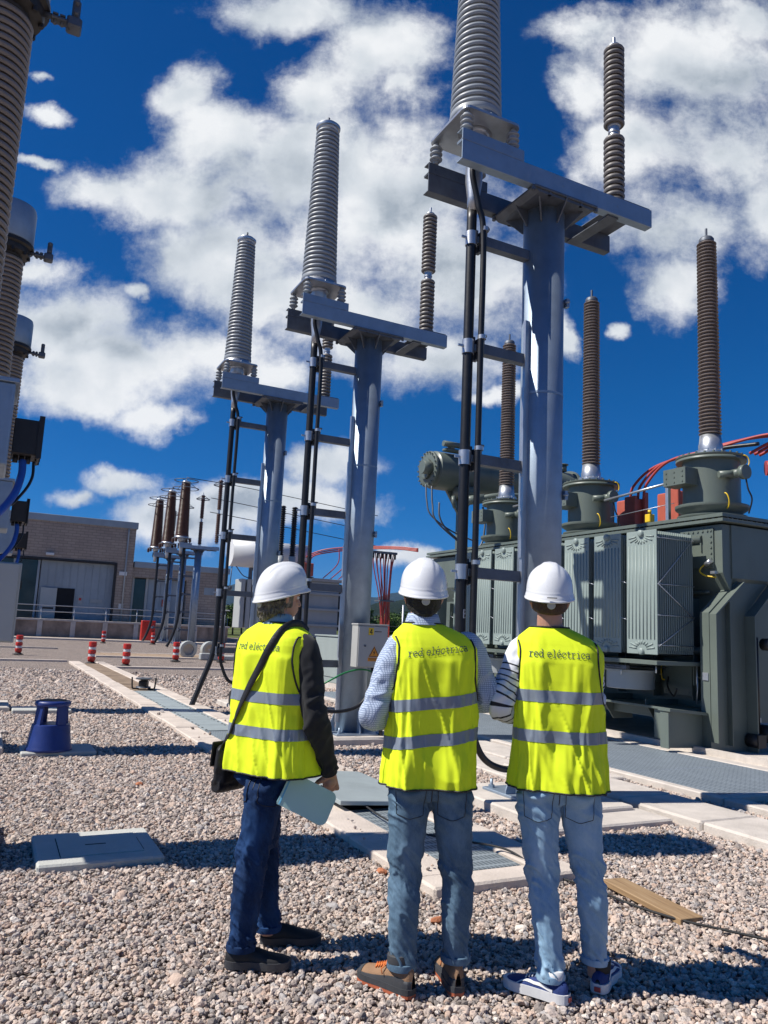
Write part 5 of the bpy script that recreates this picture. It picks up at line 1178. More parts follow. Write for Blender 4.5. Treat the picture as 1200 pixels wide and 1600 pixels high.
RINGS = [(0.86, .214, .150, .0), (0.95, .210, .149, .0), (1.05, .204, .145, .0), (1.15, .198, .140, .0), (1.25, .198, .139, .0), (1.34, .201, .138, -.002), (1.42, .205, .133, -.004),
         (1.47, .204, .122, -.006), (1.505, .192, .108, -.008), (1.535, .163, .094, -.010), (1.56, .122, .082, -.010), (1.582, .084, .070, -.008)]
GIRTH = [1.0]; LEAN = [0.0]
def ring_at(z):
    zs = [r[0] for r in RINGS]; return [float(np.interp(z, zs, [r[k] for r in RINGS]))*(GIRTH[0] if k < 3 else 1) for k in (1, 2, 3)]
NEXP = 2.5
def torso_pts(z, th, off=0.0, seed=0, amp=1.0):
    """points of the vest surface; z, th arrays; th measured from +x, front is +y"""
    z = np.asarray(z, float); th = np.asarray(th, float); zs = [r[0] for r in RINGS]
    a = np.interp(z, zs, [r[1] for r in RINGS])*GIRTH[0]; b = np.interp(z, zs, [r[2] for r in RINGS])*GIRTH[0]; yo = np.interp(z, zs, [r[3] for r in RINGS])
    c, s = np.cos(th), np.sin(th); x = np.sign(c)*np.abs(c)**(2/NEXP); y = np.sign(s)*np.abs(s)**(2/NEXP)
    # hanging folds, stronger towards the hem, and soft horizontal creases
    q = np.stack([c*2.4+seed, s*2.4, z*1.3], -1); f1 = fbm(q*1.6, 3)
    q2 = np.stack([c*1.6+seed*2, s*1.6, z*9.0+c*2.2], -1); f2 = fbm(q2, 3)
    ridge = 1-np.abs(vnoise(np.stack([c*2.0+seed*3, s*2.0, z*4.5+c*3.0], -1)))*2.2
    k = np.clip((1.50-z)/0.6, 0, 1); ends = np.clip((1.56-z)/0.10, 0, 1)
    diag = 1-np.abs(vnoise(np.stack([c*1.3+z*3.2+seed*5, s*1.3, z*2.2-c*2.0], -1)))*2.4
    d = ends*amp*(f1*(0.005+0.011*k)+f2*0.0045*(0.4+k)+np.clip(ridge, 0, 1)**2*0.009*(0.3+k)+np.clip(diag, 0, 1)**1.5*0.010*(0.25+k))
    d = d*(1-0.85*np.exp(-((z-1.452)/0.035)**4)*np.clip(-s*1.6, 0, 1))
    # shoulder blades and spine
    back = np.clip(-s, 0, 1); blade = np.exp(-((z-1.40)/0.10)**2)*(np.exp(-((c-0.50)/0.28)**2)+np.exp(-((c+0.50)/0.28)**2))*back
    spine = -np.exp(-(c/0.16)**2)*back*0.010*np.clip((1.52-z)/0.2, 0, 1)
    lower = -np.exp(-((z-1.06)/0.10)**2)*back*0.012
    d = d+blade*0.011+spine+lower+off
    rr = np.stack([x*a, y*b+yo, z], -1); nrm = np.stack([c/np.maximum(a, .05), s/np.maximum(b, .05), np.zeros_like(c)], -1); nrm /= np.linalg.norm(nrm, axis=-1, keepdims=True)
    up = np.clip((z-1.46)/0.1, 0, 1)[..., None]; nrm = nrm*(1-up*0.7)+np.array([0, 0, 1.0])*up*0.7; nrm /= np.linalg.norm(nrm, axis=-1, keepdims=True)
    out = rr+nrm*d[..., None]; out[..., 0] += LEAN[0]*np.clip((z-1.47)/0.11, 0, 1)**1.5
    return out
def th_of_x(x, z, back=True):
    a, b, yo = ring_at(z); c = math.copysign(min(0.9999, abs(x)/a)**(NEXP/2), x); th = math.acos(c); return -th if back else th

def rot2(p, a): return np.array([p[0]*math.cos(a)-p[1]*math.sin(a), p[0]*math.sin(a)+p[1]*math.cos(a), p[2]])
def rotz_arr(P, a):
    c, s = math.cos(a), math.sin(a); Q = P.copy(); Q[..., 0] = P[..., 0]*c-P[..., 1]*s; Q[..., 1] = P[..., 0]*s+P[..., 1]*c; return Q

def sleeve(name, m, parent, path, radii, seed, amp=1.0, n=96, seg=40):
    pts = bez(path, 30); ln = [0]
    for a, b in zip(pts[:-1], pts[1:]): ln.append(ln[-1]+(b-a).length)
    ln = np.array(ln); u = np.linspace(0, ln[-1], n); P = np.array([[float(np.interp(q, ln, [p[k] for p in pts])) for k in range(3)] for q in u])
    rad = np.interp(u/ln[-1], [r[0] for r in radii], [r[1] for r in radii]); V = []; nx = None
    for i in range(n):
        t = Vector(P[min(i+1, n-1)]-P[max(i-1, 0)]).normalized()
        if nx is None: nx = t.cross(Vector((0, 1, 0.2))).normalized()
        nx = (nx-t*nx.dot(t)).normalized(); ny = t.cross(nx)
        th = np.linspace(0, 2*PI, seg, endpoint=False); v = u[i]
        q = np.stack([np.cos(th)*1.1+seed, np.sin(th)*1.1, np.full_like(th, v*26)+np.cos(th)*1.2], -1)
        q3 = np.stack([np.cos(th)*1.6+seed*2, np.sin(th)*1.6, np.full_like(th, v*9)], -1)
        w = 0.35+1.0*math.exp(-((u[i]/ln[-1]-0.52)/0.16)**2)+0.9*math.exp(-((u[i]/ln[-1]-0.95)/0.12)**2)
        d = amp*(np.clip(1-np.abs(vnoise(q))*1.9, -0.3, 1)*0.0055*w+fbm(q3, 3)*0.0045)
        if i > n-3: d = d*0+0.001
        rr = rad[i]+d; V.append([tuple(Vector(P[i])+nx*float(r_*math.cos(a))+ny*float(r_*math.sin(a))) for r_, a in zip(rr, th)])
    V = np.array(V); c = MB(); c.grid(V, True)
    e = V[-1]; mid = e.mean(0); inner = mid+(e-mid)*0.82-(P[-1]-P[-4])/np.linalg.norm(P[-1]-P[-4])*0.02; c.grid(np.array([e, inner]), True)
    o = c.build(name, m, parent); me = o.data; al = np.concatenate([np.repeat(u, seg), np.full(2*seg, u[-1])]).astype(np.float32)
    at = me.attributes.new('along', 'FLOAT', 'POINT'); at.data.foreach_set('value', al[:len(me.vertices)]); return o

def hand(mb, wrist, dirv, palm_n, curl=0.5, side=1, spread=0.0205, thumb=1.0):
    """palm, four jointed fingers and a thumb; dirv points from wrist to knuckles, palm_n out of the palm"""
    w = Vector(wrist); d = Vector(dirv).normalized(); n = Vector(palm_n); n = (n-d*n.dot(d)).normalized(); s = d.cross(n)*side   # s points to the thumb side
    for k in range(4):
        off = (1.5-k)*spread
        mb.cyl(w+s*off*0.55+d*0.005, w+s*off+d*0.088, 0.014, 0.0125, 12)
    mb.sph(w+d*0.045, 0.030, 0.030, 0.030)
    L_ = [0.040, 0.044, 0.041, 0.032]
    for k in range(4):
        off = (1.5-k)*spread; p = w+s*off+d*0.086; a = 0.25+curl*(0.9+0.08*k)
        mb.sph(p, 0.0125)
        for j, (l_, r_) in enumerate(((L_[k], 0.0092), (L_[k]*0.62, 0.0082), (L_[k]*0.52, 0.0074))):
            dd = (d*math.cos(a)+n*math.sin(a)).normalized(); q = p+dd*l_; mb.cyl(p, q, r_+0.0006, r_, 12); mb.sph(q, r_*0.99); p = q; a += curl*1.05+0.08
    b = w+s*0.030+d*0.022; m1 = b+(s*0.75+d*0.6+n*0.45*thumb).normalized()*0.038; m2 = m1+(s*0.30+d*0.75+n*0.75*thumb).normalized()*0.030; m3 = m2+(d*0.75+n*0.9*thumb-s*0.15).normalized()*0.024
    mb.cyl(w+d*0.012, b, 0.018, 0.016, 12); mb.cyl(b, m1, 0.0155, 0.0118, 12); mb.sph(m1, 0.0118); mb.cyl(m1, m2, 0.0112, 0.0098, 12); mb.sph(m2, 0.0098); mb.cyl(m2, m3, 0.0096, 0.0082, 12); mb.sph(m3, 0.0082)

def helmet(root, HZ, yaw, logo=False, pitch=0.10):
    """white safety helmet; HZ is the crown height"""
    n, m = 44, 96; V = []; rim = HZ-0.158
    for i in range(n):
        v = i/(n-1)
        for j in range(m):
            th = 2*PI*j/m; c, s = math.cos(th), math.sin(th)
            f = (max(0.0, 1-v**2.9))**0.5; a, b = 0.109, 0.134
            x, y = a*c*f, b*s*f-0.006; z = rim+0.012+v*0.146
            if v < 0.16: k = (0.16-v)/0.16; k = k*k*(3-2*k); x *= 1+0.045*k; y *= 1+0.035*k          # flared lower band
            if 0.155 < v < 0.20: x *= 1.006; y *= 1.006
            tilt = -0.020*(0.5-0.5*s)*(1-v)+0.006*s*(1-v); z += tilt
            ax = abs(x); top = max(0, min(1, (v-0.42)/0.3))
            rg = 1/(1+math.exp((ax-0.036)/0.0022)); z += 0.0075*rg*top; 
            gr = math.exp(-((ax-0.062-0.02*(1-v))/0.010)**2)*math.exp(-((v-0.62)/0.16)**2)*(1 if s > -0.35 else max(0, 1+(s+0.35)*3)); x *= 1-0.075*gr; z -= 0.004*gr
            V.append((x, y, z))
    V = np.array(V).reshape(n, m, 3)
    # brim under the band
    th = np.linspace(0, 2*PI, m, endpoint=False); base = V[0]
    vis = np.clip(np.sin(th)-0.25, 0, 1)**0.8
    out = base.copy(); ctr = np.array([0, 0, 0]); dirr = np.stack([np.cos(th), np.sin(th), np.zeros_like(th)], -1)
    b1 = base+dirr*(0.003+0.020*vis)[:, None]+np.array([0, 0, -0.007])-np.array([0, 0, 1])*(0.012*vis)[:, None]
    b2 = b1+np.array([0, 0, -0.005]); b3 = base+np.array([0, 0, -0.010])-dirr*0.006; b4 = base+np.array([0, 0, 0.01])-dirr*0.012
    P = np.concatenate([[b4], [b3], [b2], [b1+dirr*0.001], [b1+np.array([0, 0, 0.002])], V], 0)
    P[..., 2] += P[..., 1]*pitch; P = rotz_arr(P, yaw); c = MB(); c.grid(P, True); o = c.build('helmet', M['helmet'], root)
    # inner harness: dark band and ratchet knob
    c = MB(); pts = [rot2((0.088*math.cos(a), 0.106*math.sin(a)-0.006, rim-0.014-0.012*(0.5-0.5*math.sin(a))-0.10*pitch*(0.5-0.5*math.sin(a))), yaw) for a in [R(-165+150*q/20) for q in range(21)]]
    c.tube(pts, 0.0105, 8, True, None, 0.45)
    c.build('helmet_band', M['bag'], o)
    c = MB(); kp = rot2((0, -0.119, rim-0.036-0.11*pitch), yaw); kd = rot2((0, -1, -0.1), yaw); T = Matrix.Translation(Vector(kp)) @ Vector(kd).to_track_quat('Z', 'Y').to_matrix().to_4x4()
    c.lathe([(0.019, -0.006), (0.019, 0.004), (0.016, 0.007), (0.001, 0.007)], 20, T); c.build('ratchet_knob', M['cabinet'], o)
    if logo:
        c = MB(); pts = [rot2((x, -0.1575+abs(x)*0.1, rim-0.001-0.15*pitch), yaw) for x in (-0.022, -0.011, 0, 0.011, 0.022)]; c.tube(pts, 0.0055, 8, True, None, 0.4); c.build('helmet_badge', M['ink'], o)
        c = MB(); pts = [rot2((x, -0.1608+abs(x)*0.1, rim-0.001-0.15*pitch), yaw) for x in (-0.018, -0.009, 0, 0.009, 0.018)]; c.tube(pts, 0.0016, 6); c.build('badge_print', M['alu'], o)
    return o

def shoe(root, heel, ang, kind, Ls=0.295):
    """shoe with the heel's back at 'heel' (x, y), pointing to angle ang (0 = +x)"""
    U = [0, 0.04, 0.12, 0.25, 0.38, 0.52, 0.66, 0.78, 0.88, 0.96, 1.0]
    Wd = [0.012, 0.027, 0.036, 0.037, 0.035, 0.040, 0.047, 0.049, 0.043, 0.028, 0.008]
    Ht = {'boot': [0.09, 0.125, 0.135, 0.135, 0.120, 0.095, 0.078, 0.070, 0.064, 0.052, 0.034], 'trainer': [0.06, 0.082, 0.090, 0.088, 0.088, 0.080, 0.064, 0.055, 0.050, 0.042, 0.030], 'black': [0.06, 0.086, 0.094, 0.095, 0.092, 0.082, 0.068, 0.060, 0.054, 0.045, 0.030]}[kind]
    st_ = 0.034 if kind == 'trainer' else 0.028; z0 = 0.004
    T = Matrix.Translation((heel[0], heel[1], z0)) @ Matrix.Rotation(ang, 4, 'Z')
    def S(u, th, o=0.0):
        w = float(np.interp(u, U, Wd))+o; h = float(np.interp(u, U, Ht))-st_+o; c, s = math.cos(th), math.sin(th)
        bend = -0.008*math.sin(PI*min(1, max(0, (u-0.4)/0.6)))
        return (u*Ls, math.copysign(abs(c)**0.85, c)*w*(1-0.28*max(0, s)**2)+bend, st_-0.004+max(0, s)**0.75*h)
    V = [[S(u, PI*k/20) for k in range(21)] for u in np.linspace(0, 1, 44)]
    c = MB(); c.grid(np.array(V), False, T); up = c.build('shoe', {'boot': M['boot_leather'], 'trainer': M['navy'], 'black': M['blackshoe']}[kind], root)
    c = MB(); pr = []
    for k in range(40):
        a = 2*PI*k/40
    us = np.linspace(0, 1, 30); o1 = [(u*Ls*1.02-0.003, (float(np.interp(u, U, Wd))+0.005)-0.008*math.sin(PI*min(1, max(0, (u-0.4)/0.6)))) for u in us]; o2 = [(u*Ls*1.02-0.003, -(float(np.interp(u, U, Wd))+0.005)-0.008*math.sin(PI*min(1, max(0, (u-0.4)/0.6)))) for u in us[::-1]]
    c.prism(o1+o2, 'z', 0.008 if kind == 'boot' else 0.0, st_+0.004, T); c.build('sole', {'boot': M['boot_sole'], 'trainer': M['shoewhite'], 'black': M['boot_sole']}[kind], up)
    if kind == 'boot':
        c = MB(); c.prism([(p[0]*0.995, p[1]*0.97) for p in o1+o2], 'z', -0.006, 0.0078, T); c.build('tread', M['boot_red'], up)
        c = MB()
        for a, b, zc in ((0.88, 1.0, 0.0), (0.0, 0.10, 0.0)):
            V = [[S(u, PI*k/20, 0.0022) for k in (range(0, 21) if a > 0.5 else list(range(0, 21)))] for u in np.linspace(a, b, 12)]
            V = np.array(V); 
            if a < 0.5: V[..., 2] = np.minimum(V[..., 2], 0.062)
            c.grid(V, False, T)
        for sg in (0, 1):
            V = [[S(u, (PI*k/20 if sg == 0 else PI-PI*k/20), 0.002) for k in range(0, 3)] for u in np.linspace(0.1, 0.90, 30)]; c.grid(np.array(V), False, T, sg == 1)
        c.build('toe_guard', M['boot_sole'], up)
        c = MB()
        for q in range(6):
            u = 0.42+q*0.045; c.tube([Vector(S(u, R(a), 0.004)) for a in (50, 70, 90, 110, 130)], 0.0032, 6, True, T)
            c.tube([Vector(S(u, R(52), 0.005)), Vector(S(u+0.04, R(90), 0.008)), Vector(S(u+0.045, R(128), 0.005))], 0.0028, 6, True, T)
        c.tube([Vector(S(0.42, R(60), 0.008)), Vector(S(0.50, R(35), 0.016)), Vector(S(0.46, R(20), 0.012))], 0.0028, 6, True, T); c.tube([Vector(S(0.42, R(110), 0.008)), Vector(S(0.50, R(140), 0.016)), Vector(S(0.48, R(158), 0.014))], 0.0028, 6, True, T)
        c.build('laces', M['lace'], up)
        c = MB(); c.lathe([(0.050, 0.10), (0.054, 0.125), (0.052, 0.150), (0.044, 0.156)], 24, T @ Matrix.Translation((0.07, 0, 0)) @ Matrix.Rotation(R(4), 4, 'Y')); c.build('boot_collar', M['boot_sole'], up)
        c = MB(); V = [[S(u, (PI*k/20 if True else 0), 0.0025) for k in range(5, 8)] for u in np.linspace(0.18, 0.42, 8)]; c.grid(np.array(V), False, T)
        V = [[S(u, PI-PI*k/20, 0.0025) for k in range(5, 8)] for u in np.linspace(0.18, 0.42, 8)]; c.grid(np.array(V), False, T, True); c.build('side_panel', M['boot_sole'], up)
    if kind == 'trainer':
        c = MB()
        for sg in (0, 1):
            cl = [(0.76, 12), (0.70, 30), (0.64, 40), (0.58, 34), (0.50, 24), (0.40, 22), (0.30, 16), (0.20, 9)]; wv = [3, 6, 8, 8, 7, 7, 6, 5]
            P_ = np.array([[S(u, R(a-w_) if sg == 0 else PI-R(a-w_), 0.003), S(u, R(a+w_) if sg == 0 else PI-R(a+w_), 0.003)] for (u, a), w_ in [((float(np.interp(q, range(8), [x[0] for x in cl])), float(np.interp(q, range(8), [x[1] for x in cl]))), float(np.interp(q, range(8), wv))) for q in np.linspace(0, 7, 30)]])
            c.grid(P_, False, T, sg == 1)
        c.build('side_stripe', M['shoewhite'], up)
        c = MB()
        for q in range(5): u = 0.44+q*0.05; c.tube([Vector(S(u, R(a), 0.004)) for a in (55, 75, 90, 105, 125)], 0.0035, 6, True, T)
        c.build('laces', M['shoewhite'], up)
        c = MB(); c.box(-0.010, -0.004, -0.014, 0.014, 0.008, 0.028, 0.002, T); c.build('heel_tab', M['redcable'], up)
        c = MB(); c.lathe([(0.040, 0.07), (0.044, 0.09), (0.043, 0.12)], 20, T @ Matrix.Translation((0.068, 0, 0))); c.build('sock', M['shoewhite'] if ang > 1.6 else M['rubber'], up)
    return up

def person(label, x, y, HT, yaw, head_yaw, legs, arms, jean, top, hair, vest_seed, feet, bands=(1.225, 1.05), collar=None, logo=False, hands=None, group=None, lean=0.0, tilt=0.0):
    """x, y: where the person stands; yaw: torso turn (positive = to the left); legs given in world-aligned offsets"""
    LEAN[0] = lean; root = thing('person', label, 'person', (x, y, 0.012), 0.0); s = HT/1.83; root.scale = (1, 1, s)
    yw = R(yaw); hy = R(head_yaw); ro = lambda p: Vector(rot2(p, yw))
    # ---- body, one continuous skin
    b = MB(); zt = 1.83
    def hp(p): return Vector(rot2(p, hy))+Vector((lean, 0, 0))
    Th = Matrix.Translation((lean, 0, 0)) @ Matrix.Rotation(hy, 4, 'Z')
    b.sph((0, -0.012, zt-0.105), 0.074, 0.096, 0.100, 24, 16, Th); b.sph((0, 0.028, zt-0.165), 0.058, 0.066, 0.070, 20, 12, Th)
    b.cyl((0, 0.035, zt-0.15), (0, 0.052, zt-0.214), 0.046, 0.028, 16, Th); b.sph((0, 0.056, zt-0.212), 0.022, 0.018, 0.016, 12, 8, Th)
    b.cyl((0, 0.085, zt-0.115), (0, 0.103, zt-0.155), 0.009, 0.013, 10, Th); b.sph((0, 0.103, zt-0.157), 0.014, 0.012, 0.010, 10, 8, Th)
    b.sph((0, 0.076, zt-0.105), 0.050, 0.014, 0.012, 12, 8, Th)
    for sx in (-1, 1):
        b.sph((sx*0.014, 0.096, zt-0.160), 0.008, 0.009, 0.007, 8, 6, Th); b.sph((sx*0.036, 0.062, zt-0.148), 0.020, 0.018, 0.018, 10, 8, Th)
        T = Th @ Matrix.Translation((sx*0.078, -0.008, zt-0.135)) @ Matrix.Rotation(sx*R(22), 4, 'Z'); b.sph((0, 0, 0), 0.008, 0.020, 0.033, 12, 10, T); b.sph((sx*0.006, -0.012, 0.008), 0.006, 0.010, 0.024, 8, 8, T)
    b.sph((0, 0.086, zt-0.182), 0.024, 0.010, 0.007, 10, 6, Th); b.sph((0, 0.083, zt-0.192), 0.021, 0.010, 0.007, 10, 6, Th)
    b.tube([hp((0, -0.020, zt-0.12)), hp((0, -0.022, zt-0.19)), Vector((lean, -0.012, 1.585)), Vector((lean*0.6, -0.005, 1.54))], [0.060, 0.057, 0.060, 0.080], 24)
    b.tube([ro((0, -0.005, 1.56)), ro((0, 0, 1.48)), ro((0, 0, 1.35)), ro((0, 0, 1.15)), ro((0, 0, 0.98)), Vector((0, 0, 0.90))], [0.07, 0.105, 0.115, 0.10, 0.085, 0.075], 20)
    for sd in (0, 1):
        A = [ro(p) for p in arms[sd]]; sx = -1 if sd == 0 else 1
        b.tube([ro((sx*0.06, 0, 1.45)), A[0], (A[0]+A[1])/2, A[1], (A[1]+A[2])/2, A[2]], [0.05, 0.048, 0.042, 0.036, 0.034, 0.026], 14); b.sph(A[1], 0.037)
        hd, hn, cu_ = hands[sd]; hand(b, A[2], ro(hd), ro(hn), cu_, 1 if sd == 0 else -1)
        G = legs[sd]; b.tube([Vector((G[0][0]*0.8, G[0][1], 0.93)), Vector(G[0]), Vector(G[1]), Vector(G[2]), Vector((G[2][0], G[2][1], 0.05))], [0.045, 0.048, 0.045, 0.034, 0.034], 14)
        f = feet[sd]; a_ = R(f[2]); b.sph((f[0]+0.10*math.cos(a_), f[1]+0.10*math.sin(a_), 0.048), 0.024, 0.024, 0.02, 10, 8); b.tube([(G[2][0], G[2][1], 0.05), (f[0]+0.12*math.cos(a_), f[1]+0.12*math.sin(a_), 0.045)], 0.02, 8)
    me = fuse(b, 0.0030, 3, 0.35); body = addobj('body', me, M['skin'], root)
    e = MB()
    for sx in (-1, 1): e.sph((sx*0.031, 0.073, zt-0.120), 0.011, 0.011, 0.009, 12, 8, Th)
    eo = e.build('eye', M['shoewhite'], body); e = MB()
    for sx in (-1, 1): e.sph((sx*0.031, 0.0815, zt-0.120), 0.0048, 0.0035, 0.0048, 10, 6, Th)
    e.build('iris', M['ink'], eo)
    # ---- hair round the back and sides, below the helmet
    n, m = 36, 72; V = []
    for i in range(n):
        for j in range(m):
            th = R(-205+230*j/(m-1)); v = i/(n-1); long_ = hair[1]
            ed = min(1.0, min(j, m-1-j)/6.0); zl = -0.070-0.052*long_*max(0, -math.sin(th))-0.022*max(0, -math.sin(th)); z = zl+(0.075-zl)*v
            rz_ = max(0.0, 1-(z/0.104)**2)**0.5 if z > 0 else max(0.70, (1-(z/0.165)**2))**0.5
            ns = float(fbm(np.array([[math.cos(th)*5, math.sin(th)*5, z*9+hair[2]]]), 3)[0])
            o_ = 0.0085*ed+0.0055*long_*ed+0.003*ns*(1+1.6*long_); o_ = o_ if v > 0.06 else o_-0.006*(1-v/0.06)
            V.append(((0.075*rz_+o_)*math.cos(th), (0.097*rz_+o_)*math.sin(th)-0.012-0.018*max(0, -z/0.12)*0, zt-0.105+z))
    V = np.array(V).reshape(n, m, 3); W_ = rotz_arr(V, hy); W_[..., 0] += lean; c = MB(); c.grid(W_); o = c.build('hair', hair[0], body); sm = o.modifiers.new('thick', 'SOLIDIFY'); sm.thickness = 0.006; sm.offset = -1
    if hair[1] > 0.5:      # loose locks on the nape
        c = MB(); random.seed(11)
        for q in range(150):
            th = R(random.uniform(-175, -5)); r0_ = 0.010; zz = random.uniform(-0.10, -0.02)
            p0_ = Vector(((0.078)*math.cos(th), (0.100)*math.sin(th)-0.012, zt-0.105+zz)); out_ = Vector((math.cos(th), math.sin(th), 0)); sw = Vector((-math.sin(th), math.cos(th), 0))*random.uniform(-0.02, 0.02)
            c.tube([Th @ (p0_+Vector((0, 0, 0.03))), Th @ (p0_+out_*0.006+sw*0.4), Th @ (p0_+out_*0.008+sw+Vector((0, 0, -0.028)))], [0.0045, 0.0042, 0.001], 5)
        c.build('hair_locks', hair[0], o)
    # ---- jeans
    b = MB(); hyaw = yw*0.5
    pel = [(0.80, .115, .085), (0.84, .158, .108), (0.90, .182, .124), (0.96, .180, .122), (1.02, .170, .115)]; V = []
    for z, a, bb in pel: V.append([tuple(rot2((a*math.copysign(abs(math.cos(q))**0.85, math.cos(q)), bb*math.copysign(abs(math.sin(q))**0.9, math.sin(q)), z), hyaw)) for q in np.linspace(0, 2*PI, 32, endpoint=False)])
    b.grid(np.array(V), True); nb = len(b.v)-len(pel)*32; b.f.append(tuple(nb+k for k in range(32))[::-1]); b.sm.append(True); b.mi.append(0); b.f.append(tuple(nb+(len(pel)-1)*32+k for k in range(32))); b.sm.append(True); b.mi.append(0)
    for sx in (-1, 1): b.sph(tuple(rot2((sx*0.082, -0.055, 0.885), hyaw)), 0.088, 0.085, 0.098)
    fit = jean[1]
    for sd in (0, 1):
        G = [Vector(p) for p in legs[sd]]; h_, k_, a_ = G
        bk = Vector(rot2((0, -0.012, 0), hyaw))
        pts = [h_+(k_-h_)*0.0, h_+(k_-h_)*0.22, h_+(k_-h_)*0.6, k_, k_+(a_-k_)*0.35+bk, k_+(a_-k_)*0.8, a_]
        b.tube(bez(pts, 8), list(np.interp(np.linspace(0, 1, len(bez(pts, 8))), [0, .12, .3, .5, .62, .82, 1], [0.096, 0.098, 0.084, 0.070*fit, 0.071*fit, 0.059*fit, 0.060*fit])), 24)
    me = fuse(b, 0.0055, 9, 0.5); c = coords(me); nn = normals(me)
    # distance to each leg axis decides which folds a point carries
    z = c[:, 2]; lx = np.stack([np.interp(z, [legs[sd][2][2], legs[sd][1][2], legs[sd][0][2]], [legs[sd][2][0], legs[sd][1][0], legs[sd][0][0]]) for sd in (0, 1)], 1); ly = np.stack([np.interp(z, [legs[sd][2][2], legs[sd][1][2], legs[sd][0][2]], [legs[sd][2][1], legs[sd][1][1], legs[sd][0][1]]) for sd in (0, 1)], 1)
    dd = np.hypot(c[:, :1]-lx, c[:, 1:2]-ly); k = dd.argmin(1); cx_ = lx[np.arange(len(c)), k]; cy_ = ly[np.arange(len(c)), k]; an = np.arctan2(c[:, 1]-cy_, c[:, 0]-cx_)
    w = 0.30+1.0*np.exp(-((z-0.50)/0.085)**2)+1.15*np.exp(-((z-0.12)/0.075)**2)+0.75*np.exp(-((z-0.77)/0.055)**2)+0.35*np.exp(-((z-0.30)/0.1)**2)
    q = np.stack([np.cos(an)*1.0+k*7+vest_seed, np.sin(an)*1.0, z*19+np.cos(an-0.6)*1.6], -1); q2 = np.stack([np.cos(an)*1.5+k*5, np.sin(an)*1.5+vest_seed, z*5+np.sin(an)*1.0], -1)
    q4 = np.stack([np.cos(an)*1.4+k*3+vest_seed*2, np.sin(an)*1.4, z*38+np.cos(an)*3], -1)
    q5 = np.stack([np.cos(an)*2.2+k*3, np.sin(an)*2.2+vest_seed, z*60+np.cos(an-1)*9], -1)
    d = np.clip(1-np.abs(vnoise(q))*3.2, -0.25, 1)*0.0085*w+fbm(q2, 3)*0.0032+np.clip(1-np.abs(vnoise(q4))*3.0, -0.2, 1)*0.0045*w+np.clip(1-np.abs(vnoise(q5))*2.6, -0.2, 1)*0.0016*w-0.002
    d *= np.clip((z-0.05)/0.03, 0.15, 1); c = c+nn*d[:, None]
    loc = rotz_arr(c, -yw); aa = np.interp(loc[:, 2], [0.80, 0.86, 1.1], [.235, .190, .170]); bb = np.interp(loc[:, 2], [0.80, 0.86, 1.1], [.175, .126, .110])
    rr = np.sqrt((loc[:, 0]/aa)**2+(loc[:, 1]/bb)**2); over = (loc[:, 2] > 0.80) & (rr > 1); loc[over, :2] /= rr[over][:, None]; c = rotz_arr(loc, yw)
    setco(me, c); jo = addobj('jeans', me, jean[0], root)
    from mathutils.bvhtree import BVHTree
    bv = BVHTree.FromPolygons([tuple(v) for v in c], [tuple(p.vertices) for p in me.polygons])
    def onjean(x_, z_, o_):
        p = Vector(rot2((x_, -0.5, z_), hyaw)); dv = Vector(rot2((0, 1, 0), hyaw)); h_, n_, i_, d_ = bv.ray_cast(p, dv); return (h_-dv*o_) if h_ else Vector(rot2((x_, -0.1, z_), hyaw))
    for sx in (-1, 1):
        G_ = []
        for i in range(14):
            v = i/13; zz_ = 0.862-0.118*v; wd = 0.066-0.008*v; tip = 0.022*max(0, (v-0.75)/0.25)
            G_.append([tuple(onjean(sx*0.092+u_*wd, zz_-0.018*(1-abs(u_))*max(0, (v-0.6)/0.4), 0.0035)) for u_ in np.linspace(-1, 1, 12)])
        pk_ = MB(); pk_.grid(np.array(G_)); po = pk_.build('back_pocket', jean[0], jo)
        pk_ = MB(); edge = [Vector(q_)+Vector(rot2((0, -0.001, 0), hyaw)) for q_ in [r_[0] for r_ in G_]+G_[-1]+[r_[-1] for r_ in G_][::-1]]; pk_.tube(edge, 0.0014, 5); pk_.build('pocket_stitching', M['ink'], po)
    pk_ = MB(); pk_.tube([onjean(0.0, z_, 0.0005) for z_ in np.linspace(0.87, 0.80, 8)], 0.0022, 6); pk_.build('centre_seam', M['ink'], jo)
    # turned cuffs
    for sd in (0, 1):
        a_ = Vector(legs[sd][2]); cf = MB(); cf.lathe([(0.058*fit, -0.012), (0.0655*fit, -0.013), (0.0675*fit, 0.0), (0.066*fit, 0.014), (0.060*fit, 0.016)], 28, Matrix.Translation(a_+Vector((0, 0, 0.004)))); cf.build('cuff', jean[0], jo)
    # ---- shoes
    for sd in (0, 1): shoe(root, feet[sd][:2], R(feet[sd][2]), feet[sd][3])
    # ---- shirt and sleeves
    th = np.linspace(0, 2*PI, 64, endpoint=False); V = []
    for zz in np.linspace(1.0, 1.59, 22): V.append(rotz_arr(torso_pts(np.full(64, zz), th, -0.014, vest_seed, 0.2), yw))
    c = MB(); c.grid(np.array(V), True); sh = c.build('shirt', top, root)
    for sd in (0, 1):
        A = [ro(p) for p in arms[sd]]; sx = -1 if sd == 0 else 1; st0 = ro((sx*0.11, -0.003, 1.488)); el = A[1]
        pth = [st0, A[0], A[0]*0.45+el*0.55, el, el*0.45+A[2]*0.55, A[2]]
        o = sleeve('sleeve', top, sh, pth, [(0, .050), (.10, .066), (.22, .068), (.42, .058), (.52, .058), (.68, .053), (.9, .040), (1, .037)], vest_seed+sd*3.3, 1.5)
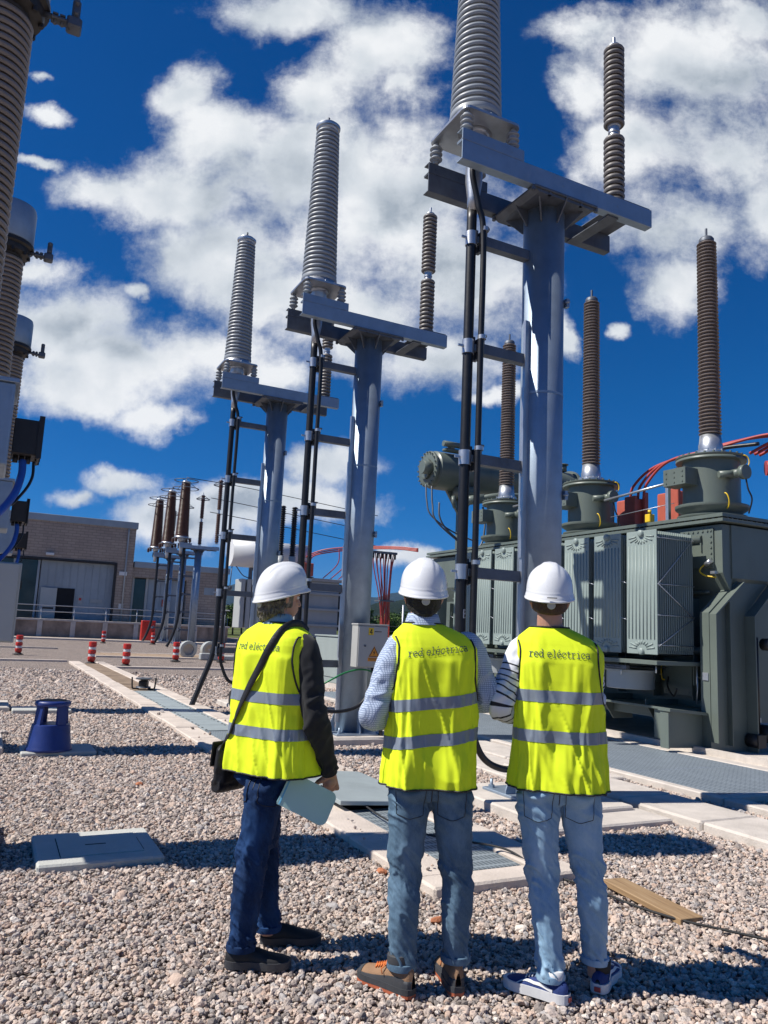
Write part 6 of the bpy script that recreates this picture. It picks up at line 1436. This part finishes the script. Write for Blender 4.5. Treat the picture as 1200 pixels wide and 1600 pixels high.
    if collar:
        c = MB(); V = []
        for rr, zz in ((0.070, 1.575), (0.068, 1.60), (0.066, 1.622), (0.070, 1.624), (0.078, 1.600), (0.086, 1.572)):
            V.append([tuple(ro((rr*math.cos(a)*1.0+lean, rr*math.sin(a)*0.97-0.012, zz-0.018*max(0, math.sin(a))))) for a in np.linspace(0, 2*PI, 40, endpoint=False)])
        c.grid(np.array(V), True); c.build('collar', collar, sh)
    # ---- vest
    nz, nth = 150, 220; zz = np.linspace(0.86, 1.582, nz); th = np.linspace(0, 2*PI, nth, endpoint=False); Z, TH = np.meshgrid(zz, th, indexing='ij')
    Vv = rotz_arr(torso_pts(Z, TH, 0.0, vest_seed), yw); c = MB(); c.grid(Vv, True); ve = c.build('vest', M['vest'], root); sm = ve.modifiers.new('thick', 'SOLIDIFY'); sm.thickness = 0.003; sm.offset = -1
    for zb in bands:
        ZB, TB = np.meshgrid(np.linspace(zb, zb+0.052, 10), th, indexing='ij'); ZB = ZB+tilt*np.cos(TB); c = MB(); c.grid(rotz_arr(torso_pts(ZB, TB, 0.0022, vest_seed), yw), True); c.build('reflective_band', M['band'], ve)
    for sx in (-1, 1):
        c = MB(); zz2 = np.linspace(0.87, 1.20, 60); c.tube([tuple(p) for p in rotz_arr(torso_pts(zz2, np.full(60, -0.12 if sx > 0 else PI+0.12), 0.0006, vest_seed), yw)], 0.0016, 5, True); c.build('side_seam', M['vest'], ve)
    c = MB(); hem = rotz_arr(torso_pts(np.full(nth+1, 0.862), np.linspace(0, 2*PI, nth+1), 0.001, vest_seed), yw); c.tube([tuple(p) for p in hem], 0.0042, 6, False); c.build('hem_piping', M['bag'], ve); c = MB()
    nk = rotz_arr(torso_pts(np.full(81, 1.578), np.linspace(0, 2*PI, 81), 0.002, vest_seed), yw); c.tube([tuple(p) for p in nk], 0.0045, 6, False)
    c.build('neck_piping', M['bag'], ve)
    for sx in (-1, 1):
        loop = []
        for back in (True, False):
            zs = np.linspace(1.24, 1.512, 26) if back else np.linspace(1.512, 1.24, 26)
            for z_ in zs:
                a_, b_, yo_ = ring_at(z_); xx = min(GIRTH[0]*0.172+0.022*max(0, (1.40-z_)/0.16)**1.3, a_*0.992); tt = th_of_x(sx*xx, z_, back); loop.append(tuple(rotz_arr(torso_pts(np.array([z_]), np.array([tt]), 0.002, vest_seed), yw)[0]))
        c = MB(); c.tube(loop, 0.0046, 6); c.build('armhole_piping', M['bag'], ve)
    # lettering laid on the back of the vest
    tq, tw = text_quads('red eléctrica', 0.0350, 0.040); c = MB(); x0 = -tw/2
    for k_, q in enumerate(tq):
        vs = []
        for px, pz in q:
            xx = x0+px; z_ = 1.445+pz+tilt*xx/0.2; tt = th_of_x(xx, z_, True); p = rotz_arr(torso_pts(np.array([z_]), np.array([tt]), 0.0028+0.0001*(k_ % 4), vest_seed), yw)[0]; vs.append(tuple(p))
        c.add(vs, [(0, 1, 2, 3)])
    c.build('vest_lettering', M['text_ink'], ve)
    helmet(root, 1.882, hy, logo, 0.20 if hair[1] > 0.5 else 0.09).location.x = lean
    return root
relax = ((0.1, 0.95, -0.1), (1, 0, -0.2), 0.55)
PM = person('man in yellow vest and blue check shirt, middle of the three', 0.262, 3.62, 1.83, 5, 3,
  [[(-0.088, 0, 0.84), (-0.098, 0.0, 0.47), (-0.095, -0.02, 0.105)], [(0.098, 0.0, 0.84), (0.138, 0.02, 0.47), (0.142, 0.03, 0.125)]],
  [[(-0.165, -0.005, 1.465), (-0.275, -0.03, 1.16), (-0.10, 0.20, 1.14)], [(0.165, -0.005, 1.475), (0.262, 0.02, 1.25), (0.09, 0.22, 1.20)]],
  (M['denim_grey'], 1.0), M['shirt_blue'], (M['hair_black'], 0.5, 1.0), 1.7,
  [(-0.045, -0.075, 142, 'boot'), (0.150, -0.04, 100, 'boot')], (1.205, 1.045), M['shirt_blue'], False,
  [((0.9, 0.4, 0.0), (0, -0.3, -1), 0.5), ((-0.9, 0.4, 0.0), (0, -0.3, -1), 0.5)], tilt=0.028, lean=-0.060)
PR = person('man in yellow vest, striped sleeves and light blue jeans, right of the three', 0.845, 3.66, 1.84, -9, -8,
  [[(-0.088, 0, 0.84), (-0.060, -0.01, 0.46), (-0.030, -0.06, 0.085)], [(0.098, 0, 0.84), (0.160, 0.02, 0.47), (0.197, 0.06, 0.115)]],
  [[(-0.165, -0.005, 1.465), (-0.262, -0.06, 1.215), (-0.12, 0.14, 1.13)], [(0.142, 0.015, 1.455), (0.170, 0.15, 1.22), (0.04, 0.30, 1.24)]],
  (M['denim_light'], 0.93), M['shirt_stripe'], (M['hair_brown'], 0.0, 3.0), 4.1,
  [(0.035, -0.115, 146, 'trainer'), (0.190, -0.005, 62, 'trainer')], (1.245, 1.07), None, True,
  [((0.8, 0.5, 0.2), (0, -0.2, -1), 0.6), ((-0.8, 0.4, 0.2), (0, -0.2, -1), 0.6)], lean=-0.042)
GIRTH[0] = 1.09
PL = person('man in yellow vest with charcoal sleeves and dark jeans, left of the three', -0.492, 3.86, 1.80, -36, -52,
  [[(-0.04, 0.085, 0.84), (-0.02, 0.13, 0.47), (0.015, 0.165, 0.080)], [(0.00, -0.085, 0.84), (-0.045, -0.09, 0.47), (-0.070, -0.09, 0.085)]],
  [[(-0.178, 0, 1.455), (-0.24, 0.02, 1.16), (-0.20, 0.20, 0.95)], [(0.182, -0.005, 1.455), (0.262, -0.005, 1.15), (0.248, 0.150, 0.865)]],
  (M['denim_dark'], 1.02), M['sweater'], (M['hair_grey'], 1.0, 5.0), 7.9,
  [(-0.015, 0.175, 12, 'black'), (-0.135, -0.10, 6, 'black')], (1.195, 1.03), M['collar_blue'], False,
  [((0.1, 0.4, -0.9), (1, 0, 0.1), 0.5), ((-0.12, 0.32, -0.95), (-0.75, 0.55, 0.1), 0.62)])
# shoulder bag and strap of the left man (its own thing, it hangs on him)
bagR = thing('shoulder_bag', 'black shoulder bag hanging at the left man\'s hip on a long strap', 'bag', (-0.492, 3.86, 0.012), 0.0)
yw = R(-36)
def bx_(p): return Vector(rot2(p, yw))
b = MB(); T = Matrix.Rotation(yw, 4, 'Z') @ Matrix.Translation((-0.242, -0.03, 0.865)) @ Matrix.Rotation(R(4), 4, 'Y')
b.box(-0.035, 0.035, -0.10, 0.10, -0.125, 0.09, 0.03, T); b.box(-0.043, 0.02, -0.09, 0.09, -0.07, 0.08, 0.02, T); b.cyl((0.0, -0.09, -0.115), (0.0, 0.09, -0.115), 0.034, None, 16, T)
me = fuse(b, 0.006, 5); c = coords(me); nn = normals(me); c += nn*(fbm(c*14, 3)*0.004)[:, None]; setco(me, c); addobj('pouch', me, M['bag'], bagR)
b = MB(); b.box(-0.052, -0.041, -0.095, 0.095, -0.03, 0.09, 0.005, T); b.build('flap', M['bag'], bagR)
pts = []
for xx, z_, back in ((0.115, 1.535, False), (0.118, 1.566, False), (0.118, 1.566, True), (0.112, 1.53, True), (0.085, 1.46, True), (0.03, 1.36, True), (-0.03, 1.26, True), (-0.095, 1.14, True), (-0.15, 1.03, True)):
    pts.append(tuple(rotz_arr(torso_pts(np.array([z_]), np.array([th_of_x(xx, z_, back)]), 0.010, 7.9, 0.4), yw)[0]*np.array([1, 1, 1.80/1.83])))
pts += [tuple(bx_((-0.212, -0.11, 0.97))), tuple(bx_((-0.235, -0.11, 0.92)))]
b = MB(); 
P = bez(pts, 8); V = []
for i, p in enumerate(P):
    t = (P[min(i+1, len(P)-1)]-P[max(i-1, 0)]).normalized(); on = Vector((p.x, p.y, 0)).normalized(); on = (on-t*on.dot(t)).normalized(); sd = t.cross(on)
    V.append([tuple(p+sd*0.019), tuple(p+sd*0.017+on*0.004), tuple(p-sd*0.017+on*0.004), tuple(p-sd*0.019), tuple(p-on*0.002)])
b.grid(np.array(V), True); b.build('strap', M['bag'], bagR)
# folder in his right hand
fo = thing('folder', 'teal grey paper folder held in the left man\'s right hand', 'folder', (-0.295, 3.728, 0.762), 0.0)
fo.rotation_euler = (R(-14), R(25), R(13))
def rrect(w, h, r_, n_=6):
    out = []
    for cx, cy, a0 in ((w-r_, h-r_, 0), (-w+0.004, h-0.004, 90), (-w+0.004, -h+0.004, 180), (w-r_, -h+r_, 270)):
        rr = r_ if a0 in (0, 270) else 0.004
        for q in range(n_+1): a = R(a0+90*q/n_); out.append((cx+rr*math.cos(a), cy+rr*math.sin(a)))
    return out
c = MB(); c.prism(rrect(0.125, 0.078, 0.03), 'y', -0.006, -0.0045); c.build('front_leaf', M['folder'], fo)
c = MB(); c.prism(rrect(0.123, 0.076, 0.03), 'y', 0.004, 0.0055, Matrix.Rotation(R(3), 4, 'Y')); c.build('back_leaf', M['folder'], fo)
c = MB(); c.prism([(-0.110+0.012*math.cos(a), 0.0+0.0075*math.sin(a)) for a in [R(90+180*q/10) for q in range(11)]]+[(-0.110+0.010*math.cos(a), 0.0+0.0055*math.sin(a)) for a in [R(270-180*q/10) for q in range(11)]], 'z', -0.075, 0.078); c.build('spine', M['folder_edge'], fo)

# ================================================================== LOOSE STONES
def stones():
    rng = np.random.RandomState(12); pts = []
    for (d0, d1, cell, wdn) in ((2.2, 6.0, 0.0208, 0), (6.0, 9.0, 0.026, 1), (9.0, 14.0, 0.036, 2), (14.0, 23.0, 0.055, 3)):
        xs = np.arange(-0.56*d1-0.8, 0.56*d1+0.8, cell); ys = np.arange(d0, d1, cell); X, Y = np.meshgrid(xs, ys); X = X.ravel(); Y = Y.ravel()
        X = X+rng.uniform(-.5, .5, X.shape)*cell; Y = Y+rng.uniform(-.5, .5, X.shape)*cell
        k = np.abs(X) < 0.56*Y+0.6
        if wdn == 3: k &= rng.rand(len(X)) < np.clip((24-Y)/7.0, 0, 1)
        pts.append(np.stack([X[k], Y[k], np.full(k.sum(), cell)], 1))
    P = np.concatenate(pts); s_ = P[:, 0]*E1.x+P[:, 1]*E1.y; t_ = P[:, 0]*E2.x+P[:, 1]*E2.y; keep = np.ones(len(P), bool)
    for (a, b, c, d) in NOSTONE: 
        m_ = 0.012; keep &= ~((s_ > a+m_) & (s_ < b-m_) & (t_ > c+m_) & (t_ < d-m_))
    onk = np.zeros(len(P), bool)
    for (a, b, c, d) in NOSTONE[:48]: onk |= (s_ > a+.02) & (s_ < b-.02) & (t_ > c+.02) & (t_ < d-.02)
    onk &= (rng.rand(len(P)) < 0.012) & (P[:, 1] < 13); keep |= onk; zup = np.where(onk, 0.072, 0.0)[keep]
    P = P[keep]; n = len(P); r = (P[:, 2]/0.0208)**0.85*np.exp(rng.normal(0, 0.33, n))*0.0112
    sc = np.stack([r*rng.uniform(0.85, 1.3, n), r*rng.uniform(0.75, 1.05, n), r*rng.uniform(0.5, 0.85, n)], 1)
    z = rng.uniform(-0.008, 0.010, n)+zup
    me = bpy.data.meshes.new('gravel_stones'); me.vertices.add(n); me.vertices.foreach_set('co', np.stack([P[:, 0], P[:, 1], z], 1).astype(np.float32).ravel())
    a = me.attributes.new('rot', 'FLOAT_VECTOR', 'POINT'); a.data.foreach_set('vector', np.stack([rng.normal(0, 0.45, n), rng.normal(0, 0.45, n), rng.uniform(0, 6.28, n)], 1).astype(np.float32).ravel())
    a = me.attributes.new('scl', 'FLOAT_VECTOR', 'POINT'); a.data.foreach_set('vector', sc.astype(np.float32).ravel())
    a = me.attributes.new('kind_of_stone', 'INT', 'POINT'); a.data.foreach_set('value', rng.randint(0, 7, n).astype(np.int32)); me.update()
    o = bpy.data.objects.new('gravel_stones', me); COL.objects.link(o); o['kind'] = 'stuff'; o['label'] = 'loose crushed stones covering the ground'
    me.materials.append(M['stone'])
    ng = bpy.data.node_groups.new('scatter_stones', 'GeometryNodeTree')
    ng.interface.new_socket('Geometry', in_out='INPUT', socket_type='NodeSocketGeometry'); ng.interface.new_socket('Geometry', in_out='OUTPUT', socket_type='NodeSocketGeometry')
    N = ng.nodes.new; Lk = ng.links.new; gi = N('NodeGroupInput'); go = N('NodeGroupOutput')
    jn = N('GeometryNodeJoinGeometry')
    for k in range(7):
        ico = N('GeometryNodeMeshIcoSphere'); ico.inputs['Radius'].default_value = 1.0; ico.inputs['Subdivisions'].default_value = 3
        pos = N('GeometryNodeInputPosition'); off = N('ShaderNodeVectorMath'); off.operation = 'ADD'; off.inputs[1].default_value = (k*3.7, k*1.3, 5.1)
        Lk(pos.outputs[0], off.inputs[0])
        vo = N('ShaderNodeTexVoronoi'); vo.feature = 'F1'; vo.inputs['Scale'].default_value = 0.95; Lk(off.outputs[0], vo.inputs['Vector'])
        ns = N('ShaderNodeTexNoise'); ns.inputs['Scale'].default_value = 1.9; ns.inputs['Detail'].default_value = 2; Lk(off.outputs[0], ns.inputs['Vector'])
        m1 = N('ShaderNodeMath'); m1.operation = 'MULTIPLY_ADD'; Lk(vo.outputs['Distance'], m1.inputs[0]); m1.inputs[1].default_value = 0.75; m1.inputs[2].default_value = 0.30
        m2 = N('ShaderNodeMath'); m2.operation = 'MULTIPLY_ADD'; Lk(ns.outputs['Fac'], m2.inputs[0]); m2.inputs[1].default_value = 0.5; Lk(m1.outputs[0], m2.inputs[2])
        sc_ = N('ShaderNodeVectorMath'); sc_.operation = 'SCALE'; Lk(pos.outputs[0], sc_.inputs[0]); Lk(m2.outputs[0], sc_.inputs['Scale'])
        sp_ = N('GeometryNodeSetPosition'); Lk(ico.outputs['Mesh'], sp_.inputs['Geometry']); Lk(sc_.outputs[0], sp_.inputs['Position'])
        sm = N('GeometryNodeSetMaterial'); sm.inputs['Material'].default_value = M['stone']; Lk(sp_.outputs[0], sm.inputs['Geometry'])
        gt = N('GeometryNodeGeometryToInstance'); Lk(sm.outputs[0], gt.inputs[0]); Lk(gt.outputs[0], jn.inputs[0])
    mp = N('GeometryNodeMeshToPoints'); Lk(gi.outputs[0], mp.inputs[0])
    ip = N('GeometryNodeInstanceOnPoints'); Lk(mp.outputs[0], ip.inputs['Points']); Lk(jn.outputs[0], ip.inputs['Instance']); ip.inputs['Pick Instance'].default_value = True
    for nm, ty, sk in (('kind_of_stone', 'INT', 'Instance Index'), ('rot', 'FLOAT_VECTOR', 'Rotation'), ('scl', 'FLOAT_VECTOR', 'Scale')):
        at = N('GeometryNodeInputNamedAttribute'); at.data_type = ty; at.inputs['Name'].default_value = nm; Lk(at.outputs['Attribute'], ip.inputs[sk])
    Lk(ip.outputs[0], go.inputs[0])
    md = o.modifiers.new('scatter', 'NODES'); md.node_group = ng
    return n
print('stones', stones())

# ================================================================== GREENERY AND HILLS
def leaf_mat(name, c1, c2, c3):
    m = bpy.data.materials.new(name); m.use_nodes = True; nt = m.node_tree; b = NB(nt); bs = nt.nodes['Principled BSDF']
    at = b.n('ShaderNodeAttribute', attribute_name='tone'); nt.links.new(b.ramp(at.outputs['Fac'], [(0, c1), (0.5, c2), (1, c3)]), bs.inputs['Base Color']); bs.inputs['Roughness'].default_value = 0.6
    bs.inputs['Specular IOR Level'].default_value = 0.3; return m
M['leaf'] = leaf_mat('broad_leaves', (0.025, 0.055, 0.010), (0.06, 0.12, 0.018), (0.12, 0.17, 0.03))
M['leaf_dark'] = leaf_mat('dark_leaves', (0.018, 0.04, 0.010), (0.035, 0.075, 0.016), (0.06, 0.11, 0.02))
M['bark'] = mat('tree_bark', (0.12, 0.09, 0.065), 0.9, 0, 0.3, 6, 0.5, 20)
def crown_mesh(seed, h, w, n=2600):
    rng = np.random.RandomState(seed); lumps = [(rng.uniform(-.55, .55)*w, rng.uniform(-.55, .55)*w, h*rng.uniform(0.35, 0.86), rng.uniform(.28, .50)*w) for _ in range(11)]; V = []; F = []; tone = []
    for i in range(n):
        l_ = lumps[rng.randint(len(lumps))]; d = rng.normal(0, 1, 3); d /= np.linalg.norm(d); r_ = l_[3]*rng.uniform(0.45, 1.05)
        p = np.array(l_[:3])+d*r_*np.array([1, 1, 0.8]); s = rng.uniform(0.05, 0.13)*w/1.5; u = rng.normal(0, 1, 3); u /= np.linalg.norm(u); v = np.cross(u, d+rng.normal(0, .4, 3)); v /= np.linalg.norm(v)+1e-9
        b = len(V); V += [tuple(p-u*s), tuple(p+v*s*0.6), tuple(p+u*s), tuple(p-v*s*0.6)]; F.append((b, b+1, b+2, b+3)); tone += [rng.rand()]*4
    me = bpy.data.meshes.new('crown'); me.from_pydata(V, [], F); a = me.attributes.new('tone', 'FLOAT', 'POINT'); a.data.foreach_set('value', np.array(tone, np.float32)); return me
def make_tree(seed, h, w, m):
    r = thing('tree', 'x', 'tree', (0, 0, 0), 0); me = crown_mesh(seed, h, w); o = bpy.data.objects.new('crown', me); COL.objects.link(o); me.materials.append(m); o.parent = r
    c = MB(); rs = random.Random(seed); c.tube([(0, 0, -0.1), (0.05, 0, h*0.25), (0.0, 0.05, h*0.5), (0, 0, h*0.75)], [0.11, 0.09, 0.06, 0.03], 8)
    for q in range(6): a = rs.uniform(0, 6.28); c.tube([(0, 0, h*rs.uniform(.2, .45)), (w*.35*math.cos(a), w*.35*math.sin(a), h*rs.uniform(.45, .7))], [0.05, 0.02], 6)
    c.build('trunk', M['bark'], r); return r
TREES = [make_tree(1, 4.6, 2.3, M['leaf']), make_tree(2, 4.2, 2.5, M['leaf_dark']), make_tree(3, 5.0, 2.2, M['leaf'])]
spots = []; rng = random.Random(5)
for px in range(505, 760, 17): spots.append((px, rng.uniform(92, 112), rng.uniform(0.85, 1.15), rng.randint(0, 2), 'green tree behind the red cables and middle man'))
for px in range(322, 392, 14): spots.append((px, rng.uniform(100, 120), rng.uniform(0.85, 1.1), rng.randint(0, 2), 'green tree between the low building and pale transformer'))
for px in range(396, 500, 22): spots.append((px, rng.uniform(100, 118), rng.uniform(0.85, 1.1), rng.randint(0, 2), 'green tree behind the pale far transformer'))
for px in []: spots.append((px, rng.uniform(95, 115), rng.uniform(0.9, 1.2), rng.randint(0, 2), 'green tree in the row hidden behind the large transformer'))
used = set(); cnt = {}
for (px, Y, sc, k, lab) in spots:
    t_ = TREES[k] if k not in used else copy_tree(TREES[k]); used.add(k); d = fw+cr*((px-600)/FPX)+cu*((800-980)/FPX)
    t_.location = (d.x/d.y*Y, Y, 0); t_.scale = (sc*1.25, sc*1.25, sc); t_.rotation_euler = (0, 0, rng.uniform(0, 6)); cnt[lab] = cnt.get(lab, 0)+1; t_['label'] = lab.replace('green tree', ORD[cnt[lab]-1]+' green tree from the left'); t_['group'] = 'row of trees beyond the site'
# ground cover under the trees
g = MB(); g.add([(-3000, 88, 0), (3000, 88, 0), (3000, 5000, 0), (-3000, 5000, 0)], [(0, 1, 2, 3)])
M['field'] = mat('dry_grass_field', (0.10, 0.12, 0.04), 0.95, 0, 0.3, 0.05, spec=0.1); struct('field', g, M['field'], (0, 0, -0.004), 0)
def hill_mat(name, c1, c2, sc):
    m = bpy.data.materials.new(name); m.use_nodes = True; nt = m.node_tree; b = NB(nt); bs = nt.nodes['Principled BSDF']; tc = b.n('ShaderNodeTexCoord').outputs['Object']
    n = b.noise(tc, sc, 8, 0.7); n2 = b.noise(tc, sc*0.15, 4, 0.6); c = b.ramp(n, [(0.38, c1), (0.62, c2)]); c = b.mix(b.smooth(n2, 0.55, 0.68, 0, 0.4), c, tuple(x*1.3 for x in c2))
    nt.links.new(c, bs.inputs['Base Color']); bs.inputs['Roughness'].default_value = 0.95; bs.inputs['Specular IOR Level'].default_value = 0.05
    bp = b.n('ShaderNodeBump'); bp.inputs['Strength'].default_value = 1.0; bp.inputs['Distance'].default_value = 6.0; b.put(bp.inputs['Height'], n); nt.links.new(bp.outputs[0], bs.inputs['Normal']); return m
M['hill_near'] = hill_mat('wooded_hill', (0.010, 0.020, 0.013), (0.032, 0.048, 0.026), 0.28)
M['hill_far'] = hill_mat('distant_forest', (0.012, 0.025, 0.030), (0.028, 0.048, 0.040), 0.02)
def ridge(name, Y, depth, prof, m, rough, seed, nx=260, ny=26):
    xs = np.linspace(prof[0][0], prof[-1][0], nx); top = np.interp(xs, [p[0] for p in prof], [p[1] for p in prof]); P = np.zeros((ny, nx, 3))
    for j in range(ny):
        v = j/(ny-1)*1.5; f = math.sin(min(v, 1.0)*PI/2)**1.3 if v < 1 else math.cos((v-1)*PI/2); y = Y+depth*v
        P[j, :, 0] = xs; P[j, :, 1] = y; P[j, :, 2] = top*f+rough*fbm(np.stack([xs/(rough*9), np.full(nx, y/(rough*9)), np.full(nx, seed)], -1), 4)*min(1, v*2.2)-2
    c = MB(); c.grid(P); o = c.build(name, m); o['kind'] = 'structure'; return o
ridge('hills', 700, 500, [(-1500, 40), (-700, 30), (-330, 22), (-200, 20), (-60, 24), (0, 42), (40, 52), (90, 64), (140, 70), (300, 78), (700, 90), (1500, 70)], M['hill_near'], 5, 1.0)
ridge('far_hills', 2600, 1500, [(-4000, 260), (-2000, 190), (-900, 195), (-760, 185), (-620, 235), (-500, 215), (-250, 175), (0, 170), (60, 195), (200, 205), (500, 185), (1500, 260), (4000, 200)], M['hill_far'], 16, 3.0)

# poles, fence and small white building far behind
lp = thing('light_pole', 'slim pale lamp post standing behind the middle man\'s left shoulder', 'lamp post', (1.22, 40, 0), 0)
c = MB(); c.tube([(0, 0, 0), (0, 0, 2.9)], 0.05, 8); c.build('pole', M['alu'], lp); c = MB(); c.tube([(0, 0, 1.75), (2.3, 0.6, 1.70)], 0.02, 6); c.build('cross_wire', M['alu'], lp)
lp = thing('light_pole', 'slim lamp post with a flat head right of the low building', 'lamp post', (-11.9, 60, 0), 0)
c = MB(); c.tube([(0, 0, 0), (0, 0, 2.5)], 0.05, 8); c.build('pole', M['galvd'], lp); c = MB(); c.box(-0.28, 0.32, -0.15, 0.15, 2.5, 2.58, 0.02); c.build('lamp_head', M['cabinet'], lp)
sh_ = thing('equipment_shed', 'small white louvred unit seen beside the cable marked B', 'shed', (4.3, 60, 0), R(10))
c = MB(); c.box(0, 1.6, 0, 2.5, 0, 3.35, 0.02); c.build('wall', M['white'], sh_); c = MB()
for q in range(9): c.box(0.1, 1.5, -0.05, -0.002, 1.2+q*0.2, 1.26+q*0.2)
c.build('louvre', M['darkbox'], sh_)
fn = thing('perimeter_fence', 'thin wire fence with pale posts in front of the tree row', 'fence', (0, 78, 0), R(6))
for q in range(46):
    c = MB(); c.tube([(-45+q*2.5, 0, 0), (-45+q*2.5, 0, 2.1)], 0.035, 6); c.build('fence_post', M['cabinet'], fn)
c = MB()
for z in (0.5, 1.0, 1.5, 2.0): c.tube([(-45, 0, z), (68, 0, z)], 0.012, 5)
c.build('fence_wire', M['galvd'], fn)
wl_ = thing('boundary_wall', 'low pale wall at the far edge of the gravel behind the middle man', 'wall', (0, 74, 0), R(6)); c = MB(); c.box(-9, 40, 0, 0.25, 0, 0.55, 0.01); c.build('wall_body', M['concrete_pink'], wl_)

# ================================================================== AIR
hz = MB(); hz.box(-4200, 4200, -60, 4600, -4, 290); ho = hz.build('haze', [None][0] or bpy.data.materials.new('haze_air')); ho['kind'] = 'stuff'
hm = ho.data.materials[0]; hm.use_nodes = True; hn = hm.node_tree; hn.nodes.clear(); hv = hn.nodes.new('ShaderNodeVolumePrincipled'); hv.inputs['Color'].default_value = (0.30, 0.52, 1.0, 1); hv.inputs['Density'].default_value = 0.00006; hv.inputs['Anisotropy'].default_value = 0.2
hx = hn.nodes.new('ShaderNodeOutputMaterial'); hn.links.new(hv.outputs[0], hx.inputs['Volume'])
